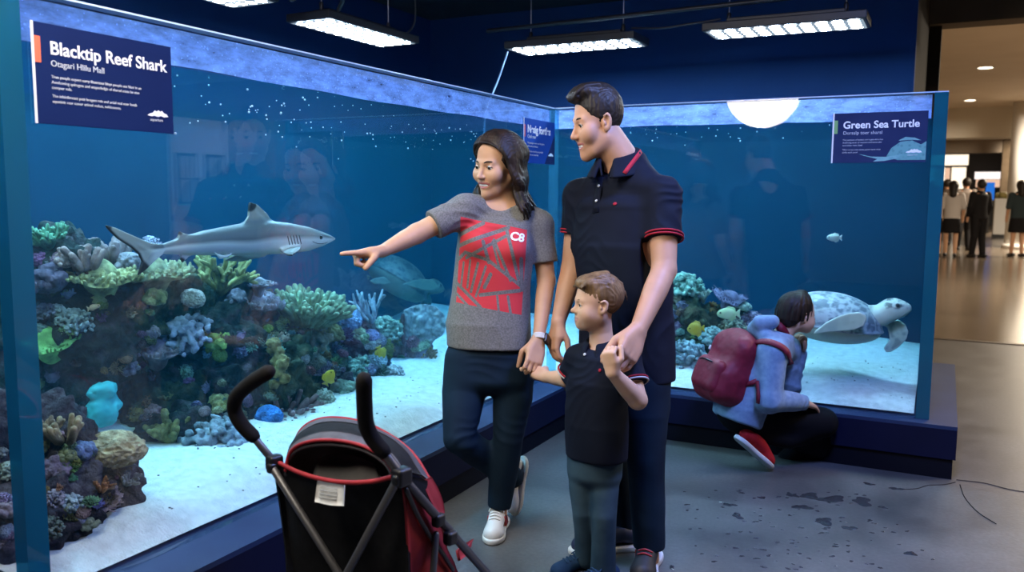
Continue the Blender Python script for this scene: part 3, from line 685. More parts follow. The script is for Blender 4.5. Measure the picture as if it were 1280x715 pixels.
def hand(sd, w, d, n, s, sc=1.0, curl=None, thumb=((.35, .75, -.35), (.8, .3, -.45)), spread=.10, palm=.088, tl=(.042, .034, .028), fat=1.0, k=.005):
    """w wrist, d towards the fingers, n back of the hand, s thumb side"""
    d = unit(d); n = unit(np.asarray(n)-d*(np.asarray(n) @ d)); s0 = np.cross(d, n); s = s0 if s0 @ np.asarray(s) > 0 else -s0
    w = np.asarray(w, float); sd.at()
    P = lambda a, b, c: w+sc*(d*a+s*b+n*c)
    # palm: tapered slab of rounded rods
    for o, e in ((.028, 1), (.010, 1.03), (-.009, 1.0), (-.026, .95)): sd.chain([P(-.005, o*.5, 0), P(palm*.55*e, o*.95, 0), P(palm*e, o, 0)], np.array([.0155, .0145, .0108])*sc*fat, .012)
    sd.chain([P(.012, .016, -.006), P(.045, .030, -.008)], np.array([.016, .015])*sc*fat, .012)       # ball of the thumb
    cu = curl or {}
    for nm, (o, L, r) in FING.items():
        c = cu.get(nm, cu.get('all', (18, 22, 14))); b = P(palm*(1.0 if nm != 'little' else .93), o, 0); a = 0.0; pts = [b]; sp = spread*o/.03
        for q, fr in zip(c, (.46, .30, .24)):
            a += math.radians(q); dirv = d*math.cos(a)-n*math.sin(a)+s*sp*math.cos(a); pts.append(pts[-1]+unit(dirv)*L*fr*sc)
        sd.chain(pts, np.array([1.08, 1.0, .92, .78])*r*sc*fat, k*.6)
    t = [P(.022, .026, -.006)]
    dirs = list(thumb)+[thumb[-1]]
    for q, L in zip(dirs, tl): t.append(t[-1]+unit(d*q[0]+s*q[1]+n*q[2])*L*sc)
    sd.chain(t, np.array([.0135, .0115, .0105, .0085])*sc*fat, k)
    return P
def make_shoe(par, toe, heel, up, L, upper_m, sole_m, lace_m=None, side=1, stripe=None, h=.004, wide=1.0, high=1.0):
    """a low shoe from heel point to toe point (on the ground side of the sole)"""
    toe = np.asarray(toe, float); heel = np.asarray(heel, float); y = unit(toe-heel); z = unit(np.asarray(up)-y*(np.asarray(up) @ y)); x = np.cross(y, z)
    Ln = np.linalg.norm(toe-heel); k = Ln/.285; A = np.array([x, y, z]); c = (toe+heel)/2
    S = SDF(h).at(c, A, (k*wide, k, k*high))
    S.chain([(0, -.103, .050), (0, -.06, .066), (0, .0, .062), (0, .055, .048), (0, .100, .036)], [.034, .038, .039, .037, .031], .02)
    S.ell((0, .085, .03), (.046, .05, .03), .02)
    S.cut((0, 0, .016), (0, 0, -1)).ell((0, -.075, .122), (.029, .047, .040), .008, 's').ell((0, -.02, .125), (.018, .05, .032), .01, 's')
    u = S.build('shoe', upper_m, par)
    S = SDF(h).at(c, A, (k*wide, k, k))
    S.ell((0, .075, .014), (.048, .076, .05)).ell((0, -.085, .014), (.040, .062, .05), .05).chain([(0, -.09, .01), (0, .08, .01)], .038, .03)
    S.cut((0, 0, .024), (0, 0, 1), .003).cut((0, 0, 0.0), (0, 0, -1), .003)
    S.build('sole', sole_m, u)
    def Wd(p): return c+(np.array(p)*np.array([k*wide, k, k*high])) @ A
    if lace_m is not None:
        mb = MB()
        for i in range(4):
            yy = .005+i*.019; zz = .1065-i*.0062
            mb.tube(smooth_path([Wd((-.024, yy, zz-.010)), Wd((0, yy+.006, zz)), Wd((.024, yy, zz-.010))], 4), .003, 6)
        mb.tube(smooth_path([Wd((0, .0, .107)), Wd((.025, -.012, .110)), Wd((.035, .01, .094))], 5), .0025, 6).tube(smooth_path([Wd((0, .0, .107)), Wd((-.025, -.010, .110)), Wd((-.035, .012, .094))], 5), .0025, 6)
        mb.build('laces', lace_m, u)
    if stripe is not None:
        for sgn in ((side,) if side else (-1, 1)):
            for i, m_ in enumerate(stripe):
                y0 = -.005-.016*i
                mb = MB().tube([Wd((sgn*.0365, y0+.010, .068)), Wd((sgn*.0385, y0+.002, .054)), Wd((sgn*.0405, y0-.008, .030))], .0062*k, 8); mb.build('stripe', m_, u)
    return u
def prox_text(name, body, size, mat_, o, x, y, V, Q, off, par, bold=0.0):
    """lettering printed on a cloth surface: letters are laid on to the nearest point in front of it"""
    c = bpy.data.curves.new(name+'_curve', 'FONT'); c.body = body; c.size = size; c.offset = bold; c.resolution_u = 3
    t = bpy.data.objects.new(name+'_tmp', c); COL.objects.link(t); dg = bpy.context.evaluated_depsgraph_get(); me = bpy.data.meshes.new_from_object(t.evaluated_get(dg)); bpy.data.objects.remove(t); bpy.data.curves.remove(c)
    bm = bmesh.new(); bm.from_mesh(me); bpy.data.meshes.remove(me)
    bmesh.ops.subdivide_edges(bm, edges=[e for e in bm.edges if e.calc_length() > size*.25], cuts=2)
    bvh = BVHTree.FromPolygons([tuple(v) for v in V], [tuple(q) for q in Q]); x = unit(x); y = unit(y); n = np.cross(x, y)
    for v in bm.verts:
        p = np.asarray(o)+x*v.co.x+y*v.co.y; h_ = bvh.ray_cast(Vector(p+n*.3), Vector(-n), .8)[0]; v.co = (h_+Vector(n*off)) if h_ is not None else Vector(p)
    return mesh_bm(name, bm, mat_, par)
# ------------------------------------------------------------------ the woman
SK_W = skin('woman_skin', (.54, .30, .175)); SK_M = skin('man_skin', (.52, .275, .165)); SK_C = skin('child_skin', (.62, .37, .24))
HR_W = hairmat('dark_brown_hair', (.006, .004, .003), (.034, .019, .012)); HR_M = hairmat('near_black_hair', (.008, .006, .005), (.028, .019, .013)); HR_B = hairmat('light_brown_hair', (.10, .055, .024), (.25, .145, .065))
M_denim = mat('dark_denim', (.003, .010, .022), .8, (.008, .023, .042), 5, 6, bump=.25, bscale=300, lo=.3, hi=.75, bdist=.001)
M_denim2 = mat('washed_denim', (.016, .036, .058), .75, (.050, .088, .115), 7, 6, bump=.25, bscale=280, lo=.35, hi=.75, bdist=.001)
M_wshoe = mat('white_leather', (.66, .66, .66), .5, (.74, .74, .74), 9); M_wsole = mat('white_rubber', (.62, .62, .60), .6); M_lace = mat('white_lace', (.72, .72, .70), .8)
M_navyst = mat('navy_stripe', (.01, .012, .04), .5); M_redst = mat('red_stripe', (.42, .03, .04), .5)
def print_shirt_mat():
    m, nt, b, out = new_mat('grey_marl_printed_cotton'); L = nt.links.new
    at = N(nt, 'ShaderNodeAttribute'); at.attribute_name = 'pr'
    tc = N(nt, 'ShaderNodeTexCoord'); no = N(nt, 'ShaderNodeTexNoise'); no.inputs['Scale'].default_value = 160; no.inputs['Detail'].default_value = 3; L(tc.outputs['Object'], no.inputs['Vector'])
    r = N(nt, 'ShaderNodeValToRGB'); r.color_ramp.elements[0].position = .3; r.color_ramp.elements[1].position = .7; r.color_ramp.elements[0].color = (.11, .106, .100, 1); r.color_ramp.elements[1].color = (.205, .197, .186, 1); L(no.outputs['Fac'], r.inputs[0])
    segs = [(.0, .20, .34, .02, .026), (-.02, .34, .72, .02, .024), (.12, .46, .70, .12, .02), (.70, .06, .93, .62, .026), (.52, .20, .80, .62, .022), (.36, .24, .46, .46, .026), (.50, .22, .62, .50, .018),
            (-.02, .50, .10, .40, .022), (.10, .40, .45, .44, .020), (.45, .44, .95, .66, .022), (.08, .52, .06, .82, .016), (.18, .48, .16, .80, .016), (.30, .50, .22, .84, .020), (.42, .52, .30, .88, .018),
            (.0, .78, .38, 1.0, .022), (.0, .90, .20, 1.02, .018), (.36, .86, .95, .72, .022), (.62, .84, .66, 1.02, .018), (.50, .60, .42, .76, .026), (.78, .82, .84, 1.02, .02), (.94, .36, .98, .7, .03)]
    acc = None
    for (a, c, d, e, w) in segs:
        av = (a, c, 0); dv = (d-a, e-c, 0); L2 = dv[0]**2+dv[1]**2
        s = N(nt, 'ShaderNodeVectorMath', operation='SUBTRACT'); s.inputs[1].default_value = av; L(at.outputs['Vector'], s.inputs[0])
        fl = N(nt, 'ShaderNodeVectorMath', operation='MULTIPLY'); fl.inputs[1].default_value = (1, 1, 0); L(s.outputs[0], fl.inputs[0])
        dt = N(nt, 'ShaderNodeVectorMath', operation='DOT_PRODUCT'); dt.inputs[1].default_value = dv; L(fl.outputs[0], dt.inputs[0])
        t = N(nt, 'ShaderNodeMath', operation='DIVIDE', use_clamp=True); t.inputs[1].default_value = L2; L(dt.outputs['Value'], t.inputs[0])
        sc = N(nt, 'ShaderNodeVectorMath', operation='SCALE'); sc.inputs[0].default_value = dv; L(t.outputs[0], sc.inputs['Scale'])
        s2 = N(nt, 'ShaderNodeVectorMath', operation='DISTANCE'); L(fl.outputs[0], s2.inputs[0]); L(sc.outputs[0], s2.inputs[1])
        g = N(nt, 'ShaderNodeMath', operation='GREATER_THAN'); g.inputs[1].default_value = w; L(s2.outputs['Value'], g.inputs[0])
        if acc is None: acc = g.outputs[0]
        else: mn = N(nt, 'ShaderNodeMath', operation='MULTIPLY'); L(acc, mn.inputs[0]); L(g.outputs[0], mn.inputs[1]); acc = mn.outputs[0]
    sx = N(nt, 'ShaderNodeSeparateXYZ'); L(at.outputs['Vector'], sx.inputs[0])
    for o in ('X', 'Y'):
        c = N(nt, 'ShaderNodeMath', operation='COMPARE'); c.inputs[1].default_value = .5; c.inputs[2].default_value = .5; L(sx.outputs[o], c.inputs[0])
        mn = N(nt, 'ShaderNodeMath', operation='MULTIPLY'); L(acc, mn.inputs[0]); L(c.outputs[0], mn.inputs[1]); acc = mn.outputs[0]
    mn = N(nt, 'ShaderNodeMath', operation='MULTIPLY'); L(acc, mn.inputs[0]); L(sx.outputs['Z'], mn.inputs[1]); acc = mn.outputs[0]
    mx = N(nt, 'ShaderNodeMix', data_type='RGBA'); L(acc, mx.inputs[0]); L(r.outputs[0], mx.inputs[6]); mx.inputs[7].default_value = (.60, .035, .045, 1); L(mx.outputs[2], b.inputs['Base Color'])
    b.inputs['Roughness'].default_value = .85
    bp = N(nt, 'ShaderNodeBump'); bp.inputs['Strength'].default_value = .2; bp.inputs['Distance'].default_value = .001; L(no.outputs['Fac'], bp.inputs['Height']); L(bp.outputs[0], b.inputs['Normal'])
    return m
def woman():
    D = 3.38; t = empty('person', onz(622, 655), 'woman in a grey printed tee and dark jeans pointing at the shark', 'person')
    fb = unit(-hF-.15*hR); Sb = np.cross(fb, Z)      # body front; Sb = her right
    Sb = unit(np.cross(fb, Z))
    neck = J(627, 254, 3.42); hc = J(621, 204, 3.38)
    rS, rE, rW = J(581, 262, 3.36), J(521, 292, 3.28), J(478, 314, 3.17)
    lS, lE, lW = J(674, 281, 3.42), J(683, 351, 3.42), J(673, 424, 3.28)
    pel = J(612, 442, 3.42); hipR, hipL = J(584, 452, 3.41), J(641, 454, 3.42)
    kR, aR = J(574, 548, 3.32), J(640, 596, 3.56); kL, aL = J(635, 548, 3.39), J(623, 640, 3.44)
    hA = hframe(-.66*hR-.74*hF-.17*Z, Z+.06*hR-.02*hF); hs = (1.04, 1.02, 1.03)
    b = SDF(.0034)
    b.loft([pel, J(613, 375, 3.42), J(620, 300, 3.41), J(624, 268, 3.42)], Sb, fb, [.135, .115, .13, .11], [.085, .075, .08, .06])
    b.chain([rS, J(627, 262, 3.42), lS], [.040, .045, .040], .05)
    b.chain([J(628, 262, 3.43), J(627, 238, 3.42), hc-hA[1]*.015-hA[2]*.05], [.058, .048, .050], .03)
    b.chain([rS, rE], [.046, .038], .04); b.chain([rE, rE+(rW-rE)*.35, rW], [.0385, .036, .0235], .012)
    b.chain([lS, lE], [.044, .036], .04); b.chain([lE, lE+(lW-lE)*.3, lW], [.036, .0345, .0225], .012)
    b.chain([hipR, kR, aR], [.055, .042, .034], .03); b.chain([hipL, kL, aL, aL-Z*.06], [.055, .042, .034, .034], .03)
    head(b, hc, hA, hs, smile=1.0, fem=True)
    # pointing hand: index straight, the others folded under the palm, thumb down towards the viewer
    fist = (62, 95, 55)
    d = unit(J(437, 319, 3.10)-rW)
    hand(b, rW+d*.012, d, Z*.93+hF*.30, -hF, 1.02, {'index': (-4, 3, 2), 'middle': (72, 80, 40), 'ring': (80, 85, 45), 'little': (80, 85, 45)}, thumb=((.55, .45, -.50), (.78, .05, -.62)), tl=(.036, .030, .024), fat=1.12)
    # hand holding the boy's hand
    d2 = unit(J(666, 462, 3.22)-lW)
    hand(b, lW+d2*.01, d2, -hF*.8+hR*.25, -hR, .98, {'all': (16, 58, 55)}, thumb=((.60, .42, -.65), (.85, -.15, -.55)))
    body = b.build('body', [SK_W, M_lip], t, 1, None, lips_mask(hc, hA, hs))
    face_parts(t, hc, hA, hs, HR_W, 1.0, brow=.0030, gaze=(-.0, 0, -.25))
    # tee shirt
    s = SDF(.0052)
    s.loft([J(612, 436, 3.42), J(611, 405, 3.42), J(614, 365, 3.42), J(619, 315, 3.41), J(621, 285, 3.41), J(625, 264, 3.42)], Sb, fb, [.172, .172, .158, .158, .152, .12], [.128, .126, .112, .122, .105, .075], 0, 'u', 2.4)
    s.ell(J(597, 303, 3.32), (.055, .05, .05), .05).ell(J(641, 309, 3.32), (.055, .05, .05), .05)
    s.chain([rS, J(608, 260, 3.40)], [.054, .052], .04); s.chain([lS, J(645, 266, 3.42)], [.052, .054], .04)
    s.chain([rS, rS+(rE-rS)*.74], [.058, .060], .04); s.chain([lS, lS+(lE-lS)*.72], [.054, .057], .035)
    u = unit(rE-rS); p = rS+(rE-rS)*.66; s.trim(p, u, .10)
    u = unit(lE-lS); p = lS+(lE-lS)*.68; s.trim(p, u, .072)
    ph = J(612, 432, 3.42); s.cut(ph, -Z, .006)
    nb = J(626, 252, 3.40); s.ell(nb, (.072, .078, .045), .012, 's', np.array([Sb, fb, Z]))
    hem = lambda V: .35+np.clip(1.0-np.abs(V[:, 2]-(ph[2]+.09))/.16, 0, 1)*1.0
    V, Q = s.mesh(1, folds(Z+.25*Sb, 32, .0055, .35, 5, hem))
    sh = mesh_np('tee_shirt', V, Q, print_shirt_mat(), t)
    O = J(576, 271, 3.30); X = J(659, 287, 3.30)-O; Y = J(569, 378, 3.30)-O
    B = np.stack([X, Y, np.cross(X, Y)], 1); uvw = (V-O) @ np.linalg.inv(B).T; nn = vnormals(V, Q); uvw[:, 2] = (nn @ fb > .15).astype(float)
    at = sh.data.attributes.new('pr', 'FLOAT_VECTOR', 'POINT'); at.data.foreach_set('vector', uvw.astype(np.float32).ravel())
    prox_text('chest_lettering', 'C8', .046, M_white, J(637, 299.5, 3.30), X, -Y-X*(-(Y @ X)/(X @ X)), V, Q, .003, t, .0016)
    # neckband
    ring = [nb+Sb*.066*math.cos(a)+fb*(.072*math.sin(a))+Z*(-.022+.018*-math.sin(a)) for a in np.linspace(0, 2*math.pi, 33)]
    # jeans
    s = SDF(.0055)
    s.loft([J(612, 470, 3.42), J(612, 440, 3.42), J(612, 420, 3.42)], Sb, fb, [.165, .162, .15], [.118, .115, .105], 0, 'u', 2.3)
    s.chain([hipR, J(580, 490, 3.40), kR, kR+(aR-kR)*.35, aR], [.090, .088, .064, .062, .048], .03); s.chain([hipL, J(641, 495, 3.41), kL, kL+(aL-kL)*.4, aL-Z*.0], [.086, .080, .062, .059, .046], .03)
    p = J(622, 632, 3.44); s.trim(p, unit(aL-kL), .075)
    kn = lambda V: .3+np.clip(1-np.abs(V[:, 2]-kL[2])/.10, 0, 1)*.9
    s.build('jeans', M_denim, t, 1, folds(Z+.2*hR, 60, .004, .25, 11, kn))
    s = SDF(.005).loft([J(612, 422, 3.42), J(612, 414, 3.42)], Sb, fb, [.160, .158], [.108, .108], 0, 'u', 2.3)
    # shoes
    toe, heel = onz(615, 684), onz(628, 650)
    toe = onz(614, 682); heel = toe+unit(onz(629, 645)-toe)*.27
    make_shoe(t, toe, heel, Z, .27, M_wshoe, M_wsole, M_lace, side=0, stripe=[M_redst, M_navyst, M_redst], wide=.92)
    toe = onz(645, 646); heel = J(656, 577, 3.62)
    make_shoe(t, toe+Z*.01, toe+unit(heel-toe)*.25, -hR*.75+hF*-.55, .25, M_wshoe, M_wsole, None, side=-1, stripe=[M_navyst, M_navyst], wide=.9)
    # watch on the left wrist
    dv = unit(lW-lE); w0 = J(675, 423, 3.285); sx = unit(np.cross(dv, -hF))
    ringp = [w0+.0285*(math.cos(a)*sx+math.sin(a)*unit(np.cross(dv, sx))) for a in np.linspace(0, 2*math.pi, 29)]
    wt = MB()
    for k in (-.008, -.003, .003, .008): wt.tube([p+dv*k for p in ringp], .0045, 6)
    wo = wt.build('watch', mat('pale_watch_band', (.62, .60, .58), .6), t)
    cw = w0+unit(hR*.75-hF*.5)*.031; A = hframe(dv, unit(hR*.75-hF*.5)); SDF(.003).at(cw, A).box((0, 0, 0), (.018, .021, .0065), .005).build('watch_face', mat('black_watch_glass', (.008, .008, .01), .12), wo)
    V, Q = sphere_data(hc+np.array((-.0775, -.012, -.046))*np.array(hs) @ hA, .005, 12, 8)
    e1 = hc+(np.array((-.083, -.010, -.043))*np.array(hs)) @ hA; V, Q = sphere_data(e1, .0055, 12, 8); mesh_np('earring', V, Q, mat('pearl', (.8, .78, .75), .2), t)
    # hair: scalp cap and long wavy locks falling from a side parting
    s = SDF(.0036).at(hc, hA, hs)
    s.ell((0, -.026, .036), (.086, .100, .092)).ell((0, .082, -.034), (.080, .080, .104), .012, 's').cut((0, 0, -.06), (0, 0, -1)).cut((0, .022, .06), (0, 1, .45))
    r = random.Random(3); X0 = .020
    def lock(pts, rad, am=.008):
        pts = np.array(smooth_path(pts, 7)); wv = r.uniform(0, 1.6)
        k_ = np.clip((.01-pts[:, 2])/.14, 0, 1); pts[:, 0] += am*k_*np.sin(pts[:, 2]*52+wv)*1.3; pts[:, 1] += am*k_*np.cos(pts[:, 2]*46+wv)*1.2
        n_ = len(pts); s.chain(pts, np.interp(np.arange(n_), [0, n_*.25, n_*.72, n_-1], [rad*.8, rad, rad*.95, .003]), .0028)
    for sd_ in (-1, 1):
        for i in range(58):
            f = i/57; y0 = .060-.146*f+r.uniform(-.004, .004)             # along the parting, front to back
            on = lambda x, y: .030+.094*math.sqrt(max(.02, 1-(x/.085)**2-((y+.018)/.104)**2))
            zt = on(X0, y0)
            hx = .085+.008*math.sin(f*3.1)
            yl = .036-.125*f-(.034*(1-f) if sd_ > 0 else 0)
            L_ = r.uniform(-.245, -.175)+(.035 if f < .2 else 0); o = r.uniform(-.014, .018)
            ph = f*1.25; bk = .030 if sd_ < 0 else .006
            lo = (sd_*(hx+.014)*math.cos(ph*.85), yl*1.05-.010, -.045); mid = (sd_*(hx+.022+o)*math.cos(ph*.85), yl*1.1-.018*(1-f)+o-bk*.4, -.12); en = (sd_*(hx+.026+o*1.8)*math.cos(ph*.8), yl*1.25+.006*(1-f)+o-bk, L_)
            lock([(X0, y0, zt), (X0*.4+sd_*.054, y0*.92-.004-(.012*(1-f) if sd_ > 0 else 0), on(X0*.4+sd_*.054, y0*.92-.004)+.002), (sd_*hx, yl*1.0+.002, .035), lo, mid, en], r.uniform(.0068, .0100), r.uniform(.008, .017))
    for sd_ in (-1, 1):
        for i in range(12):
            j = r.uniform(-.004, .004); g = i/11; q = .064-.05*g
            s.chain(smooth_path([(X0, q, .030+.096*math.sqrt(max(.05, 1-(X0/.085)**2-((q+.018)/.106)**2))+j*.5), (X0*.5+sd_*(.046+j), q*.96+j, .078+.018*g+j), (sd_*(.076+j*.5), q*.72+j-.004, .038+j), (sd_*(.087+j*.4), q*.45-.012+j-(.02 if sd_ > 0 else 0), -.03), (sd_*(.092+j), q*.3-.03+j-(.02 if sd_ > 0 else 0), -.09-.03*g)], 6), np.linspace(.0052, .0026, 25), .0015)
    s.build('hair', HR_W, t, 1, lambda V: .0008*np.sin((V @ hA[0])*900+fbm(V*25, 2, 4)*6))
    return t
woman()

# ------------------------------------------------------------------ the man
M_navy = mat('navy_pique', (.0035, .0052, .0135), .8, (.006, .009, .020), 6, bump=.4, bscale=420, bdist=.0008)
M_redtrim = mat('red_knit_trim', (.40, .025, .04), .8); M_button = mat('pearl_button', (.55, .55, .52), .3)
def strip(pts, nrm, w, th=.004):
    """flat ribbon along a path, standing off its surface"""
    P = np.asarray(pts, float); T = np.gradient(P, axis=0); T /= np.linalg.norm(T, axis=1)[:, None]; Nn = np.asarray(nrm, float)*np.ones_like(P); B = np.cross(T, Nn); B /= np.linalg.norm(B, axis=1)[:, None]; Nn = np.cross(B, T)
    n = len(P); V = np.vstack([P+B*w/2-Nn*th/2, P-B*w/2-Nn*th/2, P-B*w/2+Nn*th/2, P+B*w/2+Nn*th/2]); Q = []
    for i in range(n-1):
        for a in range(4): b = (a+1) % 4; Q.append((a*n+i, a*n+i+1, b*n+i+1, b*n+i))
    Q += [(0, n, 2*n, 3*n), (3*n+n-1, 2*n+n-1, n+n-1, n-1)]
    return V, Q
def laid(path, V, Q, view, off=.004):
    """path laid on the surface along the lines of sight it was measured on"""
    bvh = BVHTree.FromPolygons([tuple(v) for v in V], [tuple(q) for q in Q]); out = []; nn = []
    for p in path:
        h_, n_, *_r = bvh.ray_cast(Vector(cC), Vector(np.asarray(p)-cC).normalized(), 9)
        if h_ is None: continue
        out.append(np.array(h_)+np.array(n_)*off); nn.append(np.array(n_))
    return np.array(out), np.array(nn)
def man():
    t = empty('person', onz(785, 700), 'tall dark haired man in a navy polo shirt behind the small boy', 'person')
    fb = unit(-.66*hR-.75*hF); Sb = unit(np.cross(fb, Z)); Lb = -Sb       # Lb = his left (towards the viewer's right)
    rS, rE, rW = J(726, 246, 3.36), J(716, 336, 3.38), J(698, 402, 3.30)
    lS, lE, lW = J(829, 244, 3.10), J(830, 338, 3.02), J(797, 414, 2.87)
    neck = J(777, 214, 3.24); hc = J(745, 151, 3.20)
    hA = hframe(-.945*hR-.27*hF-.22*Z, Z-.03*hR); hs = (.97, .96, 1.12)
    hipL, kL, aL = J(802, 470, 3.14), J(808, 572, 3.10), J(811, 682, 3.10); hipR, kR, aR = J(764, 470, 3.28), J(766, 572, 3.24), J(781, 668, 3.30)
    b = SDF(.0034)
    b.loft([J(783, 460, 3.22), J(781, 390, 3.22), J(776, 300, 3.22), J(777, 250, 3.23)], Sb, fb, [.15, .145, .16, .13], [.09, .09, .10, .07])
    b.chain([rS, neck-Z*.03, lS], [.046, .045, .046], .05)
    b.chain([J(784, 226, 3.25), J(774, 196, 3.23), hc-hA[1]*.022-hA[2]*.062], [.074, .066, .066], .03)
    b.chain([rS, rE], [.055, .045], .04); b.chain([rE, rE+(rW-rE)*.35, rW], [.0455, .044, .028], .012)
    b.chain([lS, lE], [.058, .0435], .04); b.chain([lE, lE+(lW-lE)*.33, lW], [.0435, .0435, .0285], .012)
    b.chain([hipL, kL, aL, aL-Z*.05], [.06, .045, .038, .038], .03); b.chain([hipR, kR, aR, aR-Z*.05], [.06, .045, .038, .038], .03)
    head(b, hc, hA, hs, smile=1.0)
    d = unit(J(783, 446, 2.80)-lW)
    hand(b, lW+d*.010, d, -hF*.85+hR*.42+Z*.1, -hR, 1.16, {'index': (26, 45, 25), 'middle': (24, 48, 30), 'ring': (24, 50, 30), 'little': (26, 50, 30)}, thumb=((.86, .42, -.35), (.92, -.05, -.45)), fat=1.1)
    d = unit(J(691, 436, 3.29)-rW)
    hand(b, rW+d*.008, d, -hR*.85-hF*.4, -hF*.8-hR*.2, 1.08, {'all': (28, 38, 25)}, thumb=((.75, .4, -.5), (.9, .1, -.3)))
    b.build('body', [SK_M, M_lip], t, 1, None, lips_mask(hc, hA, hs))
    face_parts(t, hc, hA, hs, HR_M, 1.0, brow=.0036, gaze=(0, 0, -.12))
    # polo shirt
    s = SDF(.0052)
    cs = [J(783, 474, 3.22), J(783, 430, 3.22), J(782, 380, 3.22), J(778, 310, 3.22), J(777, 262, 3.23), J(778, 236, 3.24)]
    s.loft(cs, Sb, fb, [.192, .190, .184, .204, .195, .14], [.140, .140, .132, .138, .118, .08], 0, 'u', 2.3)
    s.chain([rS, neck-Z*.035, lS], [.060, .062, .062], .05); s.chain([J(800, 224, 3.18), J(790, 206, 3.24)], [.058, .062], .05)
    s.chain([rS, rS+(rE-rS)*.7], [.066, .064], .04); s.chain([lS, lS+(lE-lS)*.72], [.064, .0665], .035)
    ul = unit(lE-lS); pL = lS+(lE-lS)*.60; s.trim(pL, ul, .082); ur = unit(rE-rS); pR = rS+(rE-rS)*.52; s.trim(pR, ur, .074)
    ph = J(783, 470, 3.22); s.cut(ph, -Z, .006); nb = J(766, 196, 3.21); s.ell(nb, (.078, .086, .045), .01, 's', np.array([Sb, fb, Z]))
    V, Q = s.mesh(1, folds(Z+.4*Sb, 26, .005, .4, 21, lambda V: .5+0*V[:, 0])); sh = mesh_np('polo_shirt', V, Q, M_navy, t)
    for p, u_, r_ in ((pL, ul, .0690), (pR, ur, .0645)):
        a = unit(np.cross(u_, hF)); c_ = np.cross(u_, a)
        for k, m_ in ((-.004, M_redtrim), (-.016, M_redtrim)):
            MB().tube([p+u_*k+(r_+.001)*(math.cos(q)*a+math.sin(q)*c_) for q in np.linspace(0, 2*math.pi, 41)], .0034, 6).build('sleeve_trim', m_, sh)
    # collar: a folded band round the neck, open at the front
    s = SDF(.004); cn = J(773, 199, 3.215)
    def cpt(a, r, z): return cn+Sb*(r*.074*math.sin(a))+fb*(r*.082*math.cos(a))+Z*(z+.012)
    for i, aa in enumerate(np.linspace(math.radians(28), math.radians(332), 110)):
        bk = .5-.5*math.cos(aa); s.chain([cpt(aa, .98, -.022+.052*bk), cpt(aa, 1.12, -.042+.044*bk), cpt(aa, 1.44, -.084+.044*bk)], [.006, .0065, .0055], .006)
    for sg in (-1, 1): s.chain([cpt(sg*math.radians(28), 1.0, -.02), cpt(sg*math.radians(22), 1.35, -.082)], .006, .005); s.chain([cpt(sg*math.radians(28), 1.0, -.02), cpt(sg*math.radians(12), 1.05, -.075)], .005, .004)
    Vc, Qc = s.mesh(1); mesh_np('collar', Vc, Qc, M_navy, sh)
    pa, nn = laid([J(x, y, 2.9) for x, y in [(801, 189), (797.5, 194), (793, 200), (788.5, 206), (784, 212), (780.5, 217)]], Vc, Qc, cF, .0015)
    if len(pa) > 2: V2, Q2 = strip(pa, nn, .016, .002); mesh_np('collar_stripe', V2, Q2, M_redtrim, sh)
    pa, nn = laid([J(x, y, 2.9) for x, y in [(737, 213), (738.5, 216), (740, 218.5)]], np.vstack([V, Vc]), np.vstack([Q, Qc+len(V)]), cF, .002)
    if len(pa) > 2: V2, Q2 = strip(pa, nn, .010, .002); mesh_np('collar_stripe', V2, Q2, M_redtrim, sh)
    pl, nn = laid([J(x, y, 2.9) for x, y in [(751, 222), (749, 235), (746.5, 250), (745, 266)]], V, Q, cF, .002)
    V2, Q2 = strip(pl, nn, .030, .004); mesh_np('placket', V2, Q2, M_navy, sh)
    for px, py in ((749.5, 232.5), (746.5, 252)):
        q, n_ = laid([J(px, py, 2.9)], V, Q, cF, .006); SDF(.0018).at(q[0], hframe(unit(np.cross(n_[0], Z)), n_[0])).ell((0, 0, 0), (.0065, .0065, .0028)).build('button', M_button, sh)
    q, n_ = laid([J(769, 255, 2.9)], V, Q, cF, .002); SDF(.0018).at(q[0], hframe(unit(np.cross(n_[0], Z)), n_[0])).ell((0, 0, 0), (.007, .009, .002)).build('chest_emblem', M_redtrim, sh)
    # jeans
    s = SDF(.0055)
    s.loft([J(783, 500, 3.22), J(783, 470, 3.22), J(783, 450, 3.22)], Sb, fb, [.17, .172, .16], [.125, .125, .115])
    s.chain([hipL, J(805, 520, 3.12), kL, kL+(aL-kL)*.5, aL], [.095, .088, .068, .064, .058], .03); s.chain([hipR, J(765, 520, 3.26), kR, kR+(aR-kR)*.5, aR], [.095, .088, .068, .062, .056], .03)
    p = J(811, 684, 3.10); s.cut(p, -Z, .004)
    s.build('jeans', M_denim, t, 1, folds(Z+.3*hR, 48, .0055, .3, 31))
    M_bshoe = mat('black_trainer', (.012, .012, .015), .6); toe = onz(800, 733)
    make_shoe(t, toe, toe+unit(onz(817, 690)-toe)*.29, Z, .29, M_bshoe, M_wsole, M_redst, side=1, stripe=[M_redst, M_redst])
    toe = onz(713, 693); make_shoe(t, toe, toe+unit(onz(795, 684)-toe)*.285, Z, .285, mat('navy_trainer', (.012, .02, .06), .6), M_wsole, None, side=-1)
    # short hair with a brushed-up front
    s = SDF(.0032).at(hc, hA, hs)
    s.ell((0, -.022, .034), (.0795, .0985, .092)).ell((0, .030, .100), (.058, .056, .026), .02).ell((0, .074, .088), (.046, .020, .016), .012)
    s.ell((0, .090, -.016), (.084, .078, .084), .006, 's')
    for sg in (-1, 1): s.ell((sg*.085, -.004, -.046), (.030, .032, .050), .005, 's'); s.ell((sg*.084, .034, -.03), (.03, .03, .058), .006, 's')
    s.ell((0, -.05, -.125), (.12, .12, .062), .012, 's'); s.cut((0, 0, -.078), (0, 0, -1))
    r = random.Random(8)
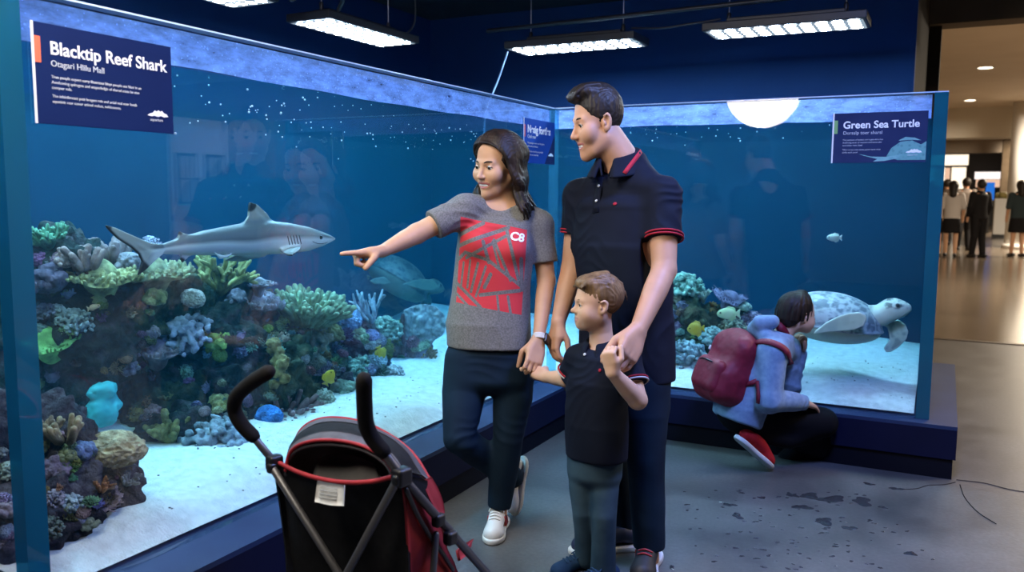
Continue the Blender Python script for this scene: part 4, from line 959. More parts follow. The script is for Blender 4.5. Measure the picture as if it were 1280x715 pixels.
    for i in range(26):      # tufts combed forward and up over the brow
        x = -.045+.09*i/25+r.uniform(-.003, .003); q = 1-(x/.06)**2
        s.chain(smooth_path([(x, -.02, .118*(.9+.1*q)), (x, .035, .112+.010*q), (x*1.0, .070, .100+.010*q), (x*1.02, .083, .088+r.uniform(-.005, .006)+.006*q)], 3), np.linspace(.0085, .0050, 10), .0022)
    st = lambda V: .0007*np.sin((V @ hA[0])*900+fbm(V*22, 2, 6)*4)+.0008*fbm(V*90, 2, 8)
    s.build('hair', HR_M, t, 1, st)
    return t
man()
# ------------------------------------------------------------------ the boy
def boy():
    t = empty('person', onz(742, 728), 'small boy in a navy polo shirt holding hands in front of the man', 'person')
    fb = unit(-.62*hR-.78*hF); Sb = unit(np.cross(fb, Z))
    hc = J(744.5, 378, 2.97); hA = hframe(-.975*hR-.20*hF-.02*Z, Z-.02*hR); hs = (.80, .81, .83)
    rS, rE, rW = J(722, 447, 3.03), J(708, 474, 3.08), J(683, 471, 3.19); lS, lE, lW = J(784, 447, 2.92), J(797, 500, 2.85), J(766, 466, 2.775)
    hR_, kR, aR = J(726, 572, 3.02), J(730, 640, 3.00), J(732, 694, 3.05); hL, kL, aL = J(757, 574, 2.99), J(755, 645, 2.95), J(754, 710, 2.97)
    b = SDF(.0030)
    b.loft([J(748, 560, 2.99), J(746, 510, 2.98), J(748, 462, 2.98), J(752, 444, 2.99)], Sb, fb, [.08, .085, .085, .07], [.06, .065, .06, .045])
    b.chain([rS, J(752, 440, 2.99), lS], [.028, .035, .028], .03); b.chain([J(753, 440, 2.99), J(751, 415, 2.99), hc-hA[1]*.012-hA[2]*.045], [.046, .041, .043], .02)
    b.chain([rS, rE], [.03, .029], .03); b.chain([rE, (rE+rW)/2, rW], [.030, .0275, .0205], .01)
    b.chain([lS, lE], [.033, .0325], .03); b.chain([lE, lE+(lW-lE)*.4, lW], [.0325, .031, .0215], .008)
    b.chain([hL, kL, aL-Z*.02], [.04, .03, .025], .02); b.chain([hR_, kR, aR-Z*.02], [.04, .03, .025], .02)
    head(b, hc, hA, hs, smile=.35, child=True)
    d = unit(J(760, 441, 2.765)-lW); hand(b, lW+d*.004, d, -hF*.75-hR*.6, hR*.8, .70, {'all': (55, 80, 40)}, thumb=((.7, .6, -.3), (.8, -.1, -.5)), fat=1.15)
    d = unit(J(668, 464, 3.24)-rW); hand(b, rW+d*.004, d, Z*.4-hF*.8, Z, .68, {'all': (35, 60, 40)}, thumb=((.7, .6, -.3), (.8, .1, -.5)), fat=1.15)
    b.build('body', [SK_C, mat('child_lips', (.52, .25, .19), .45)], t, 1, None, lips_mask(hc, hA, hs, True))
    face_parts(t, hc, hA, hs, HR_B, .3, True, brow=.0026, gaze=(0, 0, .02))
    s = SDF(.0045)
    s.loft([J(746, 572, 2.99), J(746, 530, 2.98), J(746, 480, 2.98), J(749, 450, 2.98), J(752, 436, 2.99)], Sb, fb, [.112, .116, .110, .095, .062], [.088, .092, .084, .068, .048], 0, 'u', 2.3)
    s.chain([rS, J(752, 438, 2.99), lS], [.040, .042, .042], .03); s.chain([rS, rE], [.043, .045], .03); s.chain([lS, lE], [.045, .052], .025)
    ul = unit(lE-lS); pL = lS+(lE-lS)*.62; s.trim(pL, ul, .060, .003, .2); ur = unit(rE-rS); pR = rS+(rE-rS)*.75; s.trim(pR, unit(.55*ur+.45*unit(rW-rE)), .055, .003, .2)
    ph = J(746, 571, 2.99); s.cut(ph, -Z, .006); nb = J(748, 426, 2.97); s.ell(nb, (.052, .056, .034), .008, 's', np.array([Sb, fb, Z]))
    V, Q = s.mesh(1, folds(Z+.5*Sb, 36, .0035, .4, 41)); sh = mesh_np('polo_shirt', V, Q, M_navy, t)
    M_wtrim = mat('white_knit_trim', (.6, .58, .58), .8)
    for p, u_, r_ in ((pL, ul, .0505), (pR, ur, .0455)):
        a = unit(np.cross(u_, hF)); c_ = np.cross(u_, a)
        for k, m_ in ((-.003, M_wtrim), (-.011, M_redtrim)): MB().tube([p+u_*k+(r_+.001)*(math.cos(q)*a+math.sin(q)*c_) for q in np.linspace(0, 2*math.pi, 33)], .0032, 6).build('sleeve_trim', m_, sh)
    s = SDF(.0034); cn = J(750, 424, 2.985)
    def cpt(a, r, z): return cn+Sb*(r*.047*math.sin(a))+fb*(r*.051*math.cos(a))+Z*z
    for aa in np.linspace(math.radians(26), math.radians(334), 90):
        bk = .5-.5*math.cos(aa); s.chain([cpt(aa, 1.0, -.016+.024*bk), cpt(aa, 1.2, -.032+.022*bk), cpt(aa, 1.5, -.060+.026*bk)], [.005, .0055, .0045], .005)
    for sg in (-1, 1): s.chain([cpt(sg*math.radians(26), 1.0, -.016), cpt(sg*math.radians(20), 1.5, -.064)], .005, .004)
    Vc, Qc = s.mesh(1); mesh_np('collar', Vc, Qc, M_navy, sh)
    for path, w in (([(722, 424), (725, 422), (728, 418.5)], .011), ([(779, 420), (777, 424), (774, 428)], .010)):
        pa, nn = laid([J(x, y, 2.7) for x, y in path], np.vstack([V, Vc]), np.vstack([Q, Qc+len(V)]), cF, .002)
        if len(pa) > 2: V2, Q2 = strip(pa, nn, w, .002); mesh_np('collar_stripe', V2, Q2, M_redtrim, sh)
    q, n_ = laid([J(731.5, 444, 2.7)], V, Q, cF, .005)
    if len(q): SDF(.0016).at(q[0], hframe(unit(np.cross(n_[0], Z)), n_[0])).ell((0, 0, 0), (.0062, .0062, .0026)).build('button', M_button, sh)
    q, n_ = laid([J(750, 463, 2.7)], V, Q, cF, .002)
    if len(q): SDF(.0016).at(q[0], hframe(unit(np.cross(n_[0], Z)), n_[0])).ell((0, 0, 0), (.007, .006, .002)).build('chest_emblem', M_redtrim, sh)
    s = SDF(.0048)
    s.loft([J(744, 590, 3.0), J(745, 566, 2.99), J(745, 552, 2.99)], Sb, fb, [.098, .102, .098], [.080, .082, .078])
    s.chain([hL, J(756, 612, 2.97), kL, kL+(aL-kL)*.5, aL-Z*.02], [.050, .049, .044, .042, .045], .02); s.chain([hR_, J(727, 610, 3.01), kR, kR+(aR-kR)*.5, aR-Z*.01], [.046, .045, .040, .037, .038], .02)
    s.build('jeans', M_denim2, t, 1, folds(Z+.9*hR, 22, .0034, 1.1, 57, lambda V: .5+.5*np.clip(1-np.abs(V[:, 2]-kL[2]+.05)/.16, 0, 1)))
    M_nshoe = mat('navy_canvas', (.010, .03, .075), .8, (.014, .04, .09), 30)
    toe = onz(688, 722); make_shoe(t, toe, toe+unit(onz(748, 712)-toe)*.20, Z, .20, M_nshoe, mat('navy_rubber', (.03, .04, .07), .6), mat('navy_lace', (.02, .05, .10), .8), side=0)
    toe = onz(718, 742); make_shoe(t, toe, toe+unit(onz(768, 726)-toe)*.20, Z, .20, M_nshoe, M_wsole, mat('navy_lace', (.02, .05, .10), .8), side=0)
    s = SDF(.0030).at(hc, hA, hs)
    s.ell((0, -.026, .034), (.0865, .1015, .0935)).ell((0, .040, .085), (.068, .048, .030), .03)
    s.ell((0, .100, -.020), (.098, .080, .088), .006, 's')
    for sg in (-1, 1): s.ell((sg*.088, .0, -.044), (.030, .034, .052), .005, 's'); s.ell((sg*.088, .042, -.028), (.03, .032, .060), .006, 's')
    s.ell((0, -.05, -.120), (.12, .12, .060), .012, 's'); s.cut((0, 0, -.074), (0, 0, -1))
    r = random.Random(5)
    for i in range(30):
        x = -.060+.12*i/29; q = 1-(x/.075)**2; j = r.uniform(-.012, .012)
        s.chain(smooth_path([(x*.6, -.05, .124*(.85+.15*q)), (x*.9+j*.3, .01, .119*(.86+.14*q)), (x+j*.6, .058, .094*(.85+.15*q)), (x*1.02+j, .080, .062+.012*q+r.uniform(-.006, .006))], 4), np.linspace(.0085, .003, 13), .003)
    for i in range(26):
        a = r.uniform(-2.4, 2.4)+math.pi; x, y = math.sin(a), math.cos(a); z0 = r.uniform(.02, .095); q = math.sqrt(max(0, 1-((z0-.034)/.094)**2))
        s.chain(smooth_path([(x*.087*q, -.026+y*.102*q, z0), (x*.090*q, -.030+y*.106*q, z0-.02), (x*.089*q, -.034+y*.107*q, z0-.042)], 3), np.linspace(.006, .002, 7), .003)
    s.build('hair', HR_B, t, 1, lambda V: .0007*np.sin((V @ hA[0])*1000+fbm(V*24, 2, 6)*5)+.0006*fbm(V*100, 2, 8))
    return t
boy()

# ------------------------------------------------------------------ the crouching child and her backpack
M_hood = mat('pale_blue_fleece', (.20, .30, .44), .9, (.27, .38, .52), 40, 5, bump=.25, bscale=200, bdist=.001); M_blackp = mat('black_leggings', (.004, .004, .006), .85)
M_redpack = mat('crimson_nylon', (.20, .006, .022), .6, (.25, .008, .028), 30, 4, bump=.2, bscale=500, bdist=.0006); M_zip = mat('black_zip', (.01, .01, .012), .5); M_redshoe = mat('red_knit', (.34, .010, .014), .8, (.42, .016, .02), 80, bump=.3, bscale=300, bdist=.0008)
def girl():
    def J(x, y, D): return cC+(D+.11)*ray(x, y)
    t = empty('person', onz(945, 583), 'child in a pale blue hoodie and red shoes crouching beside the turtle', 'person')
    fb = unit(.93*hR+.37*hF); Sb = unit(np.cross(fb, Z))                 # Sb = her right (near side)
    hc = J(998, 392, 4.10); hA = hframe(.965*hR+.26*hF-.06*Z, Z+.02*hR); hs = (.84, .89, .86)
    nS, nE, nW = J(966, 440, 3.98), J(962, 500, 3.96), J(1006, 503, 4.06)
    fS, fE, fW = J(984, 436, 4.20), J(986, 482, 4.26), J(1001, 438, 4.22)
    pel = J(926, 516, 4.12); nK, nA = J(1028, 528, 4.16), J(936, 545, 4.10); fK, fA = J(1030, 540, 4.30), J(985, 575, 4.32)
    b = SDF(.0042)
    b.loft([J(926, 510, 4.12), J(945, 465, 4.11), J(966, 428, 4.10)], Sb, fb, [.10, .10, .08], [.08, .085, .06])
    b.chain([J(972, 426, 4.10), J(985, 410, 4.10), hc-hA[1]*.018-hA[2]*.045], [.05, .043, .043], .02)
    b.chain([nS, nE, nW], [.03, .03, .021], .02); b.chain([fS, fE, fW], [.03, .03, .021], .02)
    b.chain([pel, nK], [.06, .045], .02); b.chain([nK, nA], [.04, .028], .02); b.chain([pel, fK, fA], [.06, .045, .03], .02); b.chain([nA, J(938, 556, 4.08)], [.030, .030], .02)
    head(b, hc, hA, hs, smile=.0, child=True)
    d = unit(J(1034, 513, 4.17)-nW); hand(b, nW, d, Z*.9-hF*.3, hF, .80, {'all': (16, 14, 8)}, fat=1.1)
    d = unit(J(1004, 419, 4.20)-fW); hand(b, fW, d, hR*.8+.3*hF, -hF, .78, {'all': (45, 70, 40)}, fat=1.1)
    b.build('body', [SK_C, M_lip], t, 1, None, lips_mask(hc, hA, hs, True))
    face_parts(t, hc, hA, hs, HR_W, 0, True, brow=.0024)
    s = SDF(.0055)
    s.loft([J(921, 524, 4.12), J(926, 505, 4.12), J(940, 470, 4.11), J(955, 440, 4.10), J(968, 422, 4.10)], Sb, fb, [.142, .150, .142, .132, .10], [.112, .128, .122, .105, .075], 0, 'u', 2.2)
    s.chain([nS, fS], [.06, .06], .05); s.chain([nS, nE], [.068, .062], .03); s.chain([nE, nE+(nW-nE)*.6, nW], [.060, .050, .036], .02); s.chain([fS, fE], [.062, .058], .03); s.chain([fE, fE+(fW-fE)*.9], [.056, .036], .015)
    s.trim(nW, unit(nW-nE), .055, .004, .2); p = J(918, 525, 4.12); s.cut(p, unit(-Z*.93-fb*.35), .01)
    hd = J(978, 411, 4.10); s.ell(hd, (.058, .062, .05), .012, 's')
    s.chain([J(966, 402, 4.03), J(950, 404, 4.06), J(944, 410, 4.12), J(952, 404, 4.2)], [.030, .036, .036, .03], .03); s.chain([J(948, 415, 4.10), J(962, 424, 4.02), J(980, 428, 4.0)], [.038, .03, .022], .03)
    s.ell(J(961, 399, 4.11), (.05, .05, .03), .02, 's')
    V, Q = s.mesh(1, folds(unit(nE-nS)+.4*fb, 42, .006, .4, 61)); ho = mesh_np('hoodie', V, Q, M_hood, t)
    lin = SDF(.005).chain([J(968, 399, 4.08), J(976, 410, 4.06), J(984, 417, 4.07)], [.016, .022, .016]).build('hood_lining', M_redpack, ho)
    s = SDF(.006)
    s.chain([pel, nK], [.095, .072]).chain([nK, J(985, 548, 4.14), nA+.015*Z], [.066, .054, .040], .03).chain([pel, fK], [.10, .08], .03).chain([fK, fA], [.075, .055], .03)
    s.ell(J(924, 514, 4.12), (.11, .115, .065), .04).chain([J(1000, 545, 4.22), J(1022, 555, 4.26)], [.07, .07], .04)
    s.build('leggings', M_blackp, t, 1)
    toe = onz(962, 588); heel = cC+4.12*ray(909, 541)
    make_shoe(t, toe+.008*Z, toe+unit(heel-toe)*.262+.008*Z, unit(np.cross(unit(toe-heel), Sb))*-1 if np.cross(unit(toe-heel), Sb)[2] < 0 else np.cross(unit(toe-heel), Sb), .262, M_redshoe, M_wsole, None, side=0, h=.0038)
    toe = onz(1024, 568); make_shoe(t, toe, toe+unit(onz(985, 566)-toe)*.2, Z, .2, M_redshoe, M_wsole, None, side=0)
    s = SDF(.0034).at(hc, hA, hs)
    s.ell((0, -.026, .034), (.0875, .1035, .096)).ell((0, .104, -.020), (.098, .080, .092), .006, 's')
    for sg in (-1, 1): s.ell((sg*.088, .004, -.046), (.030, .030, .052), .005, 's'); s.ell((sg*.088, .044, -.03), (.03, .034, .060), .006, 's')
    s.ell((0, -.075, -.025), (.07, .055, .06), .03); s.cut((0, 0, -.085), (0, 0, -1))
    r = random.Random(15)
    for i in range(44):
        a = math.radians(r.uniform(40, 320)); x, y = math.sin(a), math.cos(a)
        s.chain(smooth_path([(x*.01, .01+y*.02, .130), (x*.068, -.02+y*.076, .095), (x*.089, -.03+y*.098, .03), (x*.085, -.035+y*.100, -.03)], 4), np.linspace(.006, .0045, 13), .004)
    s.build('hair', HR_W, t, 1, lambda V: .0006*np.sin((V @ hA[0])*900+fbm(V*24, 2, 6)*5))
    # backpack: worn, a thing of its own
    k = empty('backpack', J(905, 500, 4.1), 'crimson backpack worn by the crouching child in the pale blue hoodie', 'backpack')
    up = unit(J(935, 417, 4.1)-J(902, 498, 4.1)); bk = unit(-fb-up*(-fb @ up)); c = J(908, 458, 4.09); A = np.array([np.cross(bk, up), bk, up])
    s = SDF(.005).at(c, A)
    s.box((0, -.03, 0), (.125, .085, .165), .06).ell((0, -.01, .10), (.115, .08, .10), .05).box((0, .0, -.08), (.13, .10, .10), .07, .05)
    s.build('pack_body', M_redpack, k, 2, lambda V: .004*fbm(V*14, 3, 3))
    s = SDF(.005).at(c, A).box((0, .075, -.065), (.10, .045, .085), .04); s.build('front_pocket', M_redpack, k, 2, lambda V: .003*fbm(V*16, 3, 5))
    def W(p): return c+np.array(p) @ A
    MB().tube(smooth_path([W((.119, -.03, -.10)), W((.127, -.02, -.02)), W((.118, -.012, .07)), W((.095, -.012, .135)), W((.04, -.012, .172))], 6), .006, 8).build('zip', M_zip, k)
    MB().tube(smooth_path([W((.095, .10, -.03)), W((.04, .123, -.005)), W((-.04, .123, -.005))], 5), .004, 6).build('zip', M_zip, k)
    MB().tube(smooth_path([W((.04, -.085, .15)), W((.04, -.10, .185)), W((-.03, -.10, .185)), W((-.03, -.085, .15))], 5), .008, 8).build('grab_loop', M_redpack, k)
    SDF(.003).at(W((.108, .04, .06)), A).box((0, 0, 0), (.004, .02, .012), .003).build('white_tag', M_white, k)
    pa, nn = laid([J(x, y, 3.6) for x, y in [(930, 434), (940, 430), (950, 428), (960, 428), (970, 431), (979, 436), (985, 444), (988, 454)]], V, Q, cF, .006)
    if len(pa) > 3: V2, Q2 = strip(smooth_path(pa, 4), np.vstack([nn[min(len(nn)-1, i//4)] for i in range(len(smooth_path(pa, 4)))]), .030, .008); mesh_np('shoulder_strap', V2, Q2, M_redpack, k)
    pa, nn = laid([J(x, y, 3.6) for x, y in [(906, 488), (916, 486), (928, 482), (938, 479), (947, 476)]], V, Q, cF, .006)
    if len(pa) > 3: V2, Q2 = strip(pa, nn, .022, .006); mesh_np('lower_strap', V2, Q2, M_redpack, k)
    pa, nn = laid([J(x, y, 3.6) for x, y in [(948, 476), (949, 486), (949.5, 495), (949, 504)]], V, Q, cF, .009)
    if len(pa) > 2: V2, Q2 = strip(pa, nn, .020, .005); mesh_np('strap_end', V2, Q2, M_redpack, k)
    return t
girl()
# ------------------------------------------------------------------ splashed water and marks on the floor
M_wet = mat('wet_patch', (.030, .032, .036), .12, (.040, .042, .046), 20)
def patch(mb, x, y, rx, ry, a, n=26, seed=0):
    r = random.Random(seed); ph = [r.uniform(0, 6.28) for _ in range(3)]; th = np.linspace(0, 2*np.pi, n, endpoint=False); k = 1+.25*np.sin(2*th+ph[0])+.18*np.sin(3*th+ph[1])+.12*np.sin(5*th+ph[2]); u, v = rx*k*np.cos(th), ry*k*np.sin(th)
    X = x+u*math.cos(a)-v*math.sin(a); Y = y+u*math.sin(a)+v*math.cos(a)
    V = np.vstack([np.stack([X, Y, np.full(n, .0004)], -1), np.stack([x+(X-x)*.75, y+(Y-y)*.75, np.full(n, .0016)], -1), [[x, y, .0018]]]); i = np.arange(n); j = (i+1) % n
    Q = [np.stack([i, j, j+n, i+n], -1)]+[np.array([[n+q, n+(q+1) % n, n+(q+2) % n, 2*n]]) for q in range(0, n, 2)]; mb.add(V, np.vstack(Q))
rr_ = random.Random(12); mb = MB()
for i, (px, py, w, h) in enumerate([(1012, 620, 26, 3.2), (1040, 624, 30, 4.2), (1078, 627, 22, 5), (1003, 634, 20, 3), (912, 631, 14, 2.2), (922, 645, 12, 3.5), (1030, 652, 24, 4), (1062, 660, 16, 2.5), (952, 622, 8, 2), (1120, 611, 16, 1.6), (1086, 605, 12, 1.6), (990, 619, 12, 2.6), (1103, 634, 10, 1.6), (1138, 692, 12, 3)]):
    p = onz(px, py); q = onz(px+w, py); q2 = onz(px, py+h); patch(mb, p[0], p[1], np.linalg.norm(q-p)*.5, np.linalg.norm(q2-p), YAW+rr_.uniform(-.3, .3), seed=i)
for i in range(130):
    px, py = rr_.gauss(985, 75), rr_.uniform(612, 712); p = onz(px, py); s_ = rr_.uniform(.003, .009); patch(mb, p[0], p[1], s_*1.5, s_, YAW+rr_.uniform(-.5, .5), 10, i)
tag(mb.build('water_drops', M_wet), 'splashed water drops and small puddles drying on the concrete', 'puddle', kind='stuff')
cr = MB()
for pts in ([(1194, 603), (1180, 606), (1160, 607), (1146, 611), (1130, 612)], [(1196, 600), (1230, 604), (1262, 612), (1300, 618)], [(1200, 606), (1206, 622), (1222, 640), (1245, 655)]):
    cr.tube(smooth_path([onz(*p)+np.array([0, 0, .0006]) for p in pts], 6), .0022, 5)
tag(cr.build('floor_crack', mat('dark_crack', (.018, .016, .015), .9)), 'thin cracks in the concrete at the plinth corner', 'crack', kind='structure')  # cracks laid on the floor as thin dark lines
# ------------------------------------------------------------------ sea life
def attr_mat(name, rough=.5, bump=0.0, bscale=60, kind='noise', spec=.5):
    m, nt, b, out = new_mat(name); a = N(nt, 'ShaderNodeAttribute'); a.attribute_name = 'col'; nt.links.new(a.outputs['Color'], b.inputs['Base Color']); b.inputs['Roughness'].default_value = rough; b.inputs['Specular IOR Level'].default_value = spec
    if bump:
        tc = N(nt, 'ShaderNodeTexCoord'); t = N(nt, 'ShaderNodeTexNoise'); t.inputs['Scale'].default_value = bscale; t.inputs['Detail'].default_value = 5; bp = N(nt, 'ShaderNodeBump'); bp.inputs['Strength'].default_value = bump; bp.inputs['Distance'].default_value = .004
        nt.links.new(tc.outputs['Object'], t.inputs['Vector']); nt.links.new(t.outputs['Fac'], bp.inputs['Height']); nt.links.new(bp.outputs[0], b.inputs['Normal'])
    return m
def set_col(o, C):
    C = np.asarray(C, np.float32); a = o.data.color_attributes.new('col', 'FLOAT_COLOR', 'POINT'); a.data.foreach_set('color', np.hstack([C, np.ones((len(C), 1), np.float32)]).ravel()); return o
def mixc(a, b, t): t = np.clip(np.asarray(t, float), 0, 1)[:, None]; return np.asarray(a)*(1-t)+np.asarray(b)*t
def poly_sdf(px, py, pts):
    P = np.asarray(pts, float); d = None; s = np.ones(np.broadcast(px, py).shape, np.float32); n = len(P); j = n-1
    for i in range(n):
        ex, ey = P[j]-P[i]; wx, wy = px-P[i][0], py-P[i][1]; t = np.clip((wx*ex+wy*ey)/(ex*ex+ey*ey+1e-12), 0, 1); bx, by = wx-ex*t, wy-ey*t; q = bx*bx+by*by
        d = q if d is None else np.minimum(d, q); c1 = py >= P[i][1]; c2 = py < P[j][1]; c3 = ex*wy > ey*wx
        fl = (c1 & c2 & c3) | (~c1 & ~c2 & ~c3); s = np.where(fl, -s, s); j = i
    return s*np.sqrt(d)
def plate(S, o, x, y, pts, th, k=0.0, taper=None):
    """thin plate with outline pts in the plane x, y through o"""
    P = np.asarray(pts, float); z = np.cross(unit(x), unit(y)); A = np.array([unit(x), unit(y), unit(z)]); S.at(o, A)
    def fn(X, Y, Z_):
        d = poly_sdf(X, Y, P); t = th*np.clip(-d/(th*3.5), .6, 1); e = np.abs(Z_)-t; return np.maximum(d, e)*.8
    S._op(fn, np.array([*P.min(0), -th]), np.array([*P.max(0), th]), k, 'u'); S.at(); return S
M_fishskin = attr_mat('shark_skin', .45, .1, 120)
def shark():
    X0 = -2.50; t = empty('blacktip_reef_shark', onx(285, 300, X0), 'grey blacktip reef shark swimming above the reef', 'shark')
    prof = [(413.0, 298.3, .5), (409, 293.8, 302.6), (400, 289.5, 307.5), (384, 283.5, 313.5), (362, 278.5, 317), (338, 276, 318.3), (303, 280.5, 320), (262, 288.5, 319.5), (232, 297, 318.5), (212, 304, 318), (196, 307.5, 317)]
    cs, hs = [], []
    for a in prof:
        top, bot = (a[1]-1.5, a[1]+1.5) if a[2] < 5 else (a[1], a[2]); p, q = onx(a[0], top, X0), onx(a[0], bot, X0); c = (p+q)/2; cs.append(c); hs.append(abs(p[2]-q[2])/2)
    cs = np.array(cs); hs = np.array(hs); bend = lambda y: .05*np.sin((y-cs[0][1])*2.3)+.02
    cs[:, 0] += bend(cs[:, 1])-bend(cs[0][1])*0
    S = SDF(.0042)
    ws = hs*.82; ws[0] = .010
    S.loft(cs, (1, 0, 0), (0, 0, 1), list(ws), list(hs), 0, 'u', 2.0)
    V, Q = None, None
    xa = float(np.mean(cs[5:8, 0])); yz = lambda x, y, X: (lambda p: (p[1], p[2]))(onx(x, y, X))
    def fin(pts, xo, th, k=.012): P = [yz(x, y, xo) for x, y in pts]; plate(S, (xo, 0, 0), (0, 1, 0), (0, 0, 1), P, th, k)
    fin([(343, 282), (332, 266), (320, 255), (312, 252.5), (310.5, 258), (310, 270), (304, 280), (303, 287), (340, 290)], cs[5][0], .010)
    fin([(241, 297), (231, 292), (224, 288.5), (223, 293), (222, 299.5), (240, 303)], cs[8][0], .007)
    fin([(203, 306), (186, 303), (165, 294), (145, 285), (130.5, 280.5), (135, 287), (147, 299), (163, 309), (173, 318), (177, 327), (171.5, 344.5), (181, 338), (192, 327), (203, 317.5)], cs[-1][0]+.01, .009)
    fin([(292, 317), (280, 319), (268, 316), (274, 324), (283, 323)], cs[6][0]+.03, .006, .006)
    fin([(243, 316), (236, 321), (228, 329), (225, 325), (226, 317)], cs[7][0], .006, .006)
    # pectoral fins sweep out sideways and back
    pc = onx(366, 309, cs[4][0]+hs[4]*.7); FD, FC = unit((.62, -.78, -.10)), unit((.75, .62, .05))
    plate(S, pc, FD, FC, [(-.03, -.05), (-.02, .035), (.08, .03), (.20, .005), (.185, -.02), (.09, -.045)], .007, .012)
    pc2 = onx(352, 316, X0); pc2[0] = cs[4][0]-.05
    plate(S, pc2, unit((-.35, -.9, -.05)), unit((-.75, .1, -.55)), [(0, -.02), (.02, .03), (.12, .075), (.2, .07), (.15, .02), (.10, -.01)], .007, .012)
    V, Q = S.mesh(1)
    top = np.interp(-V[:, 1], -cs[:, 1][::1], cs[:, 2]+hs); bot = np.interp(-V[:, 1], -cs[:, 1], cs[:, 2]-hs); v = (V[:, 2]-bot)/np.maximum(top-bot, .02)
    w = .43+.05*np.sin((V[:, 1])*9)+.05*fbm(V*6, 2, 3)
    C = mixc((.66, .68, .64), (.12, .13, .135), (v-w)/.16)
    C = mixc(C, (.20, .21, .215), np.clip((v-.85)/.4, 0, 1)*.6)
    px = lambda x, y, X=None: onx(x, y, X0 if X is None else X)
    axc = np.interp(-V[:, 1], -cs[:, 1], cs[:, 0]); lat = np.abs(V[:, 0]-axc)-np.interp(-V[:, 1], -cs[:, 1], ws); C = mixc(C, (.20, .21, .21), np.clip((lat-.012)/.02, 0, 1)*(V[:, 1] < cs[3][1]))
    fl = np.clip((v-1.05)/.12, 0, 1); C = mixc(C, (.36, .34, .29), fl*.75)
    tail = np.clip((cs[-1][1]-V[:, 1])/.03, 0, 1); C = mixc(C, (.34, .34, .31), tail*.8)
    def blk(x, y, r, X, soft=.008):
        p = px(x, y, X); d = np.hypot(V[:, 1]-p[1], V[:, 2]-p[2]); return np.clip((r-d)/soft, 0, 1)
    for a in ((311, 252, .044, cs[5][0]), (224, 288, .022, cs[8][0]), (131, 280, .030, cs[-1][0]+.01), (172, 344, .058, cs[-1][0]+.01), (226, 329, .026, cs[7][0])): C = mixc(C, (.008, .008, .010), blk(*a))
    # dark trailing edge of the tail
    e = poly_sdf(V[:, 1], V[:, 2], [yz(x, y, cs[-1][0]+.01) for x, y in [(130.5, 280.5), (135, 287), (147, 299), (163, 309), (173, 318), (177, 327), (171.5, 344.5), (160, 330), (140, 310), (120, 285)]]); C = mixc(C, (.012, .012, .015), np.clip((.009-e)/.006, 0, 1)*tail)
    b = mesh_np('body', V, Q, M_fishskin, t); set_col(b, C)
    pt = V[:, 0] > cs[4][0]+hs[4]*.82+.10
    tip = pc+.20*FD; d = np.linalg.norm(V-tip, axis=1); a = b.data.color_attributes['col']; C = mixc(C, (.01, .01, .012), np.clip((.05-d)/.01, 0, 1)); a.data.foreach_set('color', np.hstack([C, np.ones((len(C), 1))]).astype(np.float32).ravel())
    bvh = BVHTree.FromPolygons([tuple(v) for v in V], [tuple(q) for q in Q])
    def skin_pt(x, y): h = bvh.ray_cast(Vector(cC), Vector(ray(x, y)), 20)[0]; return np.array(h) if h is not None else onx(x, y, X0)
    e = skin_pt(401, 297); v2, q2 = sphere_data(e, .0085, 14, 10); mesh_np('eye', v2, q2, mat('shark_eye', (.012, .014, .014), .1), t)
    M_gill = mat('gill_slit', (.06, .065, .07), .6)
    for i in range(5):
        x = 374-i*3.6; pts = [skin_pt(x+.6*k, 294+i*.3+k*2.6) for k in range(5)]; MB().tube(pts, .0022, 5).build('gill_slit', M_gill, t)
    MB().tube(smooth_path([skin_pt(409, 303), skin_pt(403, 304.5), skin_pt(396, 304), skin_pt(391, 302)], 3), .0018, 5).build('mouth', M_gill, t)
shark()
M_turtleskin = attr_mat('turtle_skin', .5, .15, 70)
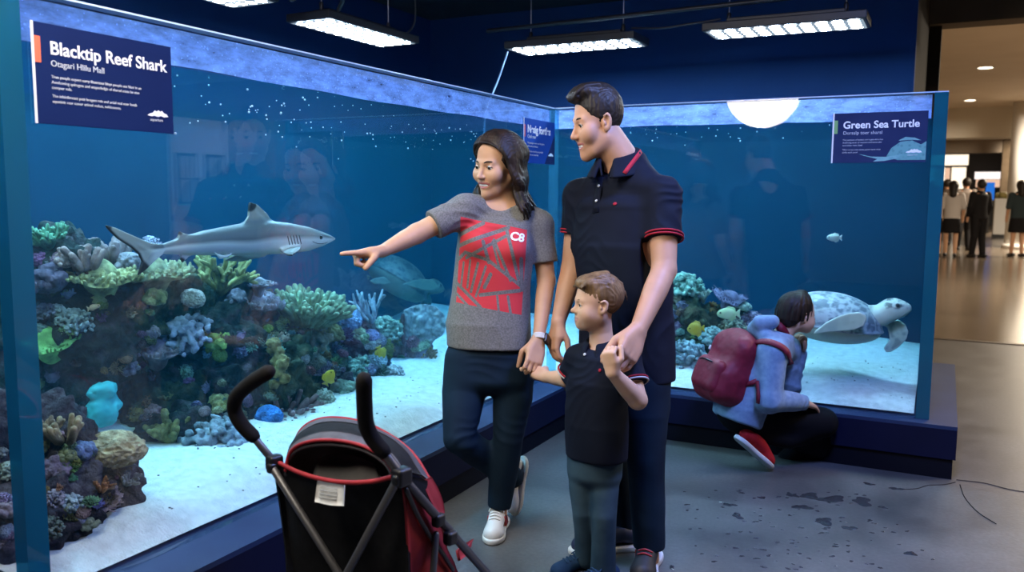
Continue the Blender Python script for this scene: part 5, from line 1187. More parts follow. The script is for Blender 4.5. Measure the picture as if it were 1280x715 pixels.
def turtle(name, lab, Y0, xf=lambda p: p, dim=1.0):
    P = lambda x, y, dy=0.0: ony(x, y, Y0)+np.array([0, dy, 0])
    t = empty(name, P(1050, 400), lab, 'turtle', None)
    c = P(1037, 404); tilt = -.10
    ax = unit((math.cos(tilt), 0, -math.sin(tilt)*-1)); az = unit(np.cross(ax, (0, 1, 0))); A = np.array([ax, (0, 1, 0), az]); A[2] = np.cross(A[0], A[1])
    S = SDF(.0055).at(c, A)
    S.ell((0, 0, .010), (.270, .190, .165)).cut((0, 0, -.002), (0, 0, -1), .02)
    S.ell((0, 0, -.004), (.280, .200, .022), .02)
    Vs, Qs = S.mesh(1); L = (Vs-c) @ A.T
    # scute pattern: cells on the shell with pale seams, mottled inside
    ctr = [(x, y) for x in (-.2, -.1, 0, .1, .2) for y in (0,)]+[(x, s*.12) for x in (-.16, -.05, .06, .16) for s in (-1, 1)]+[(.27*math.cos(a), .21*math.sin(a)) for a in np.linspace(0, 2*math.pi, 22, endpoint=False)]
    dd = np.sort(np.stack([np.hypot(L[:, 0]-a, (L[:, 1]-b)*1.05) for a, b in ctr]), 0); seam = np.clip(1-(dd[1]-dd[0])/.014, 0, 1)
    mot = np.clip(.5+1.3*fbm(np.stack([L[:, 0]*38, L[:, 1]*38, L[:, 2]*60], 1), 3, 2), 0, 1); C = mixc((.16, .20, .23), (.50, .54, .54), mot); C = mixc(C, (.55, .60, .56), seam*.85)
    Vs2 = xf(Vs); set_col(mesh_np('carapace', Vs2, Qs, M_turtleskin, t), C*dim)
    pale, dark = (.62, .68, .50), (.10, .13, .12)
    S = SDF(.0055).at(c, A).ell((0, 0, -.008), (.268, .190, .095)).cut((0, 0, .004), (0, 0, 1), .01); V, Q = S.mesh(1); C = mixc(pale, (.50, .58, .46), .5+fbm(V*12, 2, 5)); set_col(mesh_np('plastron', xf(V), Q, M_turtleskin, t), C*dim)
    S = SDF(.0045).chain([P(1084, 398), P(1100, 394), P(1113, 387)], [.075, .058, .050], .02); S.ell(P(1117, 384.5), (.066, .044, .050), .03, 'u', hframe((1, 0, .08), (0, 0, 1))[[1, 0, 2]]); S.ell(P(1129, 385.5), (.042, .030, .034), .02); S.chain([P(1106, 395), P(1126, 391)], [.045, .022], .02)
    for s in (-1, 1): S.sph(P(1122.5, 380.5, s*.036), .014, .008)
    V, Q = S.mesh(1); q = proj_like(V); cells = np.stack([np.abs(((V[:, 0]*28+V[:, 2]*6) % 1)-.5), np.abs(((V[:, 2]*30+.3*np.sin(V[:, 0]*60)) % 1)-.5)]).max(0)
    up = V[:, 2]-(P(1117, 386)[2]); sc_ = np.clip(.5+2.2*fbm(V*55, 2, 12), 0, 1)*np.clip((up+.004)/.015, 0, 1)*np.clip((V[:, 0]-P(1103, 386)[0])/.02, 0, 1)
    C = mixc((.58, .64, .52), (.66, .72, .58), .5+fbm(V*20, 2, 8)); C = mixc(C, dark, np.clip(sc_*1.2-.35, 0, .95)); eye = [P(1122.5, 380.5, s*.036) for s in (-1, 1)]
    for e in eye: C = mixc(C, (.01, .012, .012), np.clip((.013-np.linalg.norm(V-e-np.array([0, np.sign(e[1]-Y0)*.008, 0]), axis=1))/.004, 0, 1))
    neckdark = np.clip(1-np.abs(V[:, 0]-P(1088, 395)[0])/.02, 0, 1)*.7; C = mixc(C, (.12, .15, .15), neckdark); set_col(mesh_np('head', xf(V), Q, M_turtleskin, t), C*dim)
    def flip(pts, dy, th, nm, ang=0.0, base=None, dk=.3):
        S = SDF(.0050); p0 = P(*pts[0], dy); pl = [((ony(x, y, Y0+dy)-p0)[0], (ony(x, y, Y0+dy)-p0)[2]) for x, y in pts]
        plate(S, p0, unit((math.cos(ang), math.sin(ang)*-1, 0)), (0, 0, 1), pl, th); V, Q = S.mesh(2); e = poly_sdf((V-p0) @ unit((math.cos(ang), -math.sin(ang), 0)), V[:, 2]-p0[2], pl)
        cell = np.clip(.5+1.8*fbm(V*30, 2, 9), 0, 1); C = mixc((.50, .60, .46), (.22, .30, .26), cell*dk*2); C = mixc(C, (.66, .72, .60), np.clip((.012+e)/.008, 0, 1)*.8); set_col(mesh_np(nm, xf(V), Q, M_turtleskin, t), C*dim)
    flip([(1084, 398), (1082, 393), (1074, 390), (1062, 391), (1046, 396), (1031, 404), (1019, 413.5), (1016, 418.5), (1030, 416), (1050, 414), (1068, 412), (1080, 407)], -.225, .018, 'front_flipper', .06, dk=.1)
    flip([(1104, 399), (1112, 398.5), (1124, 400), (1132, 406), (1135.5, 415), (1133, 424), (1124, 434), (1114, 440), (1107.5, 440.5), (1104.5, 435), (1108, 430), (1112, 425), (1111, 416), (1109, 409), (1103, 407)], .06, .015, 'front_flipper', -.1, dk=.42)
    flip([(1000, 410), (990, 412), (976, 420), (970, 428), (980, 429), (996, 424), (1006, 417)], -.12, .012, 'rear_flipper', .3); flip([(1000, 408), (988, 408), (974, 414), (968, 420), (980, 422), (998, 417)], .12, .012, 'rear_flipper', -.3)
    return t
def proj_like(V): return V
turtle('green_sea_turtle', 'pale green sea turtle swimming near the glass, head turned to the hall', 4.95)
# the same kind deep in the shark side, colours darkened to imitate haze
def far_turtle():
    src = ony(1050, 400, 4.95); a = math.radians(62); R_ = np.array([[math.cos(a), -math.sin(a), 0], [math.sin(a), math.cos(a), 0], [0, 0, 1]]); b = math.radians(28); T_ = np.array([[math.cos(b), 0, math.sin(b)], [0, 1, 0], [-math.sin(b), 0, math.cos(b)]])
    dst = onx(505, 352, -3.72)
    o = turtle('green_sea_turtle', 'second sea turtle, coloured dark as if dimmed by haze, below the pointing arm', 4.95, lambda V: (V-src)*1.0 @ T_.T @ R_.T+dst, .22); o.location = dst
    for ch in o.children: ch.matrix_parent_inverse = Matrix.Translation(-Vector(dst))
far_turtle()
M_fish = attr_mat('fish_scales', .35)
def fish(name, px, py, plane, L, face, c1, c2, label, group=None, tall=.55, axis='x'):
    p = onx(px, py, plane) if axis == 'x' else ony(px, py, plane); f = unit(face); u = Z; A = hframe(f, u); t = empty(name, p, label, 'fish', group)
    S = SDF(L*.028).at(p, A, L)
    S.ell((0, .06, 0), (.10, .40, tall*.62)).ell((0, .36, -.02), (.06, .14, .12), .1*L)
    S.at(p, np.array([A[1], A[2], A[0]]), L)
    V, Q = S.mesh(1); Lc = (V-p) @ A.T/L; C = mixc(c1, c2, np.clip(.5+.9*fbm(Lc*4, 2, 3), 0, 1)); d = np.linalg.norm(Lc-np.array([0, .33, .05]), axis=1)
    e = np.minimum(np.linalg.norm(Lc-np.array([.07, .34, .04]), axis=1), np.linalg.norm(Lc-np.array([-.07, .34, .04]), axis=1)); C = mixc(C, (.01, .01, .01), np.clip((.055-e)/.02, 0, 1)); set_col(mesh_np('body', V, Q, M_fish, t), C)
    S = SDF(L*.020); plate(S, p, f, A[2], [(-.28*L, .05*L), (-.5*L, .24*L), (-.46*L, 0), (-.5*L, -.24*L), (-.28*L, -.05*L)], L*.045); V, Q = S.mesh(1); set_col(mesh_np('tail_fin', V, Q, M_fish, t), np.tile(c2, (len(V), 1)))
    k = tall
    S = SDF(L*.020); plate(S, p, f, A[2], [(.2*L, k*.50*L), (.0*L, k*.80*L), (-.25*L, k*.62*L), (-.3*L, .12*L), (0, k*.3*L)], L*.045); plate(S, p, f, A[2], [(.1*L, -k*.5*L), (-.1*L, -k*.8*L), (-.28*L, -k*.55*L), (-.3*L, -.1*L), (0, -k*.3*L)], L*.045); V, Q = S.mesh(1); set_col(mesh_np('fins', V, Q, M_fish, t), np.tile(c1, (len(V), 1)))
    return t
YEL, YEL2 = (.70, .50, .03), (.62, .42, .03)
fish('yellow_tang', 411, 472, -2.68, .085, (.25, .35, .8), YEL, YEL2, 'small bright yellow fish low on the reef above the pushchair', 'yellow fish in the reef')
fish('yellow_tang', 476, 441, -2.78, .085, (.2, .3, -.9), YEL, YEL2, 'small yellow fish tilted nose down beside the maroon sponge', 'yellow fish in the reef')
fish('yellow_tang', 870, 411, 5.0, .105, (-.9, -.1, -.1), (.60, .45, .06), YEL2, 'rounded yellow fish on the reef behind the man', 'yellow fish in the reef', .62, 'y')
fish('pale_wrasse', 911, 392, 5.1, .14, (-1, -.1, -.05), (.52, .66, .32), (.62, .70, .40), 'pale green fish hovering over the reef near the backpack', None, .40, 'y')
fish('small_damselfish', 1043, 297, 5.2, .085, (-1, 0, 0), (.55, .66, .62), (.7, .76, .72), 'tiny pale fish in open water above the turtle', None, .42, 'y')
fish('orange_anthias', 117, 384, -2.9, .05, (.3, .9, .2), (.62, .34, .22), (.7, .45, .3), 'tiny pale orange fish under the yellow table coral', None, .32)
# ------------------------------------------------------------------ reef: rocks
def rockmat(name, a, b, c):
    m, nt, bs, out = new_mat(name); L = nt.links.new; tc = N(nt, 'ShaderNodeTexCoord')
    n1 = N(nt, 'ShaderNodeTexNoise'); n1.inputs['Scale'].default_value = 9; n1.inputs['Detail'].default_value = 8; n1.inputs['Roughness'].default_value = .7; L(tc.outputs['Object'], n1.inputs['Vector'])
    r = N(nt, 'ShaderNodeValToRGB'); e = r.color_ramp.elements; e[0].position = .36; e[0].color = (*a, 1); e[1].position = .66; e[1].color = (*c, 1); k = r.color_ramp.elements.new(.5); k.color = (*b, 1); L(n1.outputs['Fac'], r.inputs[0]); L(r.outputs[0], bs.inputs['Base Color'])
    n2 = N(nt, 'ShaderNodeTexNoise'); n2.inputs['Scale'].default_value = 45; n2.inputs['Detail'].default_value = 5; L(tc.outputs['Object'], n2.inputs['Vector']); bp = N(nt, 'ShaderNodeBump'); bp.inputs['Strength'].default_value = .8; bp.inputs['Distance'].default_value = .02; L(n2.outputs['Fac'], bp.inputs['Height']); L(bp.outputs[0], bs.inputs['Normal'])
    bs.inputs['Roughness'].default_value = .9; bs.inputs['Specular IOR Level'].default_value = .2; return m
M_rockA = rockmat('encrusted_rock', (.006, .010, .011), (.020, .028, .022), (.09, .058, .07)); M_rockB = rockmat('algae_rock', (.006, .014, .010), (.026, .042, .020), (.10, .09, .05)); M_rockC = rockmat('mauve_rock', (.010, .009, .012), (.040, .028, .038), (.14, .12, .13))
ROCKV, ROCKQ, _off = [], [], 0
def rock(label, blobs, m, axis='x', seed=0):
    global _off
    S = SDF(.0125)
    for px, py, X, r in blobs:
        p = onx(px, py, X) if axis == 'x' else ony(px, py, X); fl = sandz(p[0], p[1])-.06
        S.ell(p, (r, r, r*.92), .07)
        if py > 430: S.cut((0, 0, fl), (0, 0, -1), .0)
    if axis == 'x': S.cut((AX-TH-.035, 0, 0), (1, 0, 0)).cut((0, YN+.02, 0), (0, -1, 0)).cut((BACKX+.04, 0, 0), (-1, 0, 0))
    V, Q = S.mesh(1); V = V+vnormals(V, Q)*(.060*fbm(V*6.5, 3, seed)+.050*(np.abs(fbm(V*16, 3, seed+3))-.25))[:, None]
    if axis == 'x': V[:, 0] = np.minimum(V[:, 0], AX-TH-.02); V[:, 0] = np.maximum(V[:, 0], BACKX+.03); V[:, 1] = np.maximum(V[:, 1], YN+.0)
    o = mesh_np('reef_rock', V, Q, m); tag(o, label, 'rock', 'live rocks of the reef'); ROCKV.append(V); ROCKQ.append(Q+_off); _off += len(V)
    return o
rock('tall dark rock shelf at the far left of the reef', [(70, 345, -3.2, .20), (75, 420, -3.25, .30), (60, 480, -3.3, .30), (125, 400, -3.25, .22)], M_rockA, seed=1)
rock('dark overhanging rock below the yellow table coral', [(150, 395, -3.2, .22), (150, 445, -3.45, .30), (210, 400, -3.2, .22), (200, 470, -3.3, .28), (215, 520, -3.1, .25)], M_rockB, seed=2)
rock('central rock pillar under the yellow staghorn coral', [(275, 390, -3.15, .20), (270, 430, -3.05, .22), (270, 490, -3.0, .25), (240, 560, -2.85, .20), (300, 545, -2.8, .19), (320, 400, -3.15, .18)], M_rockA, seed=3)
rock('green tinted rock slope left of the blue brain coral', [(335, 450, -3.0, .21), (330, 500, -2.9, .22), (370, 420, -3.15, .2), (365, 520, -2.85, .19), (395, 480, -2.95, .18)], M_rockB, seed=4)
rock('right hand end rock of the long reef', [(430, 435, -3.05, .19), (450, 480, -2.95, .21), (400, 500, -2.9, .18), (500, 450, -3.05, .20), (500, 490, -2.95, .18), (525, 465, -3.05, .15)], M_rockC, seed=5)
rock('low rock mound by the near corner column', [(30, 600, -2.55, .17), (70, 590, -2.5, .17), (110, 605, -2.5, .15), (60, 650, -2.42, .19), (15, 655, -2.4, .17), (110, 650, -2.45, .12), (20, 550, -2.6, .14), (150, 625, -2.5, .07)], M_rockC, seed=6)
rock('rock in the turtle tank behind the man', [(850, 400, 5.35, .19), (855, 440, 5.2, .16), (890, 420, 5.35, .20), (930, 420, 5.45, .16), (905, 445, 5.25, .16), (820, 420, 5.35, .2)], M_rockB, 'y', 7)
RB = BVHTree.FromPolygons([tuple(v) for v in np.vstack(ROCKV)], [tuple(q) for q in np.vstack(ROCKQ)])

# ------------------------------------------------------------------ reef: corals (unit corals: base at the origin, about one unit of half width, growing along z)
def rot_from(z):
    z = unit(z); x = unit(np.cross((0, 1, 0.01), z)); return np.stack([x, np.cross(z, x), z], 1)
def c_branch(r, levels=3, n0=9, thick=.10, spread=1.0, tipn=3, up=.35):
    mb = MB()
    def grow(p, d, L, rad, lv):
        q = p+d*L*.5+np.array([r.uniform(-.06, .06) for _ in range(3)])*L; e = p+d*L; mb.tube([p, q, e], [rad, rad*.9, rad*.72], 7)
        if lv <= 0: return
        for _ in range(tipn):
            v = unit(d+np.array([r.gauss(0, .5), r.gauss(0, .5), r.gauss(up, .3)])); grow(e-d*L*r.uniform(0, .35), v, L*r.uniform(.55, .8), rad*.75, lv-1)
    for i in range(n0):
        a = 2*math.pi*i/n0+r.uniform(-.3, .3); s = r.uniform(.2, 1)*spread; grow(np.zeros(3), unit((math.cos(a)*s, math.sin(a)*s, .8)), r.uniform(.4, .6), thick, levels-1)
    return np.vstack(mb.V), np.vstack(mb.Q)
def c_fingers(r, n=70, thick=.10, h=(.5, .9), dome=1.0):
    mb = MB()
    for i in range(n):
        a = r.uniform(0, 6.283); q = math.sqrt(r.random()); b = np.array([math.cos(a)*q*.55, math.sin(a)*q*.55, 0]); d = unit((math.cos(a)*q*.95*dome, math.sin(a)*q*.95*dome, 1.0-.35*q)); L = r.uniform(*h)
        k = d+np.array([r.gauss(0, .12) for _ in range(3)]); mb.tube([b, b+d*L*.5, b+d*L*.5+unit(k)*L*.5], [thick*1.1, thick, thick*r.uniform(.7, 1.0)], 7)
        if r.random() < .5: mb.tube([b+d*L*.5, b+d*L*.5+unit(d+np.array([r.gauss(0, .5), r.gauss(0, .5), .2]))*L*.4], [thick*.85, thick*.7], 7)
    return np.vstack(mb.V), np.vstack(mb.Q)
def c_lumps(r, n=60, rad=(.13, .26), flat=.75, vox=.036, q0=.45, q1=.8):
    S = SDF(vox)
    for i in range(n):
        a = r.uniform(0, 6.283); e = r.uniform(-.1, 1.5); q = r.uniform(q0, q1); p = np.array([math.cos(a)*math.cos(e)*q, math.sin(a)*math.cos(e)*q, math.sin(e)*q*flat]); S.sph(p, r.uniform(*rad), .04)
    S.ell((0, 0, 0), (.62, .62, .55*flat), .05); V, Q = S.mesh(1); return V+vnormals(V, Q)*(.03*fbm(V*9, 2, 3))[:, None], Q
def c_brain(r, flat=.6, amp=.07, fr=6, vox=.032):
    V, Q = SDF(vox).ell((0, 0, 0), (1, .85, flat)).mesh(1); n = fbm(V*fr, 2, r.randrange(99)); return V+vnormals(V, Q)*(amp*(1-2*np.abs(n))+.10*fbm(V*1.6, 1, 7))[:, None], Q
def c_table(r, nod=330, th=.085, nr=(.028, .05), sub=(0.0, 0.0), vox=.024, wav=.12):
    S = SDF(vox).ell((0, 0, .15), (.9, .75, th)).chain([(0, 0, -.35), (0, 0, .12)], [.28, .45], .2)
    for i in range(nod):
        a = r.uniform(0, 6.283); q = math.sqrt(r.random())*.97*(1+.10*math.sin(3*a+1)+.06*math.sin(7*a)); p = np.array([math.cos(a)*q, math.sin(a)*q*.85, .15+th*.8*math.sqrt(max(0, 1-q*q*.8))]); S.chain([p, p+np.array([math.cos(a)*q*.06, math.sin(a)*q*.06, r.uniform(.04, .13)])], r.uniform(*nr), .012)
    V, Q = S.mesh(1); V[:, 2] += wav*fbm(V*1.5, 2, r.randrange(99)); return V, Q
def c_pillar(r, n=9, vox=.05):
    S = SDF(vox); p = np.array([0, 0, 0.0])
    for i in range(n*2): S.sph(p+np.array([r.uniform(-.3, .3), r.uniform(-.3, .3), 0]), r.uniform(.20, .36), .06); p = p+np.array([r.uniform(-.12, .12), r.uniform(-.12, .12), r.uniform(.09, .17)])
    V, Q = S.mesh(1); return V+vnormals(V, Q)*(.07*fbm(V*6, 3, 2))[:, None], Q
def c_fan(r, vox=.035):
    pts = [(-.25, -.7), (.25, -.7), (.55, -.3), (.85, -.1), (1, .3), (.9, .65), (.6, .95), (.2, 1.05), (-.2, 1.0), (-.55, .85), (-.6, .4), (-.45, 0), (-.5, -.3)]
    S = SDF(vox); plate(S, (0, 0, 0), (1, 0, 0), (0, 0, 1), pts, .14); V, Q = S.mesh(2); a = np.arctan2(V[:, 0], V[:, 2]+.8); V[:, 1] += .022*np.sin(a*60+fbm(V*5, 2, 3)*3)+.16*np.sin(V[:, 0]*2.2)+.10*fbm(V*6, 3, 5); V[:, 2] += .7; return V, Q
def c_tube(r):
    mb = MB().tube(smooth_path([(0, 0, 0), (.1, 0, .7), (.0, .05, 1.5), (.05, 0, 2.2)], 5), [.30]*16, 10); return np.vstack(mb.V), np.vstack(mb.Q)
def c_cabbage(r):
    V_, Q_, o = [], [], 0
    for i in range(9):
        a0 = 2*math.pi*i/9+r.uniform(-.2, .2); tl = r.uniform(.25, .9); n, m = 9, 7; u, v = np.meshgrid(np.linspace(-.55, .55, n), np.linspace(.1, 1, m)); rr = v*(1+.12*np.sin(u*14+i)); x = rr*np.sin(u)*1.0; y = rr*np.cos(u)*tl; z = v*v*(1.1-tl*.7)+.06*np.sin(u*11+i*2)*v
        ca, sa = math.cos(a0), math.sin(a0); P = np.stack([x*ca-y*sa, x*sa+y*ca, z], -1).reshape(-1, 3); P2 = P-np.array([0, 0, .07]); k = n*m; I = np.arange(k).reshape(m, n); q = np.stack([I[:-1, :-1], I[:-1, 1:], I[1:, 1:], I[1:, :-1]], -1).reshape(-1, 4)
        ed = np.concatenate([I[0, :], I[1:, -1], I[-1, -2::-1], I[-2:0:-1, 0]]); rim = np.stack([ed, np.roll(ed, -1), np.roll(ed, -1)+k, ed+k], -1)
        V_ += [P, P2]; Q_ += [q+o, q[:, ::-1]+k+o, rim[:, ::-1]+o]; o += 2*k
    return np.vstack(V_), np.vstack(Q_)
GEN = {'stag': lambda r: c_branch(r, 3, 9, .095, 1.0, 3, .25), 'bush': lambda r: c_branch(r, 3, 12, .12, 1.1, 3, .3), 'thin': lambda r: c_branch(r, 3, 6, .075, .9, 2, .35), 'thick': lambda r: c_branch(r, 2, 10, .16, 1.0, 3, .4), 'finger': lambda r: c_fingers(r, 75, .095), 'fatfinger': lambda r: c_fingers(r, 14, .19, (.8, 1.3), .6), 'dense': lambda r: c_fingers(r, 150, .075, (.7, 1.0)),
       'lumps': lambda r: c_lumps(r), 'cauli': lambda r: c_lumps(r, 170, (.07, .125), .8, .028, .68, .95), 'brain': lambda r: c_brain(r), 'table': lambda r: c_table(r), 'nodtable': lambda r: c_table(r, 260, .10, (.035, .06)), 'plate': lambda r: c_table(r, 120, .055, (.022, .04), wav=.18), 'pillar': c_pillar, 'fan': c_fan, 'tube': c_tube, 'cabbage': c_cabbage}
_cm = {}
def coralmat(c):
    k = tuple(c)
    if k not in _cm: _cm[k] = mat('coral_tissue', tuple(x*.40 for x in c), .75, tuple(min(1, x*1.15) for x in c), 22, 5, bump=.8, bscale=95, lo=.34, hi=.64, spec=.25, bdist=.006)
    return _cm[k]
NAMES = {'stag': 'staghorn_coral', 'bush': 'bush_coral', 'thin': 'branching_coral', 'thick': 'antler_coral', 'finger': 'finger_coral', 'fatfinger': 'finger_coral', 'dense': 'finger_coral', 'lumps': 'boulder_coral', 'cauli': 'cauliflower_coral', 'brain': 'brain_coral', 'table': 'table_coral', 'nodtable': 'table_coral', 'plate': 'plate_coral', 'pillar': 'pillar_coral', 'fan': 'fan_coral', 'tube': 'tube_sponge', 'cabbage': 'cabbage_coral'}
_r = random.Random(77)
def coral(kind, px, py, halfw, col, label, tilt=.35, lift=0.0, zs=1.0, plane=None, axis='x'):
    """px, py: foot of the coral on the rock; halfw: half width in photo pixels at that distance"""
    d = ray(px, py); h, n, _i, dist = RB.ray_cast(Vector(cC), Vector(d).normalized(), 30)
    if h is None: h = Vector(onx(px, py, plane or -3.0)) if axis == 'x' else Vector(ony(px, py, plane or 5.3)); n = Vector((.5, -.3, .5))
    h = np.array(h); D = (h-cC) @ cF; s = 1.22*halfw*D/FPX; g = unit(np.array(n)*tilt+Z*(1-tilt)); R_ = rot_from(g); a = _r.uniform(0, 6.28) if kind != 'fan' else YAW
    Rz = np.array([[math.cos(a), -math.sin(a), 0], [math.sin(a), math.cos(a), 0], [0, 0, 1]]); V, Q = GEN[kind](random.Random(_r.randrange(9999))); V = V*np.array([1, 1, zs]); W_ = h+(V @ Rz.T @ R_.T)*s+g*lift*s-np.array(n)*s*.05
    if axis == 'x': W_[:, 0] = np.minimum(W_[:, 0], AX-TH-.012)
    o = mesh_np(NAMES[kind], W_, Q, coralmat(col)); tag(o, label, 'coral', 'corals on the reef'); return o
grn = (.20, .42, .26); lime = (.30, .42, .10); yel = (.50, .46, .22); oli = (.26, .25, .10); lil = (.40, .38, .50); mau = (.26, .17, .22); pnk = (.42, .27, .25); wht = (.58, .58, .58); blg = (.26, .38, .48); tan = (.42, .30, .17)
coral('bush', 62, 312, 30, grn, 'light green bushy coral on top of the reef at far left', .1)
coral('lumps', 62, 352, 26, (.14, .10, .15), 'dark purple lumpy coral below the light green bush')
coral('lumps', 82, 328, 14, pnk, 'pinkish brown knob coral right of the light green bush', .1)
coral('fatfinger', 108, 335, 20, pnk, 'pinkish brown finger coral behind the yellow table coral, left one', .0)
coral('fatfinger', 140, 332, 24, (.38, .25, .25), 'tall pinkish finger coral behind the yellow table coral, under the shark tail', .0)
coral('lumps', 165, 330, 18, (.40, .33, .36), 'mauve knob coral in front of the shark tail', .1)
coral('cauli', 188, 305, 11, lil, 'small lilac cauliflower coral above the shark tail root', .1)
coral('table', 122, 356, 44, yel, 'broad cream yellow table coral on the upper left reef', .12)
coral('table', 190, 350, 38, (.48, .47, .27), 'narrow cream yellow table coral under the shark tail', .12)
coral('lumps', 194, 374, 15, yel, 'small yellow coral hanging below the table corals', .2)
coral('cauli', 58, 392, 14, (.22, .20, .26), 'grey lilac tuft coral beside the corner column, upper one')
coral('cauli', 93, 405, 20, (.30, .32, .33), 'whitish grey lumpy coral under the table coral')
coral('lumps', 72, 386, 8, (.42, .44, .42), 'tiny pale coral knob on the left rock shelf')
coral('plate', 62, 447, 34, (.20, .40, .12), 'flat bright green plate coral beside the corner column', .15, .3)
coral('lumps', 160, 462, 13, (.30, .22, .26), 'small mauve clump above the turquoise sponge')
coral('stag', 275, 368, 46, (.46, .42, .17), 'yellow staghorn coral below the shark belly', .1)
coral('brain', 241, 372, 14, (.62, .54, .52), 'small whitish pink dome coral left of the yellow staghorn')
coral('nodtable', 316, 384, 32, (.38, .32, .38), 'lilac brown nodular table coral below the shark head', .15)
coral('nodtable', 324, 358, 16, (.36, .32, .36), 'small lilac table coral above the larger lilac one', .15)
coral('lumps', 296, 372, 14, (.30, .26, .34), 'purple knob coral at the foot of the yellow staghorn')
coral('dense', 385, 402, 38, (.36, .46, .28), 'pale green dome of finger coral near the pointing hand', .15)
coral('lumps', 395, 425, 22, (.30, .24, .16), 'brown crust coral below the pale green finger dome')
coral('cauli', 230, 424, 32, (.42, .42, .56), 'lavender cauliflower coral in the middle of the reef')
coral('nodtable', 195, 442, 32, (.34, .24, .27), 'flat mauve brown table coral left of the lavender one', .15)
coral('lumps', 271, 430, 17, lime, 'lime green crust coral right of the lavender cauliflower coral')
coral('pillar', 345, 478, 19, (.34, .26, .10), 'yellow brown pillar coral behind the pushchair handle', .05)
coral('cauli', 352, 402, 9, (.42, .50, .16), 'tiny lime coral left of the pale green finger dome')
coral('cauli', 368, 405, 9, (.40, .46, .62), 'tiny pale blue coral beside the pale green finger dome')
coral('lumps', 275, 508, 18, (.42, .40, .15), 'mustard ball coral beside the left pushchair handle')
coral('thick', 212, 552, 34, (.32, .28, .10), 'olive antler coral low in the middle of the reef', .4)
coral('cauli', 268, 562, 38, (.34, .40, .46), 'pale grey blue cauliflower coral on the sand edge')
coral('brain', 336, 520, 14, (.06, .24, .62), 'vivid blue brain coral beside the pushchair handle')
coral('finger', 362, 520, 32, (.30, .20, .22), 'mauve brown finger coral right of the vivid blue one')
coral('cauli', 330, 550, 20, (.22, .26, .20), 'grey green coral below the vivid blue brain coral')
coral('thin', 464, 402, 34, (.46, .52, .60), 'pale blue staghorn coral on the ridge below the pointing hand', .0)
coral('brain', 432, 398, 18, (.26, .40, .60), 'blue grey dome coral left of the pale blue staghorn')
coral('cauli', 482, 415, 20, (.36, .46, .36), 'pale green lumpy coral left of the maroon sponge')
coral('fan', 524, 440, 28, (.42, .44, .44), 'large pale fan coral at the right end of the reef', .0)
coral('tube', 504, 440, 8, (.15, .06, .06), 'maroon tube sponge in front of the pale fan coral', .0, 0, 2.0)
coral('cauli', 446, 462, 20, (.34, .50, .38), 'mint green cauliflower coral low on the right of the reef')
coral('cauli', 492, 470, 14, wht, 'white lace coral below the fan coral')
coral('lumps', 416, 418, 15, oli, 'olive lumps below the blue grey dome coral')
coral('lumps', 448, 420, 13, (.38, .42, .26), 'yellow green lumps below the pale blue staghorn')
coral('thick', 536, 470, 14, (.26, .20, .12), 'brown branching coral at the far right foot of the reef', .6)
coral('cauli', 470, 488, 18, (.32, .36, .34), 'grey coral on the sand at the right end of the reef')
coral('lumps', 430, 490, 17, (.24, .30, .22), 'dull green coral behind the right pushchair handle')
coral('brain', 390, 452, 15, (.24, .24, .18), 'brown dome coral below the pale green finger dome')
coral('cauli', 404, 500, 14, (.40, .44, .38), 'pale coral on the sand behind the pushchair hood')
coral('brain', 470, 450, 13, (.34, .42, .46), 'pale blue grey dome beside the nose-down yellow fish')
# the mound by the near column
coral('fatfinger', 84, 548, 20, tan, 'tan finger coral standing on the near mound', .1)
coral('fatfinger', 54, 545, 16, (.34, .24, .16), 'brown finger coral against the near column', .1)
coral('lumps', 48, 556, 17, (.34, .33, .14), 'olive lumpy coral at the foot of the near column')
coral('brain', 142, 572, 32, (.46, .36, .20), 'tan and red mottled boulder coral on the near mound', .1, .3, .8)
coral('lumps', 104, 566, 18, (.14, .18, .32), 'blue purple lumpy coral left of the tan boulder coral')
coral('lumps', 68, 588, 20, (.20, .14, .19), 'dark mauve coral on the near mound')
coral('lumps', 84, 572, 13, (.26, .26, .12), 'small olive coral on top of the near mound')
coral('cabbage', 128, 630, 22, (.40, .28, .30), 'pink cabbage coral on the front of the near mound', .5)
coral('fatfinger', 126, 612, 9, (.42, .18, .08), 'small orange finger coral in the pink cabbage coral', .3)
coral('cauli', 88, 632, 16, (.46, .54, .58), 'pale blue white tuft coral on the near mound')
coral('cauli', 66, 625, 14, (.36, .32, .38), 'grey mauve tuft coral on the near mound beside the column')
coral('thick', 158, 605, 17, (.30, .30, .26), 'grey branching coral at the right edge of the near mound', .5)
coral('cauli', 60, 662, 16, (.16, .18, .15), 'dark tuft coral low on the near mound')
coral('lumps', 110, 655, 13, (.18, .2, .14), 'dark green lump low on the near mound')
coral('cauli', 12, 590, 14, (.30, .34, .28), 'pale coral seen through the clear end panel')
coral('lumps', 8, 640, 14, (.2, .16, .2), 'dull purple coral seen through the clear end panel')
# turtle side
A_ = dict(axis='y', plane=5.3)
coral('cauli', 856, 362, 22, (.28, .48, .36), 'mint green cauliflower coral beside the arm of the man', .2, **A_)
coral('thin', 880, 378, 18, (.42, .52, .40), 'pale green branching coral in the turtle tank', .2, **A_)
coral('plate', 908, 385, 20, (.16, .14, .22), 'dark purple plate coral in the turtle tank', .5, .5, **A_)
coral('lumps', 931, 384, 9, (.46, .58, .44), 'small pale green knob coral near the hood of the child', **A_)
coral('cauli', 938, 402, 14, (.30, .26, .34), 'mauve coral behind the hood of the child', **A_)
coral('cauli', 858, 448, 22, (.30, .40, .42), 'grey blue boulder coral on the sand of the turtle tank', **A_)
coral('cauli', 892, 425, 17, (.30, .42, .38), 'grey green lumpy coral above the backpack', **A_)
coral('lumps', 848, 412, 14, (.34, .26, .34), 'mauve lump coral beside the yellow fish behind the man', **A_)
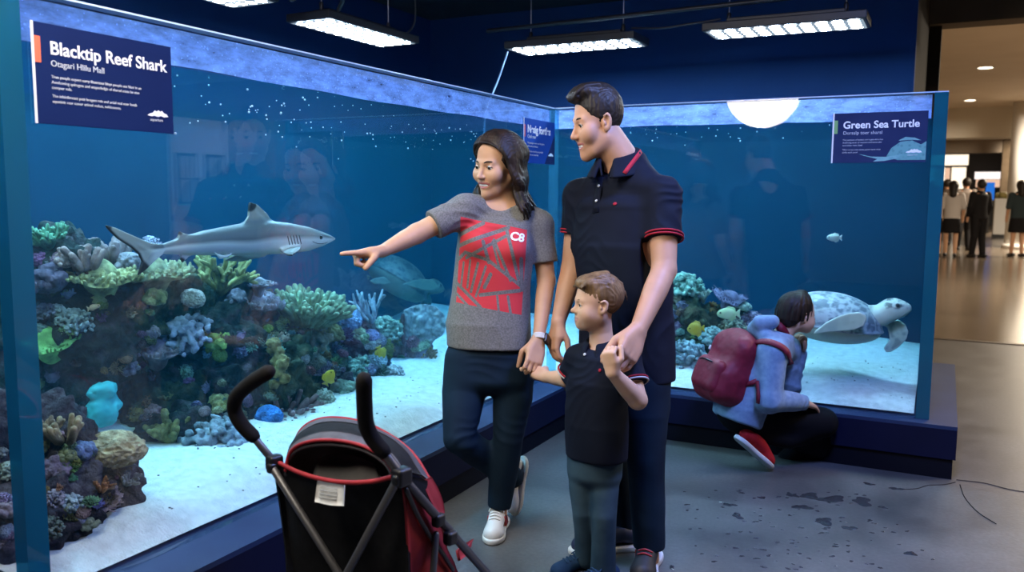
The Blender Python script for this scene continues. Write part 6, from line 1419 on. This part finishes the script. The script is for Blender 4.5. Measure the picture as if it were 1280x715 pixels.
coral('cauli', 916, 412, 15, (.36, .36, .24), 'mustard coral under the pale green fish', **A_)
# small growths between the named corals, many alike
_pal = [('mauve', (.30, .19, .25)), ('olive', (.26, .25, .10)), ('grey white', (.42, .42, .42)), ('green', (.20, .36, .18)), ('lilac', (.34, .32, .46)), ('rust brown', (.26, .13, .08)), ('pale mint', (.36, .48, .38)), ('mustard', (.40, .34, .12))]
_kinds = [('cauli', 'tuft'), ('lumps', 'clump'), ('finger', 'finger cluster'), ('thick', 'sprig'), ('brain', 'knob'), ('nodtable', 'shelf')]
_cache = {}
def filler(box_, n, where, axis='x', smin=6, smax=13):
    x0, y0, x1, y1 = box_; done = 0; tries = 0
    while done < n and tries < n*6:
        tries += 1; px, py = _r.uniform(x0, x1), _r.uniform(y0, y1); d = ray(px, py); h, nn, _i, _d = RB.ray_cast(Vector(cC), Vector(d).normalized(), 30)
        if h is None: continue
        (cn, c), (kd, kn) = _r.choice(_pal), _r.choice(_kinds); h = np.array(h); nn = np.array(nn); D = (h-cC) @ cF; sz = _r.uniform(smin, smax)*D/FPX; vr = _r.randrange(3)
        if (kd, vr) not in _cache: _cache[kd, vr] = GEN[kd](random.Random(vr+5))
        V, Q = _cache[kd, vr]; g = unit(nn*.65+Z*.45); R_ = rot_from(g); a = _r.uniform(0, 6.28); Rz = np.array([[math.cos(a), -math.sin(a), 0], [math.sin(a), math.cos(a), 0], [0, 0, 1]])
        W_ = h+((V*np.array([1, 1, _r.uniform(.8, 1.2)])) @ Rz.T @ R_.T)*sz-nn*sz*.1
        if axis == 'x': W_[:, 0] = np.minimum(W_[:, 0], AX-TH-.012)
        c = tuple(x*_r.choice((.45, .6, .8)) for x in c)
        o = mesh_np('small_coral', W_, Q, coralmat(c)); tag(o, 'small '+cn+' coral '+kn+' '+where, 'coral', 'small '+cn+' '+kn+'s '+where); done += 1
filler((40, 300, 130, 480), 24, 'on the far left rock shelf')
filler((130, 385, 240, 560), 30, 'on the overhanging rock of the reef')
filler((240, 370, 345, 590), 34, 'on the central rock pillar')
filler((335, 400, 410, 540), 26, 'on the green tinted rock slope')
filler((400, 405, 540, 510), 44, 'on the right end rock')
filler((0, 540, 165, 690), 46, 'on the near mound by the column', smin=6, smax=12)
filler((838, 345, 945, 462), 22, 'on the rock in the turtle tank', 'y', 5, 9)
# turquoise sponge in the cave
p = onx(131, 512, -2.85); V, Q = SDF(.008).ell(p, (.05, .075, .06)).ell(p+np.array([0, -.01, .075]), (.045, .065, .032), .02).mesh(1); V = V+vnormals(V, Q)*(.012*fbm(V*22, 3, 5))[:, None]
tag(mesh_np('turquoise_sponge', V, Q, mat('turquoise_sponge', (.03, .42, .44), .7, (.06, .55, .55), 20, bump=.4)), 'bright turquoise sponge in the dark hollow of the reef', 'sponge')
# a few shell chips on the sand
M_chip = mat('dark_gravel', (.05, .05, .05), .9, (.12, .11, .1), 40)
mb = MB()
for i in range(140):
    x = _r.uniform(-2.6, AX-TH-.06) if i < 90 else _r.uniform(-1.6, -.1); y = _r.uniform(1.5, 4.3) if i < 90 else _r.uniform(4.75, 5.5); V, Q = sphere_data((x, y, sandz(x, y)+.003), np.array([_r.uniform(.002, .006), _r.uniform(.002, .006), .002]), 6, 4); mb.add(V, Q)
tag(mb.build('gravel', M_chip), 'dark gravel flecks scattered on the white sand', 'gravel', kind='stuff')
# air bubbles below the surface
mb = MB()
for i in range(170):
    if i < 130: y = _r.uniform(1.6, 4.2); x = AX-TH-_r.uniform(.02, .25); z = WATER-abs(_r.gauss(.06, .05))-.01-.02*(y > 3)
    else: x = _r.uniform(-1.9, -.2); y = BY+TH+_r.uniform(.02, .3); z = WATER-abs(_r.gauss(.03, .03))-.01
    V, Q = sphere_data((x, y, z), _r.uniform(.0015, .0042), 8, 5); mb.add(V, Q)
tag(mb.build('bubbles', mat('air_bubble', (.75, .85, .9), .15)), 'tiny air bubbles drifting under the water line', 'bubbles', kind='stuff')
# ------------------------------------------------------------------ pushchair in the foreground
M_foam = mat('black_foam_grip', (.012, .011, .011), .85, bump=.4, bscale=300, bdist=.0008); M_tube = mat('grey_lacquered_tube', (.13, .125, .125), .38, metal=.6); M_blackfab = mat('black_fabric', (.008, .008, .009), .85, (.012, .012, .013), 40, bump=.3, bscale=500, bdist=.0006)
M_greyfab = mat('grey_canopy_fabric', (.075, .070, .075), .8, (.10, .095, .10), 30, bump=.3, bscale=450, bdist=.0006); M_redfab = mat('red_canopy_fabric', (.30, .010, .016), .7, (.36, .014, .020), 25, bump=.3, bscale=450, bdist=.0006); M_plast = mat('black_plastic', (.012, .012, .013), .4); M_liner = mat('grey_seat_liner', (.34, .33, .33), .85, (.46, .45, .44), 12)
def sheet(name, curves, mat_, par, n=24, m=6, th=.006, bulge=None, noise=.0):
    """cloth lofted through a list of edge curves, with thickness"""
    C = []
    for c in curves:
        p = smooth_path(c, 8) if len(c) > 2 else np.array(c, float); d = np.r_[0, np.cumsum(np.linalg.norm(np.diff(p, axis=0), axis=1))]; t = np.linspace(0, d[-1], n); C.append(np.stack([np.interp(t, d, p[:, k]) for k in range(3)], -1))
    C = np.array(C); R_ = []
    for j in range(n): R_.append(smooth_path(C[:, j], m) if len(C) > 2 else np.linspace(C[0, j], C[1, j], m+1))
    G = np.array(R_); a, b = G.shape[:2]; V = G.reshape(-1, 3); I = np.arange(a*b).reshape(a, b); Q = np.stack([I[:-1, :-1], I[1:, :-1], I[1:, 1:], I[:-1, 1:]], -1).reshape(-1, 4)
    if noise: V = V+vnormals(V, Q)*(noise*fbm(V*12, 2, 4))[:, None]
    N_ = vnormals(V, Q); k = len(V); V2 = np.vstack([V+N_*th/2, V-N_*th/2]); ed = np.concatenate([I[0, :], I[1:, -1], I[-1, -2::-1], I[-2:0:-1, 0]]); rim = np.stack([ed, np.roll(ed, -1), np.roll(ed, -1)+k, ed+k], -1)
    return mesh_np(name, V2, np.vstack([Q, Q[:, ::-1]+k, rim[:, ::-1]]), mat_, par)
def pushchair():
    fw = unit(.62*hR+.78*hF)
    t = empty('pushchair', onz(450, 890), 'black and red pushchair with grey hood and foam handles in the foreground', 'pushchair')
    jl, jr = J(343, 578, 2.30), J(502, 596, 2.06)
    for pts in ([(335, 465, 2.16), (316, 477, 2.20), (297, 494, 2.25), (293, 511, 2.28), (301, 529, 2.29), (316, 545, 2.30)], [(455, 475, 1.98), (455.5, 503, 2.01), (457.5, 529, 2.04), (465, 547, 2.055), (479, 564, 2.06)]):
        P = smooth_path([J(*p) for p in pts], 6); tube('handle_grip', P, .0195, M_foam, t, 16)
    # long side tubes from the handles to the front wheels, and the crossing rear tubes
    wl, wr = J(316, 545, 2.30), J(479, 564, 2.06)
    fl = jl+fw*.52; fl[2] = .09; fr = jr+fw*.52; fr[2] = .09
    rl = jl-fw*.05+np.array([0, 0, 0]); rl[2] = .08; rr = jr-fw*.05; rr[2] = .08
    fr_t = tube('side_tube', [wl, jl, jl+(fl-jl)*.5, fl], .0105, M_tube, t, 12); tube('side_tube', [wr, jr, J(548, 648, 2.17), fr+(J(548, 648, 2.17)-fr)*.0], .0115, M_tube, t, 12)
    x1 = J(428, 724, 2.19); x2 = J(430, 724, 2.155)
    tube('rear_leg', [J(340, 584, 2.285), x1, x1+(x1-J(340, 584, 2.285))*1.15], .0105, M_tube, t, 12); tube('rear_leg', [J(496, 601, 2.045), x2, x2+(x2-J(496, 601, 2.045))*1.15], .0105, M_tube, t, 12)
    e1 = x1+(x1-J(340, 584, 2.285))*1.15; e2 = x2+(x2-J(496, 601, 2.045))*1.15
    for c in (e1, e2, fl, fr):
        c = np.array([c[0], c[1], .075]); ax = unit(np.cross(fw, Z)); th = np.linspace(0, 2*math.pi, 33); w = MB()
        for s in (-1, 1): w.tube([c+ax*.022*s+.06*(math.cos(a)*fw+math.sin(a)*Z) for a in th], .014, 8)
        wo = w.build('wheel', M_plast, t); MB().tube([c-ax*.03, c+ax*.03], .018, 10).build('hub', M_tube, wo); 
        for a in np.linspace(0, 2*math.pi, 5, endpoint=False): MB().tube([c+ax*.022, c+ax*.022+.055*(math.cos(a)*fw+math.sin(a)*Z)], .005, 6).build('spoke', M_tube, wo)
        MB().tube([c, c+Z*.05], .010, 8).build('fork', M_plast, wo)
    for c, s in ((jl, .021), (jr, .023), (J(340, 585, 2.285), .014), (J(497, 600, 2.045), .014), (x1, .016), (J(548, 650, 2.165), .017), (J(563, 672, 2.19), .018)):
        S = SDF(.003).at(c, hframe(fw, Z)).box((0, 0, 0), (s*.8, s, s), .008); S.build('joint', M_plast, t)
    # hood
    B = lambda L: [J(*p) for p in L]
    rear = B([(357, 588, 2.27), (361, 569, 2.27), (372, 557, 2.25), (395, 550.5, 2.22), (425, 551, 2.19), (455, 558, 2.15), (480, 573, 2.11), (494, 595, 2.07)])
    mid = B([(360, 580, 2.36), (364, 556, 2.37), (378, 540, 2.36), (402, 530.5, 2.34), (435, 530, 2.31), (470, 541, 2.27), (500, 560, 2.22), (520, 590, 2.16)])
    frn = B([(366, 590, 2.46), (368, 556, 2.48), (380, 535, 2.48), (404, 524.5, 2.47), (440, 526, 2.45), (478, 540, 2.40), (515, 567, 2.33), (540, 606, 2.25)])
    mixp = lambda a, b, k: [p*(1-k)+q*k for p, q in zip(a, b)]
    r1, r2 = mixp(rear, mid, .42), mixp(mid, frn, .25)
    h_ = sheet('hood', [r2, mixp(mid, frn, .6), frn], M_greyfab, t, 30, 5, .006, noise=.003)
    sheet('hood_mesh', [r1, mixp(rear, mid, .75), r2], M_blackfab, h_, 30, 4, .004, noise=.003)
    sheet('hood_band', [rear, mixp(rear, mid, .2), r1], M_greyfab, h_, 30, 4, .006, noise=.003)
    tube('piping', smooth_path(rear, 5), .0048, M_redfab, h_); 
    off = np.array([0, 0, -.012])+cF*.006; tube('piping', smooth_path([p+off for p in rear], 5), .0055, M_greyfab, h_)['label'] = 'grey binding under the red piping'
    tube('piping', smooth_path([p+np.array([0, 0, .004]) for p in frn], 5), .0045, M_redfab, h_)
    sheet('hood_side', [B([(494, 597, 2.065), (512, 596, 2.10), (530, 600, 2.17), (541, 606, 2.245)]), B([(500, 606, 2.07), (520, 618, 2.12), (540, 632, 2.19), (555, 640, 2.26)])], M_blackfab, t, 16, 4)
    sheet('hood_side', [B([(538, 596, 2.22), (547, 612, 2.23), (553, 628, 2.235), (555, 641, 2.24)]), B([(527, 602, 2.16), (535, 622, 2.17), (543, 636, 2.19), (549, 643, 2.20)])], M_redfab, t, 16, 4)['label'] = 'red side flap of the hood'
    # seat shell
    top = B([(350, 579, 2.285), (372, 590, 2.24), (400, 598.5, 2.19), (430, 603, 2.14), (465, 602, 2.09), (497, 594, 2.05)])
    m1 = B([(360, 640, 2.33), (380, 650, 2.29), (410, 655, 2.25), (440, 657, 2.21), (475, 655, 2.16), (508, 640, 2.09)]); lo = B([(372, 730, 2.36), (390, 740, 2.33), (420, 744, 2.30), (450, 745, 2.26), (480, 742, 2.21), (515, 730, 2.14)]); lo2 = [p+np.array([0, 0, -.16])+fw*.03 for p in lo]
    bk = sheet('seat_back', [top, m1, lo, lo2], M_blackfab, t, 30, 5, .008, noise=.006); tube('piping', smooth_path(top, 6), .0062, M_redfab, bk)
    lb = B([(397, 601, 2.165), (414, 604, 2.14), (431, 606.5, 2.115)]); lb2 = B([(393.5, 627, 2.162), (412, 631.5, 2.125), (430, 632.5, 2.10)]); sheet('care_label', [lb, lb2], mat('white_satin_label', (.55, .54, .51), .6, (.68, .67, .64), 40), bk, 8, 4, .002)
    for i in range(4):
        k = .2+i*.17; a = lb[0]*(1-k)+lb2[0]*k; b = lb[2]*(1-k)+lb2[2]*k; o = -cF*.006; MB().tube([a*.85+b*.15+o, a*.5+b*.5+o*1.5, a*.25+b*.75+o], .0011, 4).build('label_print', mat('grey_print', (.3, .3, .3), .7), bk)
    liner = B([(359, 584, 2.345), (376, 550, 2.39), (425, 540, 2.38), (474, 556, 2.31), (505, 592, 2.18)]); sheet('seat_liner', [liner, [p+np.array([0, 0, -.14]) for p in B([(362, 585, 2.34), (390, 585, 2.36), (430, 590, 2.35), (475, 596, 2.26), (500, 600, 2.14)])]], M_liner, t, 20, 6, .006, noise=.01)
    sheet('seat_pad', [B([(398, 574, 2.30), (420, 566, 2.30), (445, 571, 2.27), (470, 582, 2.22)]), B([(388, 605, 2.27), (415, 610, 2.25), (445, 612, 2.21), (478, 608, 2.15)])], mat('grey_pad_fabric', (.075, .072, .072), .85, (.11, .105, .10), 12), t, 16, 5, .012, noise=.006)
    sd = [B([(502, 606, 2.06), (507, 660, 2.10), (512, 730, 2.14)]), B([(520, 612, 2.12), (532, 668, 2.16), (545, 735, 2.2)]), B([(545, 640, 2.21), (560, 690, 2.27), (577, 738, 2.33)])]
    sheet('side_panel', [[p for p in c]+[c[-1]+np.array([0, 0, -.14])] for c in sd], M_redfab, t, 20, 6, .008, noise=.006)['label'] = 'red fabric side of the seat'
    sdl = [[p+(jl-jr) for p in c] for c in sd]; sheet('side_panel', [[p for p in c]+[c[-1]+np.array([0, 0, -.14])] for c in sdl], M_blackfab, t, 20, 6, .008)
    base = [lo2[0], lo2[-1]]; sheet('seat_base', [lo2, [p+fw*.28+Z*.03 for p in lo2]], M_blackfab, t, 16, 4, .012)
    sheet('foot_rest', [B([(571, 688, 2.46), (582, 679, 2.50), (592, 674, 2.52)]), B([(574, 701, 2.45), (582, 694, 2.48), (588, 682, 2.5)])], M_redfab, t, 10, 3, .010)
    tube('side_strap', smooth_path(B([(508, 612, 2.06), (520, 640, 2.10), (536, 668, 2.15), (552, 690, 2.2), (566, 712, 2.25)]), 5), .006, M_plast, t, 8)
    tube('side_strut', B([(545, 668, 2.16), (541, 720, 2.15), (540, 800, 2.15)]), .009, M_tube, t, 10)
    return t
pushchair()
# ------------------------------------------------------------------ the hall beyond
def xat(px, Y, py=240): return ony(px, py, Y)[0]
def zat(px, py, Y): return ony(px, py, Y)[2]
M_store = emit('lit_shop_panel', (1, .86, .66), 1.5); M_pane = emit('lit_pane_far', (1, .86, .66), .45); M_storew = emit('lit_display_warm', (1, .62, .42), .9); M_storep = emit('lit_display_white', (1, .88, .84), 1.3); M_screen = emit('blue_screen_glow', (.03, .22, .85), .8)
M_dark = mat('dark_shop_interior', (.012, .010, .009), .7); M_taupe = mat('taupe_paint', (.26, .21, .16), .7); M_wcol = mat('white_column_paint', (.78, .76, .72), .6)
struct(box('beam', (-6, 27.0, zat(1220, 172, 27)), (7, 28.0, 3.8), M_cream))
struct(box('trim_4', (-6, 38, zat(1220, 191, 38)), (7, 38.4, 3.8), M_taupe))
struct(box('wall_far', (-6, 46, 0), (7, 46.2, 3.8), M_dark))
struct(box('trim_5', (xat(1250, 37), 37, 0), (xat(1259, 37), 37.5, 3.8), M_brown)); struct(box('trim_6', (xat(1259.5, 38.5), 38.5, 0), (xat(1268, 38.5), 39, 3.8), mat('grey_paint', (.30, .29, .27), .6)))
bm = bmesh.new(); cx = xat(1279, 26)
bmesh.ops.create_cone(bm, cap_ends=True, radius1=.36, radius2=.36, depth=3.8, segments=40, matrix=Matrix.Translation((cx, 26, 1.9))); bmesh.ops.create_cone(bm, cap_ends=True, radius1=.42, radius2=.40, depth=.12, segments=40, matrix=Matrix.Translation((cx, 26, .06)))
struct(mesh_bm('column', bm, M_wcol, None, True))
def shop(name, label, x0, x1, Y, parts):
    t = empty(name, ((x0+x1)/2, Y, 0), label, 'shop front')
    box('shop_base', (x0, Y-.1, 0), (x1, Y+.1, zat(1200, 236, Y)-.02), M_dark, t)
    for nm, a, b, c, d, m, dy in parts: box(nm, (xat(a, Y), Y-dy, zat(a, d, Y)), (xat(b, Y), Y-dy+.06, zat(a, c, Y)), m, t, .01)
    return t
shop('shop_window_display', 'warmly lit shop window at the far end of the hall, left of the dark opening', xat(1170, 44), xat(1208, 44), 44, [('sign_fascia', 1165, 1208, 194, 207, M_store, .2), ('window_display', 1165, 1186, 210, 233, M_storew, .05), ('window_display', 1188, 1206, 209, 236, M_store, .05), ('mullion', 1186, 1188, 207, 250, M_brown, .1), ('mullion', 1206, 1209, 190, 252, M_brown, .1), ('mullion', 1165, 1209, 207, 209.5, M_brown, .1)])
shop('shop_display', 'bright pink and white shop display inside the dark opening', xat(1214, 45), xat(1251, 45), 45, [('display_screen', 1217, 1250, 215, 224, M_storep, .1), ('display_screen', 1219, 1249, 224.5, 234, M_storew, .1), ('counter', 1214, 1251, 247, 256, M_brown, .4)])
sc = empty('blue_screen', (xat(1238, 36), 36, 0), 'blue screen on a stand beyond the man in black', 'screen'); A = 36
box('screen_panel', (xat(1232, A), A-.05, zat(1238, 250, A)), (xat(1243, A), A, zat(1238, 228, A)), M_screen, sc, .01); box('screen_stand', (xat(1236, A), A-.02, 0), (xat(1239, A), A+.06, zat(1238, 250, A)), M_plast, sc)
pd = empty('pedestal', (xat(1251, 32), 32, 0), 'white display pedestal with a plant in the hall', 'pedestal')
box('pedestal_body', (xat(1244.5, 32), 32, .12), (xat(1260, 32), 32.5, zat(1252, 248, 32)), M_wcol, pd, .01); box('pedestal_foot', (xat(1244, 32), 31.98, 0), (xat(1260.5, 32), 32.52, .12), M_plast, pd)
V, Q = SDF(.03).ell((xat(1254, 32), 32.25, zat(1252, 244.5, 32)), (.22, .2, .12)).mesh(1); V = V+vnormals(V, Q)*(.06*fbm(V*9, 2, 3))[:, None]
tag(mesh_np('planter_plant', V, Q, mat('yellow_green_plant', (.25, .22, .06), .7, (.4, .32, .12), 20)), 'yellowish plant on the white pedestal', 'plant')
def passer(px, py, D, hpx, top, bottom, hair, label, fem=False, skirt=False, yaw=0.0, sway=0.0, bag=None):
    f = J(px, py, D); f[2] = 0.0; h = hpx*D/FPX; s = h/1.72; fd = unit(hF*math.cos(yaw)+hR*math.sin(yaw)); rt = unit(np.cross(fd, Z)); t = empty('person', f, label, 'person', 'people walking in the hall')
    W_ = lambda x, y, z: f+rt*x*s+fd*y*s+Z*z*s
    b = SDF(.016*s)
    b.ell(W_(0, 0, 1.60), (.085*s, .085*s, .115*s)).chain([W_(0, 0, 1.36), W_(0, 0, 1.54)], .055*s, .03).ell(W_(0, .09, 1.58), (.02*s,)*3, .02)
    for k in (-1, 1):
        b.chain([W_(k*.18, 0, 1.40), W_(k*.235, -.01, 1.12), W_(k*.22, .08, .90)], np.array([.05, .042, .03])*s, .03); b.chain([W_(k*.22, .08, .90), W_(k*.215, .10, .80)], np.array([.034, .03])*s, .01)
        b.chain([W_(k*.09, 0, .90), W_(k*.10, .03*k*sway, .48), W_(k*.10, -.08*k*sway, .08)], np.array([.075, .052, .038])*s, .03)
    b.loft([W_(0, 0, .92), W_(0, 0, 1.15), W_(0, 0, 1.40)], rt, fd, np.array([.15, .13, .16])*s, np.array([.10, .09, .09])*s, .03); b.build('body', SK_M if not fem else SK_W, t)
    S = SDF(.016*s).loft([W_(0, 0, .88), W_(0, 0, 1.15), W_(0, 0, 1.36), W_(0, 0, 1.45)], rt, fd, np.array([.18, .17, .195, .10])*s, np.array([.13, .12, .12, .07])*s)
    for k in (-1, 1): S.chain([W_(k*.18, 0, 1.40), W_(k*.235, -.01, 1.13)]+([W_(k*.222, .07, .93)] if not fem else []), np.array([.068, .062]+([.045] if not fem else []))*s, .03)
    S.build('jacket', top, t)
    S = SDF(.016*s)
    if skirt: S.loft([W_(0, 0, .95), W_(0, 0, .80), W_(0, 0, .56)], rt, fd, np.array([.165, .19, .21])*s, np.array([.12, .14, .15])*s); S.cut(W_(0, 0, .55), -Z)
    else:
        for k in (-1, 1): S.chain([W_(k*.09, 0, .90), W_(k*.10, .03*k*sway, .48), W_(k*.10, -.08*k*sway, .09)], np.array([.105, .078, .062])*s, .03)
    S.build('skirt' if skirt else 'trousers', bottom, t)
    S = SDF(.014*s).ell(W_(0, -.025, 1.63), (.10*s, .10*s, .115*s)).ell(W_(0, .10, 1.57), (.09*s, .07*s, .11*s), .01, 's')
    if fem: S.chain([W_(0, -.06, 1.62), W_(0, -.09, 1.42)], np.array([.10, .075])*s, .04)
    S.build('hair', hair, t)
    for k in (-1, 1): SDF(.012*s).chain([W_(k*.10, -.10-.08*k*sway, .045), W_(k*.105, .12-.08*k*sway, .03)], np.array([.045, .035])*s).cut(W_(0, 0, 0), -Z).build('shoe', M_plast, t)
    return t
M_wsh = mat('white_shirt', (.55, .50, .46), .8); M_tsh = mat('taupe_shirt', (.16, .13, .11), .8); M_bsh = mat('black_shirt', (.010, .009, .010), .8); M_gsh = mat('dark_teal_jacket', (.03, .045, .05), .8); M_bro = mat('brown_jacket', (.06, .04, .03), .8)
passer(1187, 317, 19.2, 93, M_wsh, M_bsh, HR_M, 'person in a white shirt and dark skirt in the hall', True, True, .5, .6)
passer(1203, 308, 21.5, 89, M_tsh, M_bsh, HR_M, 'person in a taupe shirt, half hidden behind the person in black', False, False, .2, .8)
passer(1221, 317, 19.0, 96, M_bsh, M_bsh, HR_M, 'person dressed all in black walking away down the hall', False, False, -.1, .5)
passer(1270, 319, 19.3, 94, M_gsh, M_bsh, HR_M, 'long haired person in a dark jacket and skirt at the right edge', True, True, .1, .4)
passer(1180, 300, 24, 80, M_bro, M_bsh, HR_M, 'person in a brown jacket partly hidden by the aquarium edge', False, False, .3, .5)
# shop windows in the white wall opposite the reef, seen only as reflections in the glass
for y0 in (9.85, 10.45):
    t = empty('shop_window', (6.99, y0, 0), 'lit shop window in the dark wall across the hall, '+('nearer' if y0 < 10 else 'farther')+' one', 'window')
    box('window_surround', (6.96, y0-.12, .0), (7.0, y0+.48, 2.55), M_cream, t); box('window_frame', (6.93, y0-.03, 1.15), (6.96, y0+.39, 1.98), M_brown, t)
    for a in range(2):
        for c in range(2): box('window_pane', (6.915, y0+.01+.19*a, 1.19+.38*c), (6.93, y0+.17+.19*a, 1.55+.38*c), M_pane, t)
# ------------------------------------------------------------------ mall lights
def downlight(x, y, z, label):
    t = empty('downlight', (x, y, z), label, 'lamp', 'round downlights in the hall ceiling')
    bm = bmesh.new(); bmesh.ops.create_circle(bm, cap_ends=True, radius=.13, segments=20, matrix=Matrix.Translation((x, y, z-.004))); mesh_bm('lens', bm, M_dl, t)
    V, Q = tube_data([(x+.145*math.cos(a), y+.145*math.sin(a), z-.006) for a in np.linspace(0, 2*math.pi, 25)], .015, 6); mesh_np('trim_ring', V, Q, M_white, t)
M_dl = emit('downlight_glow', (1, .82, .58), 14)
for (px, py), lb in zip([(1232, 84), (1213, 125), (1207, 138)], ['nearest round downlight in the beige hall ceiling', 'second round downlight, farther along the hall ceiling', 'farthest small downlight in the hall ceiling']):
    p = onz(px, py, 3.8); downlight(p[0], p[1], 3.8, lb)
for y in (6, 14, 24, 36, 48): area('hall_light', (3.2, y, 3.5), 1.2, MALL_P*(.35 if y < 10 else 1.45), (1, .85, .66))
